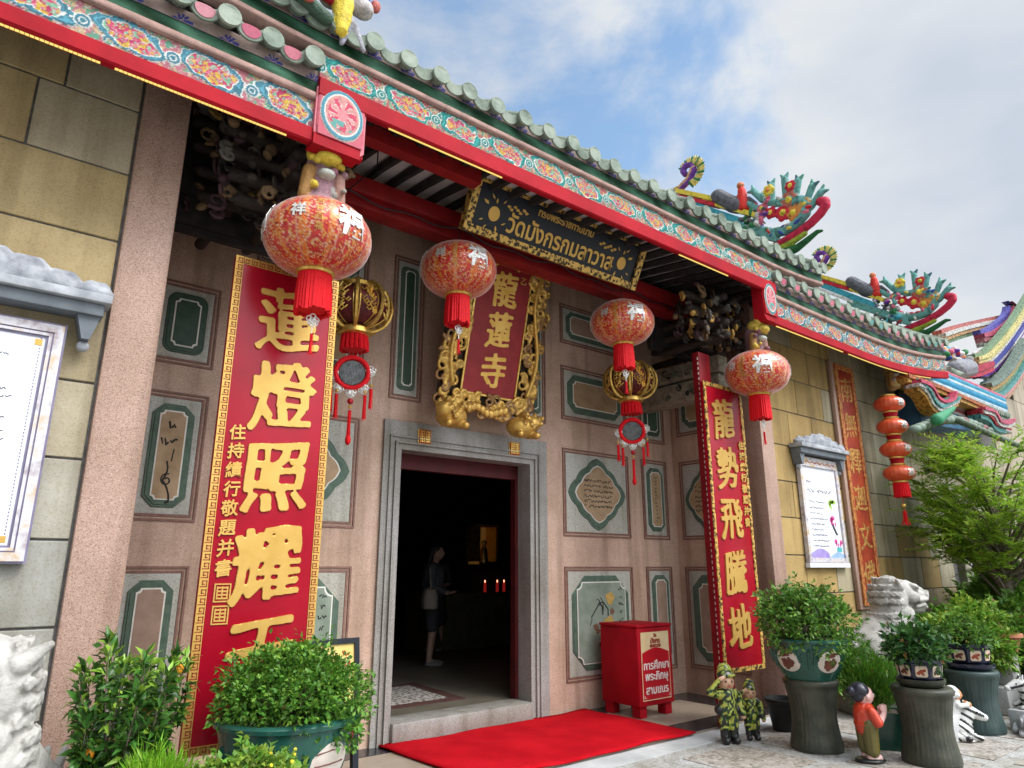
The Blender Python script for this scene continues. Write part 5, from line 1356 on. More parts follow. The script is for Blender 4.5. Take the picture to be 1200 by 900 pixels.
def ribbon(pts, wdt, dep, cols):
    """parallel painted mouldings sweeping along pts, stacked across wdt (towards the outside of the curve)"""
    P = [Vector(p) for p in pts]
    # resample with a smooth curve
    Q = []
    for i in range(len(P) - 1):
        a = P[max(i - 1, 0)]; b, c = P[i], P[i + 1]; d = P[min(i + 2, len(P) - 1)]
        for k in range(6):
            t = k / 6; Q.append(.5 * ((2 * b) + (c - a) * t + (2 * a - 5 * b + 4 * c - d) * t * t + (-a + 3 * b - 3 * c + d) * t ** 3))
    Q.append(P[-1])
    g = MB(); n = len(cols)
    for i, col in enumerate(cols):
        lines = []
        for k in range(len(Q)):
            t = (Q[min(k + 1, len(Q) - 1)] - Q[max(k - 1, 0)]).normalized(); nn = Vector((0, 1, 0)).cross(t).normalized()
            if nn.z < 0: nn = -nn
            a, b = Q[k] + nn * wdt * i / n, Q[k] + nn * wdt * (i + 1) / n
            e = .03 * ((i * 7) % 3)
            lines += [a + Vector((0, -e, 0)), b + Vector((0, -e, 0)), b + Vector((0, dep, 0)), a + Vector((0, dep, 0))]
        F_ = [(k * 4 + j, k * 4 + (j + 1) % 4, k * 4 + 4 + (j + 1) % 4, k * 4 + 4 + j) for k in range(len(Q) - 1) for j in range(4)] + [(0, 1, 2, 3), tuple(len(Q) * 4 - 1 - j for j in range(4))]
        g.add([p[:] for p in lines], F_, M_MOSA, col)
    return g
PK = (.50, .20, .22); BL = (.10, .09, .38); IV = (.58, .57, .52); YL = (.60, .52, .20); GR = (.18, .28, .16); TL = (.08, .27, .25)
gpart(ribbon([at(1154, 406, 4.9), at(1166, 402, 4.9), at(1178, 393, 4.9), at(1187, 383, 4.9), at(1190, 370, 4.9), at(1188, 357, 4.9)], .40, .16, [(.6, .6, .56), PK, (.45, .08, .14), BL]), "gable_ridge")
gpart(ribbon([at(1150, 443, 4.6), at(1163, 438, 4.6), at(1176, 425, 4.6), at(1189, 408, 4.6), at(1202, 388, 4.6), at(1216, 362, 4.6)], .52, .16, [PUR, IV, (.05, .06, .30), IV, YL, YL, GR]), "gable_ridge")
gpart(ribbon([at(1166, 478, 4.3), at(1177, 472, 4.3), at(1190, 458, 4.3), at(1201, 440, 4.3), at(1212, 418, 4.3)], .50, .16, [(.42, .26, .16), (.55, .26, .24), TL, GR, (.40, .26, .08), (.16, .22, .18)]), "gable_ridge")
gpart(ribbon([at(1108, 404, 5.2), at(1130, 396, 5.2), at(1152, 390, 5.2), at(1176, 384, 5.2)], .34, .2, [GR, (.48, .28, .12), IV, (.42, .12, .10)]), "rear_ridge")
gpart(ribbon([at(1128, 440, 4.4), at(1142, 442, 4.4), at(1152, 440, 4.4), at(1166, 434, 4.4)], .20, .4, [(.48, .03, .06), (.40, .02, .05)]), "red_ridge")
pr = []; r = random.Random(8)
for k in range(120):
    x, y = r.uniform(1104, 1156), 0
    y = r.uniform(408, 436) + (x - 1104) * .15
    pr.append(('s', at(x, y, r.uniform(4.7, 4.9)), (r.uniform(.05, .12), .08, r.uniform(.04, .09)), (0, r.uniform(-1, 1), 0), r.choice((WH, RDD, BLU, PNK, PUR, CYN, GRN, ORG, WH, (.4, .4, .38), (.42, .28, .10)))))
for k in range(70):
    x = r.uniform(1150, 1196); y = 478 - (x - 1150) * r.uniform(.7, 1.3) - r.uniform(6, 26)
    pr.append(('s', at(x, y, 4.75), (r.uniform(.06, .12), .06, r.uniform(.05, .10)), (0, r.uniform(-1, 1), 0), r.choice((PUR, WH, (.35, .36, .34), (.30, .34, .38), YEL, TEAL, (.4, .36, .32)))))
pr += [('c', at(1121, 434, 4.5), at(1133, 432, 4.5), .2, .2, (.20, .20, .22))]
attach(sculpt("gable_figures", pr, M_PAINTG, voxel=.02, smooth=0), None, gate)
# little roof over the gate with its curling dragons
gpart(ribbon([at(1064, 447, 4.0), at(1090, 456, 4.0), at(1125, 470, 4.0), at(1162, 486, 4.0)], .12, .3, [(.50, .26, .05), (.40, .12, .04)]), "porch_ridge")
gpart(ribbon([at(1078, 452, 3.9), at(1091, 458, 3.9), at(1099, 471, 3.9), at(1109, 476, 3.9), at(1119, 472, 3.9), at(1122, 464, 3.9)], .10, .2, [(.6, .58, .55), (.52, .06, .12)]), "dragon_curl")
gpart(ribbon([at(1076, 457, 3.95), at(1085, 465, 3.95), at(1092, 478, 3.95), at(1102, 486, 3.95), at(1112, 482, 3.95), at(1124, 475, 3.95)], .20, .2, [(.48, .25, .05), IV, TL, (.04, .30, .22)]), "dragon_curl")
gpart(ribbon([at(1154, 484, 3.9), at(1166, 488, 3.9), at(1172, 498, 3.9), at(1182, 501, 3.9), at(1190, 497, 3.9)], .11, .2, [IV, (.52, .10, .16)]), "dragon_curl")
gpart(ribbon([at(1150, 490, 3.95), at(1160, 494, 3.95), at(1168, 504, 3.95), at(1180, 508, 3.95)], .16, .2, [TL, (.40, .03, .04)]), "dragon_curl")
g = MB(); a, b = Vector(at(1076, 458, 4.2)), Vector(at(1160, 486, 4.2)); c_, d_ = Vector(at(1160, 508, 4.2)), Vector(at(1080, 496, 4.2))
g.add([p + Vector((0, e, 0)) for e in (0, .4) for p in (a, b, c_, d_)], [(0, 1, 2, 3), (7, 6, 5, 4), (0, 4, 5, 1), (1, 5, 6, 2), (2, 6, 7, 3), (3, 7, 4, 0)], mat("blue_tympanum", (.02, .07, .14), (.04, .12, .20), 4, .6)); gpart(g, "porch_gable")
pr = []
for k in range(16):
    t_ = k / 15; pr.append(('s', at(1072 + 85 * t_, 503 - 14 * math.sin(PI * t_ * .9) + 6 * t_, 3.9), (.10, .09, .065), (0, r.uniform(-.5, .5), 0), r.choice(((.16, .22, .17), (.20, .26, .2), (.12, .16, .12), (.20, .08, .08)))))
for k in range(11):
    a_ = at(1112 + k * 5.4, 488 + k * 2.3, 3.95); pr.append(('c', a_, (a_[0], a_[1] - .32, a_[2] - .22), .055, .05, (.13, .17, .12)))
pr += [('c', at(1098, 492, 3.7), at(1118, 478, 3.7), .09, .03, (.03, .22, .10))]
attach(sculpt("porch_tiles", pr, M_TILE if False else mat("old_ridge_tiles", (.8, .8, .8), (1, 1, 1), 14, .6, attr=True, bump=.4), voxel=.018, smooth=0), None, gate)

# ------------------------------------------------------------------ doorway things
g = MB(); n = 30
P = []
rr = random.Random(5)
for j in range(17):
    for i in range(n + 1):
        u, v = i / n, j / 16
        x = 3.28 + 2.60 * u + .10 * v; y = 6.07 - 1.45 * v
        P.append((x, y, .050 + .010 * math.sin(u * 17 + v * 6 + 1.5 * math.sin(v * 5)) * math.sin(v * 7 + u * 5) * (.3 + .7 * abs(v - .5) * 2) + (.004 if v < .95 else 0)))
F_ = [(j * (n + 1) + i, (j + 1) * (n + 1) + i, (j + 1) * (n + 1) + i + 1, j * (n + 1) + i + 1) for j in range(16) for i in range(n)]
g.add(P, F_, M_CARPET); o = g.build("red_carpet", None, True); md = o.modifiers.new("s", 'SOLIDIFY'); md.thickness = .012; md.offset = -1
tag(o, "bright red carpet laid in front of the temple door", "carpet")
g = MB(); g.prism([(3.35, 6.65), (4.65, 6.65), (4.75, 7.9), (3.4, 7.9)], .213, .222, mat("mat_border", (.05, .02, .018), (.09, .04, .03), 9, .9)); g.prism([(3.5, 6.78), (4.5, 6.78), (4.58, 7.75), (3.55, 7.75)], .216, .226, mat("patterned_mat", (.10, .085, .075), (.42, .38, .34), 22, .9, contrast=(.46, .52)))
tag(g.build("door_mat"), "patterned dark and grey mat just inside the doorway", "mat")
# donation box
t = thing("donation_box", "red donation box on four short feet with white lettering on its front", "donation box", (6.31, 5.64, .034))
g = MB(); g.cbox(-.29, .29, -.28, .28, .115, .92, M_RED, .012); g.cbox(-.30, .30, -.29, .29, .921, .95, M_RED, .008); g.build("cabinet", t, 30)
for sx in (-1, 1):
    for sy in (-1, 1):
        g = MB(); g.prism([(sx * .21 + a * .055, sy * .20 + b * .055) for a, b in ((-1, -1), (1, -1), (1, 1), (-1, 1))], 0, .114, M_RED); g.build("foot", t)
FB = ((0, -.281, 0), (1, 0, 0), (0, 0, 1), (0, -1, 0))
g = MB(FB); M_LBL = mat("label_red", (.40, .004, .012), (.46, .008, .018), 4, .35); M_CRM = mat("label_cream", (.62, .46, .24), (.70, .55, .33), 5, .45); M_LW = mat("label_white", (.72, .66, .60), None, 5, .5)
g.prism([(-.235, .17), (.235, .17), (.235, .87), (-.235, .87)], 0, .003, M_CRM)
g.prism(ccw([(-.225, .18), (.225, .18), (.225, .655)] + [(.225 - .45 * k / 14, .655 + .05 * math.sin(PI * k / 14) ** 1.2 * (1 if k else 1)) for k in range(15)] + [(-.225, .655)]), 0, .0045, M_LBL)
g.build("label", t)
g = MB(FB)
for k, (s, z) in enumerate((("การศึกษา", .53), ("พระภิกษุ", .40), ("สามเณร", .27))): g.text(s, .115, 0, z, .0045, M_LW, .002, .002, 0)
for s, sz in ((-1, 1), (1, 1)): g.tube([(s * .19, .20, .006), (s * .21, .20, .006), (s * .21, .225, .006)], .004, M_LW, 4)
g.build("lettering", t)
g = MB(FB); M_LR = mat("label_dark_red", (.25, .02, .01), None, 5, .5)
for (s, z, sz) in (("วัด", .835, .045), ("มังกร", .78, .075), ("กมลาวาส", .725, .05)): g.text(s, sz, 0, z, .003, M_LR, .002, .002, 0)
g.build("header_lettering", t)

# sign half hidden behind the green pot
t = thing("easel_sign", "black framed yellow sign with red writing behind the large green pot", "sign", (2.06, 4.36, 0), .05)
FE = frame_of(0, 0, -.12)
g = MB(FE); g.ring([(-.20, .56), (.20, .56), (.20, 1.15), (-.20, 1.15)], [(-.165, .595), (.165, .595), (.165, 1.115), (-.165, 1.115)], -.02, .02, M_BLACK); g.build("frame", t)
g = MB(FE); g.box(-.17, .17, .59, 1.12, -.01, .008, mat("yellow_sheet", (.52, .38, .10), (.60, .46, .16), 3, .45)); g.build("sheet", t)
g = MB(FE); r = random.Random(2); squiggle_lines(g, -.12, .10, .95, 1.07, 1, .01, M_LR, r, .006, .03); squiggle_lines(g, .08, .15, .70, 1.09, 6, .01, M_LR, r, .004, .02); g.build("lettering", t)
for s in (-1, 1):
    g = MB(FE); g.box(s * .17 - .02, s * .17 + .02, 0, .56, -.02, .02, M_BLACK); g.build("leg", t)
g = MB(); g.tube([(0, .09, .85), (0, .40, 0)], .015, M_BLACK, 8); g.build("rear_strut", t)

# ------------------------------------------------------------------ people inside the hall
SKIN = mat("skin", (.36, .22, .16), (.42, .27, .20), 8, .55); HAIR = mat("dark_hair", (.012, .010, .009), (.02, .016, .014), 20, .45)
def person(label, loc, rz, shirt, lower, pale, h=1.68, dress=False, bag=False, bend=.10):
    t = thing("person", label, "person", loc, rz, "visitors inside the hall"); k = h / 1.7
    V = lambda x, y, z: (x * k, y * k, z * k)
    sk = (1, 1, 1); pr = []
    for s in (-1, 1):
        pr += [('c', V(s * .09, 0, .90), V(s * .095, -.02, .48), .082 * k, .055 * k, sk), ('c', V(s * .095, -.02, .48), V(s * .09, .02, .09), .054 * k, .034 * k, sk), ('c', V(s * .09, .02, .05), V(s * .10, -.14, .035), .036 * k, .03 * k, sk),
               ('c', V(s * .175, -.02, 1.39), V(s * .23, -.01, 1.11), .048 * k, .038 * k, sk), ('c', V(s * .23, -.01, 1.11), V(s * .14, -.24, 1.02), .036 * k, .026 * k, sk), ('s', V(s * .11, -.29, 1.03), (.03 * k, .045 * k, .02 * k), None, sk)]
        for f in range(4): pr.append(('c', V(s * (.13 - f * .016), -.31, 1.035), V(s * (.115 - f * .016), -.37 + .008 * abs(f - 1), 1.03), .0085, .007, sk))
        pr.append(('c', V(s * .085, -.28, 1.04), V(s * .065, -.33, 1.05), .010, .008, sk))
    pr += [('s', V(0, 0, .95), (.165 * k, .115 * k, .13 * k), None, sk), ('c', V(0, 0, 1.0), V(0, -.02, 1.30), .125 * k, .145 * k, sk), ('c', V(-.13, -.02, 1.38), V(.13, -.02, 1.38), .07 * k, .07 * k, sk), ('c', V(0, -.02, 1.40), V(0, -.05, 1.53), .055 * k, .05 * k, sk),
           ('s', V(0, -.075, 1.60), (.073 * k, .092 * k, .108 * k), None, sk), ('s', V(0, -.165, 1.585), (.014, .018, .02), None, sk), ('s', V(-.075, -.06, 1.59), (.012, .02, .03), None, sk), ('s', V(.075, -.06, 1.59), (.012, .02, .03), None, sk)]
    sculpt("body", pr, SKIN, t, voxel=.011, smooth=2)
    pr = [('s', V(0, -.055, 1.63), (.083 * k, .098 * k, .10 * k), None, sk), ('c', V(-.04, .0, 1.60), V(-.05, .03, 1.44), .04 * k, .035 * k, sk), ('c', V(.04, .0, 1.60), V(.05, .03, 1.44), .04 * k, .035 * k, sk)]
    sculpt("hair", pr, HAIR, t, voxel=.012, smooth=1, loc=(0, .02, .012))
    pr = [('c', V(0, 0, 1.0), V(0, -.02, 1.30), .155 * k, .165 * k, sk), ('c', V(-.13, -.02, 1.385), V(.13, -.02, 1.385), .083 * k, .083 * k, sk)]
    for s in (-1, 1): pr += [('c', V(s * .175, -.02, 1.39), V(s * .225, -.01, 1.13), .066 * k, .056 * k, sk)] + ([('c', V(s * .225, -.01, 1.13), V(s * .16, -.19, 1.04), .052 * k, .04 * k, sk)] if pale else [])
    sculpt("shirt", pr, shirt, t, voxel=.013, smooth=2)
    pr = [('s', V(0, 0, .96), (.19 * k, .14 * k, .15 * k), None, sk)]
    if dress: pr += [('c', V(0, 0, .98), V(0, 0, .56), .17 * k, .21 * k, sk)]
    else:
        for s in (-1, 1): pr.append(('c', V(s * .09, 0, .90), V(s * .098, -.02, .55), .105 * k, .092 * k, sk))
    sculpt("skirt" if dress else "shorts", pr, lower, t, voxel=.013, smooth=2)
    for s in (-1, 1):
        g = MB(); g.ball(V(s * .097, -.055, .035), (.05 * k, .13 * k, .04 * k), mat("pale_shoe", (.16, .15, .14), (.2, .19, .18), 5, .6), 3); g.build("shoe", t, True)
    for s in (-1, 1):
        g = MB(); g.ball(V(s * .03, -.160, 1.612), (.012, .006, .008), M_WHT, 2); g.ball(V(s * .03, -.1655, 1.612), (.005, .003, .005), M_BLACK, 1); g.build("eye", t, True)
    g = MB(); g.tube([V(-.022, -.158, 1.545), V(0, -.166, 1.543), V(.022, -.158, 1.545)], .005, mat("lip", (.25, .08, .07), None, 5, .5), 6); g.build("mouth", t, True)
    if bag:
        g = MB(); g.lathe([(.10, 0), (.16, .02), (.17, .16), (.12, .28), (.05, .31)], mat("canvas_tote", (.22, .20, .17), (.28, .26, .22), 20, .85), 20, wave=lambda q, z: .55 + .45 * abs(math.cos(q)))
        b = g.build("tote_bag", None, True); tag(b, "pale canvas tote bag hanging from the visitor's shoulder", "bag"); 
        b.location = (loc[0] - .30 * math.cos(rz), loc[1] - .30 * math.sin(rz), loc[2] + .80); b.rotation_euler = (0, 0, rz + .3)
        g = MB(); g.tube([(.10, 0, .27), (.13, .0, .55), (.02, 0, .30)] if False else [(-.09, 0, .28), (.05, .0, .58), (.16, 0, .64), (.12, .0, .50), (.09, 0, .28)], .012, MATS["canvas_tote"], 6); g.build("strap", b, True)
    return t
person("visitor in a grey blouse and shorts carrying a tote bag inside the hall", (5.72, 9.1, .212), .9, mat("dimmed_blouse", (.05, .058, .065), (.075, .08, .09), 8, .8), mat("dark_shorts", (.03, .03, .035), (.045, .045, .05), 8, .8), True, 1.70, bag=True)  # blouse colour darkened to carry the hall's dimness
person("visitor in a dark knee length dress standing behind another inside the hall", (6.75, 10.6, .212), -.9, mat("dark_dress", (.035, .03, .032), (.05, .045, .045), 8, .8), MATS["dark_dress"], False, 1.72, dress=True)
# altar with gilt niche and candles far inside
t = thing("altar", "distant altar table with a lit gilt niche in the dark hall", "altar", (8.15, 11.0, .212))
g = MB(); g.cbox(-1.5, 1.5, -.5, .5, 0, .95, mat("altar_cloth", (.05, .045, .02), (.09, .08, .03), 5, .8), .02); g.build("table", t, 30)
g = MB(); g.box(-.30, -.24, -.1, .3, 1.5, 2.15, M_GOLDB); g.box(.14, .20, -.1, .3, 1.5, 2.15, M_GOLDB); g.box(-.30, .20, -.1, .3, 2.151, 2.2, M_GOLDB); g.box(-.24, .14, .25, .3, 1.45, 2.15, mat("lit_gilding", (.4, .22, .05), (.6, .34, .08), 5, .5, emit=(1, .45, .10), estr=.035)); g.box(-.5, .5, -.2, .4, .95, 1.44, M_DARKHALL); g.build("niche", t)
pr = [('c', (-.05, .05, 1.5), (-.05, .05, 1.72), .10, .07, None), ('s', (-.05, .04, 1.85), .06, None, None)]
sculpt("gilt_figure", pr, M_GOLDB, t, voxel=.02)
M_FLAME = mat("candle_flame", (1, .3, .1), None, 5, .5, emit=(1.0, .30, .16), estr=2.2); M_CANR = mat("red_candle_glass", (.35, .01, .02), None, 5, .3, emit=(1, .04, .03), estr=.1)
for i, (x, y, z) in enumerate(((.10, -.40, .95), (-.06, -.40, .95), (-.36, -.42, .95))):
    c = thing("candle", "small red candle burning on the distant altar", "candle", (8.15 + x, 11 + y, .212 + z), 0, "candles on the altar")
    g = MB(); g.lathe([(.025, 0), (.028, .02), (.024, .16)], M_CANR, 12); g.build("wax", c, True); g = MB(); g.ball((0, 0, .19), (.013, .013, .026), M_FLAME, 2); g.build("flame", c, True)
c0 = thing("hall_lamp", "small round lamp glowing red at the left of the dark hall", "lamp", (5.0, 11.8, 1.75)); g = MB(); g.ball((0, 0, 0), (.09, .05, .03), M_FLAME, 2); g.build("bulb", c0, True); g = MB(); g.lathe([(.05, -1.54), (.02, -1.5), (.02, -.03)], M_DARKHALL, 10); g.build("stand", c0)

# ------------------------------------------------------------------ stone lions
def lion(name, label, loc, rz, sc, ped_h):
    pr = []; r = random.Random(4); s = lambda c_, r_, rot=None: pr.append(("s", c_, r_, rot, None)); c = lambda a, b, r0, r1: pr.append(("c", a, b, r0, r1, None))
    s((-.22, .13, .24), (.20, .13, .21), None); s((-.22, -.13, .24), (.20, .13, .21), None)
    c((-.26, 0, .26), (.05, 0, .56), .215, .20); s((.10, 0, .50), (.20, .21, .26), None); s((.16, 0, .62), (.17, .20, .14), None)
    for q in (-1, 1):
        c((.14, q * .14, .46), (.17, q * .15, .08), .085, .065); s((.22, q * .15, .055), (.11, .075, .055), None); s((-.02, q * .21, .055), (.16, .07, .055), None); c((-.20, q * .22, .28), (-.06, q * .22, .10), .06, .05)
        s((-.35, q * .17, .20), (.09, .05, .06), None)
        for k in range(3): s((.30, q * .15 + (k - 1) * .045, .045), .03, None)
        # brow, eye, cheek, ear
        s((.33, q * .095, .93), (.07, .05, .034), (0, .3, 0)); s((.355, q * .095, .885), (.032, .03, .028), None); s((.29, q * .135, .81), (.08, .045, .065), None); c((.12, q * .16, .92), (.05, q * .25, 1.0), .055, .02)
    s((.20, 0, .86), (.17, .165, .15), None); c((.28, 0, .85), (.43, 0, .80), .115, .092); s((.50, 0, .825), (.05, .085, .05), None); s((.53, 0, .86), (.03, .055, .028), None); c((.30, 0, .945), (.47, 0, .875), .055, .04)
    c((.26, 0, .715), (.43, 0, .685), .085, .07); s((.47, 0, .695), (.05, .08, .032), None)
    for q in (-1, 1): c((.36, q * .11, .775), (.49, q * .07, .785), .028, .024); c((.34, q * .10, .705), (.46, q * .07, .725), .024, .020)
    # mane: rows of curls round the back of the head and down the neck
    s((.08, 0, .80), (.205, .205, .25)); s((.02, 0, .62), (.17, .19, .16))
    for row in range(7):
        z = .995 - row * .078; R = .205 * math.sqrt(max(.12, 1 - ((z - .80) / .255) ** 2)) if z > .66 else .19
        for k in range(13):
            q = math.radians(84 + (k + .5 * (row % 2)) * 192 / 12.5); x, y = .08 - (.05 if z < .66 else 0) + R * math.cos(q), R * math.sin(q)
            s((x, y, z + r.uniform(-.008, .008)), (.024, .036, .028), (r.uniform(-.35, .35), .4 * math.cos(q), q))
            if k % 1 == 0: pr.extend(spiral((x + .022 * math.cos(q), y + .022 * math.sin(q), z), (-math.sin(q), math.cos(q), 0), (0, 0, 1), .032, 1.3, r.random() * 6, .012, None, 9))
    for k in range(5): s((.08 + .055 * k, 0, 1.02 - .010 * k * k), (.05, .06, .035), None)
    # chest bell ribbon and tail
    c((.24, -.16, .60), (.30, 0, .53), .022, .022); c((.24, .16, .60), (.30, 0, .53), .022, .022); s((.315, 0, .49), .045, None)
    for k in range(4): c((-.43, (k - 1.5) * .05, .22), (-.52, (k - 1.5) * .09, .46 - .04 * abs(k - 1.5)), .045, .02)
    t = thing(name, label, "statue", loc, rz, "stone guardian lions", sc)
    sculpt("lion_body", pr, M_STONE, t, voxel=.0095, smooth=1)
    g = MB(); g.cbox(-.50, .40, -.28, .28, -.10, .02, M_STONE, .015); g.build("plinth", t, 30)
    g = MB(); g.cbox(-.55, .45, -.33, .33, -.10 - ped_h, -.102, M_GREY, .02); g.build("pedestal", t, 30)
    return t
lion("stone_lion", "grey white carved stone lion in profile between the potted plants at right", (8.62, 3.85, .46), -.62, 1.0, .36)
lion("stone_lion", "pale stone lion cut by the picture's edge below the framed notice", (.24, 3.86, .33), -2.25, .95, .23)

# ------------------------------------------------------------------ stands and pots
def stand(label, loc, h, r0, m, group="ribbed ceramic plant stands", flutes=34, lean=.0):
    t = thing("plant_stand", label, "plant stand", loc, 0, group)
    prof = [(r0 * .95, 0), (r0 * .95, .02)] + [(r0 * (.80 + .17 * abs(2 * k / 12 - 1) ** 1.7), .02 + (h - .08) * k / 12) for k in range(13)]
    prof += [(r0 * 1.03, h - .05), (r0 * 1.05, h - .02), (r0 * 1.0, h), (r0 * .7, h), (r0 * .68, h - .01)]
    g = MB(); g.lathe(prof, m, 96, wave=lambda q, z: 1 + (.040 * abs(math.sin(q * flutes / 2)) ** .7 if .03 < z < h - .06 else 0), lean=lambda z: (lean * (z / h - .5) ** 2, 0)); g.build("ribbed_body", t, 60)
    return t
def medallion(g, R, q0, z0, a, b, m, d=.006, shape=None):
    """a flat-edged oval laid on a round pot of radius R(z)"""
    n = 20; vs = []; fs = []
    for ring, k in ((0, 1.0), (1, 1.0), (2, .92), (3, .5)):
        for i in range(n):
            e = 2 * PI * i / n; s_ = shape(e) if shape else 1
            x, z = a * k * math.cos(e) * s_, z0 + b * k * math.sin(e) * s_; rr_ = R(z) + (-.01, d * .6, d, d * 1.1)[ring]
            vs.append((rr_ * math.cos(q0 + x / R(z)), rr_ * math.sin(q0 + x / R(z)), z))
    for k in range(3):
        for i in range(n): j = (i + 1) % n; fs.append((k * n + i, k * n + j, k * n + n + j, k * n + n + i))
    c0 = ((R(z0) + d * 1.1) * math.cos(q0), (R(z0) + d * 1.1) * math.sin(q0), z0); vs.append(c0)
    fs += [(3 * n + i, 3 * n + (i + 1) % n, 4 * n) for i in range(n)]
    g.add(vs, fs, m)
M_MEDW = mat("medallion_ivory", (.55, .47, .40), (.64, .57, .50), 12, .4); M_MEDB = mat("medallion_brown", (.10, .03, .02), (.17, .06, .04), 20, .5)
def green_pot(label, loc, R0, h, qs, arch=False):
    t = thing("flower_pot", label, "flower pot", loc, 0, "green glazed pots with medallions")
    prof = [(R0 * .60, 0), (R0 * .62, .015), (R0 * .74, h * .25), (R0 * .86, h * .55), (R0 * .93, h * .82), (R0 * .94, h * .90), (R0 * 1.0, h * .92), (R0 * 1.01, h * .97), (R0 * .98, h), (R0 * .9, h), (R0 * .88, h * .93)]
    g = MB(); g.lathe(prof, M_POT, 64); g.build("pot_body", t, 50)
    g = MB(); g.lathe([(R0 * .885, h * .90), (R0 * .884, h * .935), (R0 * .3, h * .95)], M_SOIL, 24); g.build("soil", t)
    Rf = lambda z: np.interp(z, [p[1] for p in prof[:6]], [p[0] for p in prof[:6]])
    for q in qs:
        g = MB(); medallion(g, Rf, q, h * .48, .115 if not arch else .13, h * .27, M_MEDW, .008, (lambda e: 1 + .06 * math.cos(4 * e)) if arch else None); o = g.build("medallion", t, 30)
        g = MB()
        if arch:
            for k in range(3): g.tube([((Rf(h * .48) + .011) * math.cos(q + e / R0), (Rf(h * .48 + zz) + .011) * math.sin(q + e / R0), h * .48 + zz) for e, zz in ((-.11, -.05 + .06 * k), (0, -.06 + .07 * k), (.11, -.04 + .05 * k))], .004, M_MEDB, 5)
        else:
            for (e, zz, a, b) in ((0, -.03, .045, .045), (.04, -.01, .03, .04), (-.04, -.02, .03, .035), (-.02, .05, .05, .018), (.03, .07, .04, .016), (0, .09, .012, .03)): medallion(g, lambda z: Rf(z) + .007, q + e / R0, h * .48 + zz, a, b, M_MEDB, .004, lambda e2: 1 + .25 * math.cos(3 * e2))
        g.build("painted_fruit", o)
    # embossed leaf between the medallions
    for q in ((qs[0] + qs[1]) / 2, qs[0] - (qs[1] - qs[0]) / 2):
        g = MB()
        for (e, z0, z1) in ((0, .3, .72), (.05, .4, .68), (-.05, .4, .66), (.09, .5, .62), (-.09, .45, .6)):
            g.tube([((Rf(h * z) + .003) * math.cos(q + (e * (1 + (z - z0))) / R0), (Rf(h * z) + .003) * math.sin(q + e * (1 + (z - z0)) / R0), h * z) for z in np.linspace(z0, z1, 6)], .011, M_POT, 6)
        g.build("embossed_leaf", t, True)
    return t
def hex_pot(label, loc, R0, h, rz):
    t = thing("flower_pot", label, "flower pot", loc, rz, "navy pots with cream picture tiles"); n = 8
    pf = [(R0 * .62, 0), (R0 * .70, .03), (R0 * .84, h * .2), (R0 * .94, h * .8), (R0 * 1.05, h * .86), (R0 * 1.05, h), (R0 * .92, h), (R0 * .9, h * .9)]
    g = MB(); g.lathe(pf, M_NAVY, n); g.build("pot_body", t, 20)
    g = MB(); g.lathe([(R0 * .9, h * .86), (R0 * .89, h * .9)], M_SOIL, n); g.build("soil", t)
    ca = math.cos(PI / n)
    for k in range(n):
        q = 2 * PI * (k + .5) / n; r0, r1 = R0 * .84 * ca, R0 * .94 * ca
        nx, ny = math.cos(q), math.sin(q); tl_ = math.atan2(r1 - r0, h * .6)
        F = ((nx * (r0 + .001), ny * (r0 + .001), h * .2), (-ny, nx, 0), (nx * math.sin(tl_), ny * math.sin(tl_), math.cos(tl_)), (nx * math.cos(tl_), ny * math.cos(tl_), -math.sin(tl_)))
        w = R0 * .23
        g = MB(F); g.prism(octo(-w, w, h * .08, h * .54, .012), -.004, .006, M_CREAM, bev=.002); o = g.build("cream_tile", t)
        g = MB(F); mm = M_MEDB if k % 2 else mat("rust_glaze", (.26, .04, .02), (.34, .08, .03), 20, .4)
        for (x, y, a) in ((0, .30, .05), (-.04, .24, .035), (.04, .36, .03), (.02, .2, .025)): g.prism([(x * R0 * 3 + a * R0 * 2 * math.cos(e) * (1 + .3 * math.cos(3 * e + k)), h * y + a * R0 * 2 * math.sin(e)) for e in np.linspace(0, 2 * PI, 14, endpoint=False)], .004, .008, mm)
        g.build("painted_flower", o)
    return t
def saucer(label, loc, r0, m):
    g = MB(); g.lathe([(r0 * .8, 0), (r0, .035), (r0 * 1.02, .065), (r0 * .94, .065), (r0 * .9, .03)], m, 40); return tag(g.build("saucer", None, 50, loc=loc), label, "saucer")
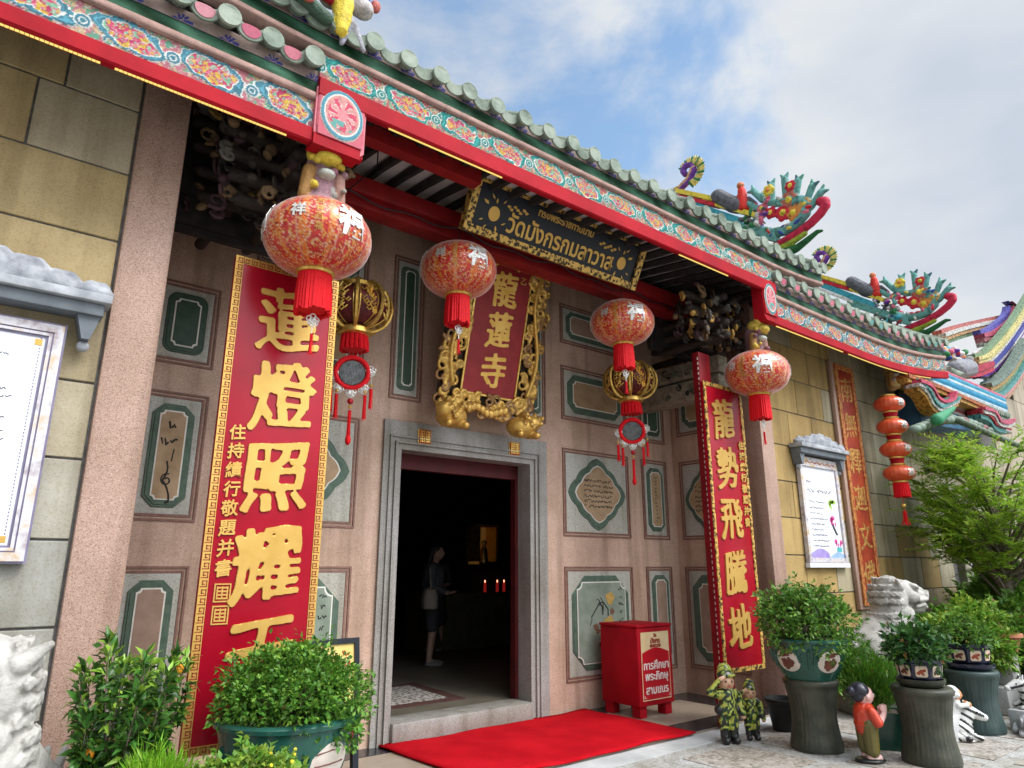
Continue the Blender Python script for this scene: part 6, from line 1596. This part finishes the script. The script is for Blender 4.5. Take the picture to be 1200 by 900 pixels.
def shrub(name, label, loc, clumps, n, L_, W_, base, young, cat="plant", stems=True, frac=.12, stemr=.012, up=.3, jitter=.45, fill=.45, group=None, curl=.25, m=None):
    """leaves spread over clumps (x, y, z, r) above the root"""
    t = thing(name, label, cat, loc, RNG.uniform(0, .01), group)
    tot = sum(c[3] ** 2 for c in clumps); PTS = []; D = []
    for (x, y, z, r_) in clumps:
        k = int(n * r_ ** 2 / tot); d = RNG.normal(0, 1, (k, 3)); d /= np.linalg.norm(d, axis=1)[:, None]
        lump = 1 + .30 * np.sin(d[:, 0] * 5 + x * 9) * np.sin(d[:, 1] * 5 + z * 7) + .12 * np.sin(d[:, 2] * 11)
        rad = r_ * (fill + (1 - fill) * RNG.random(k) ** .5) * lump
        q = np.array((x, y, z)) + d * rad[:, None] * np.array((1, 1, .85))
        keep = fbm(q[:, 0] / r_ * 2.2 + q[:, 2] / r_ * 1.7 + 40, q[:, 1] / r_ * 2.2 - q[:, 2] / r_ * 1.3 + 40, 2) > .36      # gaps between the twigs
        q, d = q[keep], d[keep]; PTS.append(q); D.append(d + np.array((0, 0, up)))
        for j in range(5):                                   # a few long shoots
            e = RNG.normal(0, 1, 3) + np.array((0, 0, .9)); e /= np.linalg.norm(e); m_ = max(6, int(k * .012)); u_ = RNG.uniform(.7, 1.38, m_)
            PTS.append(np.array((x, y, z)) + e * (u_ * r_)[:, None] + RNG.normal(0, .012, (m_, 3))); D.append(e + RNG.normal(0, .5, (m_, 3)))
    PTS = np.concatenate(PTS); D = np.concatenate(D)
    leaf_mesh("foliage", PTS, D, L_, W_, t, leafcols(len(PTS), base, .35, young, frac), jitter=jitter, curl=curl, m=m)
    if stems:
        g = MB()
        for (x, y, z, r_) in clumps:
            g.tube([(0, 0, 0), (x * .25 + random.uniform(-.02, .02), y * .25, z * .35), (x * .7, y * .7, z * .75), (x, y, z + r_ * .5)], [stemr, stemr * .85, stemr * .6, stemr * .25], M_STEM, 6)
            for k in range(4):
                a = Vector((x * .7, y * .7, z * .75)); b = a + Vector((random.uniform(-1, 1), random.uniform(-1, 1), random.uniform(0, 1))) * r_ * .8; g.tube([a, (a + b) / 2 + Vector((0, 0, .02)), b], [stemr * .5, stemr * .4, stemr * .15], M_STEM, 5)
        g.build("stems", t, True)
    return t
DG, MG, LG, YG = (.045, .115, .018), (.085, .20, .028), (.17, .32, .04), (.28, .40, .05)
def dome(R, H, n, rc, seed):
    r = random.Random(seed); return [((R - rc * .6) * math.sqrt((k + .5) / n) * math.cos(k * 2.4), (R - rc * .6) * math.sqrt((k + .5) / n) * math.sin(k * 2.4), H * (1 - ((k + .5) / n) ** 1.3 * .75) + r.uniform(-.03, .03), rc * r.uniform(.8, 1.2)) for k in range(n)]

# right: the green pot on its stand
stand("dark ribbed ceramic stand under the green pot with medallions at right", (6.46, 3.64, .004), .60, .235, M_RIB)
def q_to(x, y): return math.atan2(-y, -x)
q0 = q_to(6.46, 3.64)
green_pot("green glazed pot with ivory fruit medallion on the dark ribbed stand at right", (6.46, 3.64, .605), .375, .36, (q0 - .60, q0 + .62))
shrub("potted_shrub", "leafy shrub with small bright leaves overflowing the green pot on the ribbed stand", (6.46, 3.64, .95), dome(.47, .34, 14, .19, 3) + [(-.15, -.30, -.02, .16), (.12, -.36, -.06, .15), (-.38, 0, .02, .14)], 5200, .048, .030, MG, LG, frac=.25)
g = MB(); g.lathe([(.12, 0), (.17, .26), (.185, .27), (.185, .30), (.165, .30), (.15, .2)], M_BLKPOT, 28)
tag(g.build("flower_pot", None, 50, loc=(6.92, 4.22, .005)), "empty black plastic pot standing behind the ribbed stand", "flower pot")
# front stand with the navy pot
stand("tall olive ribbed stand in front of the stone lion", (6.78, 2.80, .004), .60, .235, M_RIB)
saucer("dark brown saucer between the olive stand and the navy pot", (6.78, 2.80, .606), .19, M_RIB)
hex_pot("navy eight-sided pot with cream picture tiles on the olive ribbed stand", (6.78, 2.80, .640), .20, .20, .1)
shrub("potted_shrub", "small herb with dark green leaves in the navy pot before the stone lion", (6.78, 2.80, .83), dome(.27, .14, 9, .13, 5) + [(-.18, .05, .05, .11)], 1500, .06, .038, (.040, .115, .028), MG, frac=.2)
# rear stand with its navy pot
stand("smooth green grey ceramic stand behind the zebra statue", (8.43, 2.98, .004), .58, .24, M_RIBG, flutes=60)
saucer("navy saucer on the green grey stand", (8.43, 2.98, .586), .225, M_NAVY)
hex_pot("navy eight-sided pot with cream picture tiles on the green grey stand", (8.43, 2.98, .622), .22, .22, .32)
shrub("potted_shrub", "small leafy plant in the navy pot on the green grey stand", (8.43, 2.98, .83), dome(.24, .16, 8, .12, 6), 1200, .05, .03, MG, LG, frac=.25)
# conifer in a square pot
g = MB(); g.prism([(-.15, -.15), (.15, -.15), (.15, .15), (-.15, .15)], 0, .30, M_POT); g.ring([(-.165, -.165), (.165, -.165), (.165, .165), (-.165, .165)], [(-.14, -.14), (.14, -.14), (.14, .14), (-.14, .14)], .26, .315, M_POT); g.box(-.14, .14, -.14, .14, .2, .302, M_SOIL)
tag(g.build("flower_pot", None, loc=(7.02, 3.28, .004), rot=(0, 0, .5)), "dark green square pot under the feathery conifer", "flower pot")
t = shrub("conifer_bush", "bright green feathery conifer bush below the right stone lion", (6.98, 3.32, .30), [(0, 0, .16, .17), (-.12, .05, .26, .17), (.10, -.05, .28, .17), (0, .08, .38, .18), (-.10, -.10, .14, .14), (.16, .1, .12, .15)], 6500, .075, .010, (.075, .21, .02), (.16, .34, .03), frac=.35, up=1.6, jitter=.3, curl=.05)

# left: the large green pot on a low stand
stand("low dark ribbed stand under the large green pot", (1.60, 3.98, .004), .40, .26, M_RIB)
q0 = q_to(1.60, 3.98)
green_pot("large green glazed pot with lobed ivory medallion before the left couplet board", (1.60, 3.98, .405), .39, .42, (q0 - .52, q0 + .72), True)
shrub("potted_shrub", "dense round bush of tiny bright leaves in the large green pot at left", (1.60, 3.98, .80), dome(.41, .25, 20, .15, 8) + [(.10, -.28, -.0, .12), (.26, -.20, -.02, .11), (.2, -.30, -.07, .08)], 13000, .032, .021, (.085, .22, .026), (.19, .36, .04), frac=.25, fill=.55)
# orange tree
t = thing("orange_tree", "small orange tree with glossy leaves and few ripe fruits before the pink pillar", "tree", (.76, 3.85, .40))
t.scale = (.76, .80, .90)
g = MB(); PTS = []; D = []; r = random.Random(6)
g.tube([(0, 0, 0), (.01, 0, .15), (0, .01, .30)], [.025, .022, .02], M_STEM, 8)
for k in range(17):
    q = k * 2.4; R = .10 + .19 * math.sqrt(k / 16); top = 1.06 - .30 * (R / .30) + r.uniform(-.10, .06) if k % 4 else r.uniform(.45, .7)
    P = [Vector((0, 0, .10 + .01 * k)), Vector((R * .55 * math.cos(q), R * .55 * math.sin(q), .30 + .1 * r.random())), Vector((R * math.cos(q), R * math.sin(q), top * .7)), Vector((R * 1.1 * math.cos(q + .1), R * 1.1 * math.sin(q + .1), top))]
    g.tube(P, [.011, .008, .005, .002], M_STEM, 5)
    for i in range(125):
        u = r.uniform(.28, 1.02); s_ = min(2, int(u * 3)); f_ = min(1, u * 3 - s_); a = P[s_].lerp(P[s_ + 1], f_)
        d = Vector((math.cos(q + r.uniform(-2, 2)), math.sin(q + r.uniform(-2, 2)), r.uniform(-.3, 1.0) + (.8 if u > .9 else 0))); PTS.append((a + d.normalized() * r.uniform(0, .05))[:]); D.append(d[:])
n = len(PTS); zz = np.array([p[2] for p in PTS])
lc = leafcols(n, (.050, .135, .022), .4, (.24, .40, .045), .14); kk = (zz > .78) & (RNG.random(n) < .45); lc[kk] = np.array((.22, .38, .045)) * RNG.uniform(.7, 1.3, (kk.sum(), 1))
M_GLOSS = mat("glossy_leaf", (.8, .8, .8), (1, 1, 1), 9, .28, attr=True, translucent=.22)
leaf_mesh("foliage", PTS, D, .082, .036, t, lc, jitter=.35, m=M_GLOSS); g.build("branches", t, True)
M_ORAN = mat("orange_peel", (.60, .22, .01), (.66, .28, .02), 30, .45, bump=.3, bscale=120)
for (x, y, z) in ((-.20, -.16, .46), (.26, -.05, .80), (.15, .28, .62)):
    g = MB(); g.ball((x, y, z), .028, M_ORAN, 3); g.tube([(x, y, z + .028), (x, y, z + .06)], .003, M_STEM, 5); g.build("orange", t, True)
g = MB(); g.lathe([(.17, 0), (.22, .28), (.24, .29), (.24, .32), (.21, .32), (.2, .25)], M_POT, 36); op = tag(g.build("flower_pot", None, 50, loc=(.76, 3.85, .004)), "green pot holding the small orange tree at left", "flower pot"); op.scale = (1, 1, 1.3)
g = MB(); g.lathe([(.205, 0), (.204, .025), (.1, .03)], M_SOIL, 20); g.build("soil", op, loc=(0, 0, .285))
# low plants in the left foreground
Pf = at(185, 885, 3.45)
shrub("grass_tuft", "vivid lime green tuft of fine needle leaves below the orange tree", (Pf[0], 3.45, .42), [(0, 0, .28, .12), (-.09, .02, .22, .10), (.09, -.02, .24, .10)], 4200, .07, .006, (.16, .38, .015), (.28, .5, .04), frac=.3, up=1.2, jitter=.3, curl=.05)
g = MB(); g.lathe([(.11, 0), (.14, .30), (.155, .31), (.155, .34), (.13, .34), (.12, .27)], M_BLKPOT, 28); tag(g.build("flower_pot", None, 50, loc=(Pf[0], 3.45, .004)), "black pot under the lime green tuft", "flower pot").scale = (1, 1, 1.36)
Pf = at(298, 892, 3.3)
shrub("flowering_herb", "yellow green leafy herb with tiny yellow flowers in front of the large green pot", (Pf[0], 3.3, .47), [(0, 0, .26, .12), (-.11, .02, .24, .11), (.11, 0, .22, .11), (-.02, -.08, .2, .1)], 2600, .038, .026, (.15, .31, .04), (.3, .43, .06), frac=.35)
g = MB()
for k in range(9): g.ball((random.uniform(-.2, .18), random.uniform(-.16, -.02), random.uniform(.26, .35)), .009, mat("yellow_petal", (.6, .5, .03), None, 5, .5), 1)
h = [o for o in bpy.data.objects if o.name.startswith("flowering_herb")][0]; g.build("blossoms", h)
g = MB(); g.lathe([(.12, 0), (.16, .34), (.175, .35), (.175, .38), (.15, .38), (.13, .3)], M_BLKPOT, 28); tag(g.build("flower_pot", None, 50, loc=(Pf[0], 3.3, .004)), "black pot holding the yellow green herb", "flower pot").scale = (1, 1, 1.32)

# ------------------------------------------------------------------ the little tree and the shrubs at the far right
def feathery_tree(label, loc, H):
    t = thing("feathery_tree", label, "tree", loc); g = MB(); r = random.Random(21)
    trunk = [(0, 0, 0), (.04, 0, .5), (-.03, .02, 1.0), (.06, 0, 1.5), (0, 0, 2.0), (.1, .02, 2.5)]
    g.tube(trunk, [.10, .085, .08, .065, .05, .03], M_STEM, 9)
    g.tube([(.02, .02, .0), (.16, .05, .6), (.25, .05, 1.3), (.5, .1, 1.9), (.8, .1, 2.4)], [.07, .06, .05, .04, .02], M_STEM, 8)
    PTS = []; D = []
    tips = []
    for k in range(95):
        q = r.uniform(0, 2 * PI); z0 = r.uniform(.75, 2.3); R = r.uniform(.4, 1.25) * (1.1 - .25 * abs(z0 - 1.7)); z1 = z0 + r.uniform(.3, 1.25)
        a = Vector((.02, 0, z0)); b = Vector((R * .5 * math.cos(q), R * .5 * math.sin(q), (z0 + z1) / 2 + .1)); e = Vector((R * math.cos(q), R * math.sin(q), min(z1, H)))
        g.tube([a, b, e], [.022, .013, .004], M_STEM, 5)
        for j in range(11):
            u = r.uniform(.45, 1.0); p = (a.lerp(b, u * 2) if u < .5 else b.lerp(e, u * 2 - 1)); dd = Vector((math.cos(q + r.uniform(-1.3, 1.3)), math.sin(q + r.uniform(-1.3, 1.3)), r.uniform(-.2, 1.0)))
            tips.append((p, dd))
    for p, dd in tips:                       # each tip carries a feather of fine leaflets
        l = r.uniform(.2, .42); s_ = dd.cross(Vector((0, 0, 1))).normalized()
        for i in range(30):
            u = i / 29; c = p + dd * l * u + Vector((0, 0, -.08 * u * u)); sg = 1 if i % 2 else -1
            PTS.append(c[:]); D.append((s_ * sg + dd * .5 + Vector((0, 0, .15)))[:])
    n = len(PTS); leaf_mesh("crown", PTS, D, .095, .020, t, leafcols(n, (.24, .42, .035), .35, (.40, .54, .06), .35), jitter=.3, curl=.1, m=M_FEATH)
    g.build("trunk", t, True); return t
feathery_tree("slender tree with fine feathery bright green leaves before the side gate", (11.75, 3.5, .3), 2.95)
P = (.07, .17, .02)
for (nm, lab, x, y, z, cl, n, L_, W_, b, yv) in (
    ("garden_shrub", "broad yellow green shrub directly behind the right stone lion", 9.6, 3.75, .45, [(0, 0, .35, .33), (-.3, .1, .2, .25), (.3, -.1, .25, .28), (0, -.2, .1, .25)], 3200, .075, .045, (.11, .25, .03), LG),
    ("garden_shrub", "shrub with yellow tinged leaves between the lion and the rear stand", 8.95, 3.35, .35, [(0, 0, .3, .25), (.2, .1, .45, .2), (-.15, 0, .15, .2)], 2000, .07, .035, (.18, .32, .04), (.42, .44, .06)),
    ("garden_shrub", "fine leaved light green bush beside the rear ceramic stand", 8.55, 3.55, .15, [(0, 0, .3, .28), (.15, -.1, .1, .25), (-.1, .1, .45, .2)], 3400, .09, .02, (.11, .28, .03), LG),
    ("garden_shrub", "lime green shrub filling the gap above the rear navy pot", 9.45, 3.35, .3, [(0, 0, .55, .30), (.25, -.05, .7, .26), (-.25, .1, .5, .26), (.1, -.2, .4, .26)], 3600, .08, .04, (.15, .32, .035), YG),
    ("garden_shrub", "bright bushy shrub in front of the side gate doorway", 12.9, 4.1, .3, [(0, 0, .6, .5), (.5, 0, .8, .45), (-.5, 0, .5, .45), (0, -.2, 1.0, .35)], 4200, .11, .05, (.13, .30, .03), LG),
    ("garden_shrub", "dark green bush at the foot of the feathery tree", 10.6, 3.2, .4, [(0, 0, .35, .38), (.4, .1, .5, .32), (-.35, .1, .25, .3), (.1, -.3, .15, .3)], 3000, .09, .05, MG, LG),
    ("garden_shrub", "tall shrub with broad light leaves under the side gate", 12.2, 3.6, .5, [(0, 0, .55, .42), (.35, .1, .85, .32), (-.35, .1, .4, .35), (.1, -.2, .1, .4), (.6, -.1, .4, .35)], 3000, .13, .06, (.12, .28, .03), LG),
    ("garden_shrub", "upright pale green shrub right of the terracotta pot", 11.3, 2.75, .3, [(0, 0, .5, .35), (.25, .1, .8, .28), (-.25, 0, .25, .3), (.45, -.1, .4, .3)], 2600, .10, .045, (.13, .30, .04), LG),
    ("garden_shrub", "dark green shrub low at the right end of the planting", 9.9, 2.45, .15, [(0, 0, .3, .30), (.3, .05, .45, .26), (.15, -.1, .05, .25)], 2000, .08, .04, DG, MG),  # leaves in the darkest green
    ("garden_shrub", "bush with small leaves in front of the ochre wall behind the lion's back", 8.0, 4.3, .2, [(0, 0, .3, .22), (.15, 0, .5, .16), (-.15, 0, .1, .2)], 1500, .06, .035, (.09, .22, .03), LG)):
    zb = .303 if 9.45 < x < 14 and y > 3.0 else .004; cl = [(a, b_, c + z - zb, r_) for a, b_, c, r_ in cl]
    shrub(nm, lab, (x, y, zb), cl, int(n * 1.5), L_, W_, b, yv, "shrub", frac=.4, group="shrubs along the front wall", stemr=.018)
def round_pot(label, loc, r0, h, m):
    g = MB(); g.lathe([(r0 * .65, 0), (r0 * .92, h * .8), (r0 * 1.06, h * .82), (r0 * 1.06, h), (r0 * .92, h), (r0 * .88, h * .85), (r0 * .1, h * .86)], m, 32)
    return tag(g.build("flower_pot", None, 50, loc=loc), label, "flower pot")
M_TERRA = mat("terracotta", (.36, .13, .07), (.46, .19, .11), 9, .8)
round_pot("pale blue white pot among the shrubs behind the stone lion", (9.75, 3.45, .82), .16, .2, M_PAPER)
round_pot("terracotta rimmed pot among the shrubs above the rear navy pot", (9.75, 3.05, .66), .19, .20, M_TERRA)
round_pot("black pot low at the right edge beside the rear stand", (9.35, 2.35, .3), .22, .26, M_BLKPOT)
for (x, y, h, r0) in ((9.75, 3.45, .81, .2), (9.35, 3.0, .69, .22), (9.35, 2.35, .29, .2)):
    pass
g = MB(); g.cbox(9.45, 14.0, 3.0, 4.6, 0, .30, M_CONC, .03); tag(g.build("planter_bed", None, 30), "low concrete planting bed along the ochre wall", "planter")
for i, (x, y, z0, z1, r0, lab) in enumerate(((9.75, 3.45, .305, .818, .13, "square plinth under the pale blue white pot"), (9.75, 3.05, .305, .658, .13, "square plinth under the terracotta rimmed pot"), (9.35, 2.35, .004, .298, .16, "low square plinth under the black pot"))):
    g = MB(); g.cbox(x - r0, x + r0, y - r0 * (.6 if i == 1 else 1), y + r0, z0, z1, M_CONC, .012); tag(g.build("plinth", None, 30), lab, "plinth")

# ------------------------------------------------------------------ painted garden statues
M_ENAM = mat("painted_ceramic", (.88, .88, .88), (1, 1, 1), 20, .28, attr=True, coat=.4)
SKN = (.62, .36, .22); BLK = (.015, .015, .015)
def camo(P):
    n = fbm(P[:, 0] * 48 + P[:, 1] * 23 + 5, P[:, 2] * 44 + P[:, 1] * 31, 2); c = np.tile(np.array((.025, .05, .022)), (len(P), 1)); c[n > .50] = (.10, .20, .03); c[n > .57] = (.45, .46, .08); c[n < .33] = BLK; return c
def soldier(label, loc, rz, h):
    t = thing("soldier_statue", label, "statue", loc, rz, "saluting soldier statues"); k = h / .66; pr = []
    V = lambda x, y, z: (x * k, y * k, z * k)
    for s in (-1, 1): pr += [('c', V(s * .045, 0, .06), V(s * .045, .0, .14), .045 * k, .042 * k, BLK), ('c', V(s * .05, -.05, .028), V(s * .045, .01, .03), .036 * k, .036 * k, BLK), ('c', V(s * .045, 0, .14), V(s * .045, 0, .30), .05 * k, .056 * k, camo)]
    pr += [('c', V(0, 0, .28), V(0, 0, .42), .085 * k, .085 * k, camo), ('c', V(-.07, 0, .43), V(.07, 0, .43), .05 * k, .05 * k, camo), ('c', V(.11, 0, .42), V(.14, -.02, .25), .035 * k, .03 * k, camo), ('s', V(.14, -.02, .23), .028 * k, None, SKN),
           ('c', V(-.11, 0, .43), V(-.19, -.05, .45), .036 * k, .032 * k, camo), ('c', V(-.19, -.05, .45), V(-.10, -.08, .56), .03 * k, .024 * k, camo), ('s', V(-.075, -.085, .575), (.045 * k, .02 * k, .022 * k), (0, -.3, 0), SKN),
           ('s', V(0, -.005, .535), (.078 * k, .075 * k, .078 * k), None, SKN), ('s', V(0, -.08, .525), .014 * k, None, SKN), ('c', V(0, .012, .590), V(0, .012, .635), .080 * k, .072 * k, camo), ('c', V(-.05, -.065, .602), V(.05, -.065, .602), .022 * k, .022 * k, camo), ('s', V(0, -.075, .615), (.022 * k, .012 * k, .02 * k), None, (.5, .5, .45)),
           ('c', V(-.085, 0, .29), V(.085, 0, .29), .048 * k, .048 * k, BLK)]
    sculpt("soldier_body", pr, M_ENAM, t, voxel=.0055, smooth=1)
    for s in (-1, 1):
        g = MB(); g.ball(V(s * .028, -.072, .545), (.010 * k, .006 * k, .010 * k), M_BLACK, 2); g.build("eye", t, True)
    g = MB(); g.tube([V(-.018, -.074, .503), V(0, -.078, .50), V(.018, -.074, .503)], .004 * k, mat("red_lips", (.45, .05, .05), None, 5, .4), 6); g.build("mouth", t, True)
soldier("taller saluting soldier statue in camouflage uniform and black boots", (6.02, 4.26, .004), -.55, .66)
soldier("shorter saluting soldier statue in camouflage uniform standing right of the taller one", (6.31, 4.20, .004), -.8, .51)
# greeting boy, turned to the right
t = thing("boy_statue", "painted boy statue in red shirt and olive trousers with palms together in greeting", "statue", (6.39, 3.13, .004), 1.0)
OL = (.12, .10, .025); PKS = (.66, .40, .36); RDS = (.55, .05, .02); pr = [('s', (0, 0, .02), (.10, .13, .025), None, BLK)]
for s in (-1, 1): pr += [('c', (s * .04, -.055, .045), (s * .04, .02, .05), .028, .032, PKS), ('c', (s * .045, 0, .10), (s * .05, .005, .30), .058, .068, OL)]
pr += [('c', (0, 0, .29), (0, .005, .40), .098, .092, RDS), ('s', (0, .0, .30), (.11, .10, .03), None, RDS), ('c', (-.06, .0, .415), (.06, .0, .415), .05, .05, RDS), ('s', (0, -.075, .38), (.02, .02, .04), None, (.55, .30, .05))]
for s in (-1, 1): pr += [('c', (s * .10, 0, .41), (s * .125, -.03, .33), .040, .042, RDS), ('c', (s * .12, -.04, .32), (s * .03, -.15, .375), .030, .024, PKS), ('s', (s * .014, -.165, .405), (.016, .028, .045), (-.3, 0, 0), PKS)]
pr += [('c', (0, 0, .43), (0, 0, .47), .04, .04, PKS), ('s', (0, -.005, .525), (.075, .080, .085), None, PKS), ('s', (0, -.09, .515), .015, None, PKS), ('s', (.075, .0, .52), (.014, .02, .025), None, PKS), ('s', (-.075, .0, .52), (.014, .02, .025), None, PKS),
       ('s', (0, .03, .565), (.085, .078, .070), None, (.02, .02, .03)), ('s', (0, .10, .56), (.045, .045, .04), None, (.02, .02, .03)), ('s', (0, .055, .52), (.072, .05, .05), None, (.02, .02, .03))]
sculpt("boy_body", pr, M_ENAM, t, voxel=.0055, smooth=1)
for s in (-1, 1):
    g = MB(); g.ball((s * .03, -.077, .535), (.012, .006, .008), M_WHT, 2); g.ball((s * .03, -.082, .535), (.006, .004, .007), M_BLACK, 2); g.build("eye", t, True)
    g = MB(); g.tube([(s * .016, -.080, .556), (s * .03, -.079, .562), (s * .045, -.072, .557)], .003, M_BLACK, 5); g.build("eyebrow", t, True)
g = MB(); g.tube([(-.02, -.078, .488), (0, -.083, .484), (.02, -.078, .488)], .0045, mat("red_lips", (.45, .05, .05), None, 5, .4), 6); g.build("mouth", t, True)
for s in (-1, 1):
    for f in range(4):
        g = MB(); z = .40 + .012 * abs(f - 1.2); g.tube([(s * .012, -.185 + .012 * f, .39), (s * .012, -.190 + .012 * f, .425), (s * .010, -.188 + .012 * f, .452 - .006 * abs(f - 1))], [.008, .0075, .006], mat("painted_skin", PKS, None, 5, .35), 6); g.build("finger", t, True)
    g = MB(); g.tube([(s * .016, -.15, .385), (s * .020, -.138, .41), (s * .018, -.135, .43)], [.009, .0085, .007], mat("painted_skin", PKS, None, 5, .35), 6); g.build("thumb", t, True)
def stripes_z(ax, f):
    def fn(P):
        c = np.tile(np.array((.66, .66, .63)), (len(P), 1)); w = P @ np.array(ax); c[np.sin(w * f + 1.2 * np.sin(P[:, 0] * 18)) > .35] = BLK; return c
    return fn
WHT = (.66, .66, .64); ORS = (.60, .25, .10)
def zebra(label, loc, rz, rider, sc=1):
    t = thing("zebra_statue", label, "statue", loc, rz, "zebra statues", sc); pr = []
    zb = stripes_z((.5, .2, .85), 95)
    pr += [('s', (-.02, 0, .10), (.14, .10, .10), None, zb), ('c', (.0, 0, .12), (.10, 0, .25), .085, .06, zb), ('c', (.10, 0, .26), (.20, 0, .215), .058, .04, zb), ('s', (.225, 0, .205), (.04, .038, .034), None, WHT), ('c', (.09, .035, .30), (.08, .045, .345), .018, .008, WHT), ('c', (.09, -.035, .30), (.08, -.045, .345), .018, .008, WHT), ('c', (.03, 0, .24), (.10, 0, .325), .02, .014, BLK),
           ('c', (.06, -.08, .05), (.15, -.07, .03), .03, .025, zb), ('c', (.06, .08, .05), (.15, .07, .03), .03, .025, zb), ('c', (-.10, -.09, .06), (.02, -.11, .03), .045, .028, zb), ('c', (-.10, .09, .06), (.02, .11, .03), .045, .028, zb), ('s', (.02, -.13, .035), (.035, .03, .025), None, BLK), ('s', (0, 0, .01), (.15, .12, .015), None, WHT)]
    if rider:
        pr += [('c', (-.06, 0, .20), (-.02, 0, .33), .075, .06, WHT), ('s', (-.09, 0, .30), (.05, .07, .12), None, BLK), ('s', (.0, 0, .405), (.062, .06, .06), None, ORS), ('s', (-.025, 0, .425), (.065, .068, .062), None, WHT), ('s', (-.04, -.055, .44), .025, None, BLK), ('s', (-.04, .055, .44), .025, None, BLK), ('c', (.0, -.06, .31), (.08, -.04, .315), .026, .022, WHT), ('s', (.10, -.03, .32), .026, None, ORS), ('s', (.10, .03, .32), .026, None, ORS), ('s', (.058, 0, .395), .014, None, ORS)]
    sculpt("zebra_body", pr, M_ENAM, t, voxel=.006, smooth=1)
    for s in (-1, 1):
        g = MB(); g.ball((.155, s * .045, .255), .009, M_BLACK, 2); g.build("eye", t, True)
        if rider:
            g = MB(); g.ball((.055, s * .022, .415), .007, M_BLACK, 2); g.build("rider_eye", t, True)
zebra("zebra statue with a small orange faced rider on its back beside the olive stand", (7.86, 2.95, .004), -.85, True, 1.0)
zebra("riderless striped zebra statue cut off at the right edge", (8.92, 2.62, .20), 2.3, False, .95)
g = MB(); g.cbox(8.72, 9.12, 2.46, 2.80, .004, .20, M_CONC, .012); tag(g.build("plinth", None, 30), "low concrete plinth under the riderless zebra", "plinth")
t = thing("dog_statue", "plain white animal statue half hidden behind the olive stand", "statue", (7.70, 3.05, .24), -.9)
sculpt("dog_body", [('s', (0, 0, .10), (.12, .08, .08), None, WHT), ('s', (.10, 0, .19), (.075, .06, .06), None, WHT), ('s', (.165, 0, .175), (.04, .04, .035), None, WHT), ('c', (.06, .03, .22), (.03, .04, .32), .03, .016, WHT), ('c', (.06, -.03, .22), (.03, -.04, .32), .03, .016, WHT), ('c', (.07, .04, .08), (.09, .04, .02), .025, .022, WHT), ('c', (.07, -.04, .08), (.09, -.04, .02), .025, .022, WHT), ('c', (-.07, .05, .06), (-.03, .06, .02), .035, .024, WHT), ('c', (-.07, -.05, .06), (-.03, -.06, .02), .035, .024, WHT), ('c', (-.11, 0, .10), (-.16, 0, .18), .02, .012, WHT)], M_ENAM, t, voxel=.007, smooth=1)
for s in (-1, 1):
    g = MB(); g.ball((.155, s * .035, .205), .007, M_BLACK, 2); g.build("eye", t, True)
g = MB(); g.cbox(7.56, 7.84, 2.92, 3.18, .004, .24, M_CONC, .012); tag(g.build("plinth", None, 30), "small concrete plinth under the white animal statue", "plinth")
t = thing("elephant_statue", "small grey lying elephant statue at the right edge in front of the riderless zebra", "statue", (8.62, 2.60, .004), .4)
EG = (.30, .30, .31)
sculpt("elephant_body", [('s', (0, 0, .09), (.16, .10, .09), None, EG), ('s', (-.14, 0, .11), (.075, .07, .075), None, EG), ('c', (-.19, 0, .10), (-.24, 0, .03), .028, .018, EG), ('s', (-.12, .075, .12), (.045, .015, .05), None, EG), ('s', (-.12, -.075, .12), (.045, .015, .05), None, EG), ('c', (.08, .09, .05), (-.02, .12, .03), .045, .03, EG), ('c', (.08, -.09, .05), (-.02, -.12, .03), .045, .03, EG), ('c', (-.09, -.07, .04), (-.18, -.09, .025), .035, .028, EG), ('c', (-.09, .07, .04), (-.18, .09, .025), .035, .028, EG)], M_STONE if False else mat("grey_ceramic", (.26, .26, .27), (.36, .36, .37), 9, .6, bump=.2), t, voxel=.007, smooth=2)
for o in list(bpy.data.objects):
    if o.type == 'MESH' and o.name.split('.')[0] in ("pot_body",): pass
bpy.data.scenes.remove(BENCH)
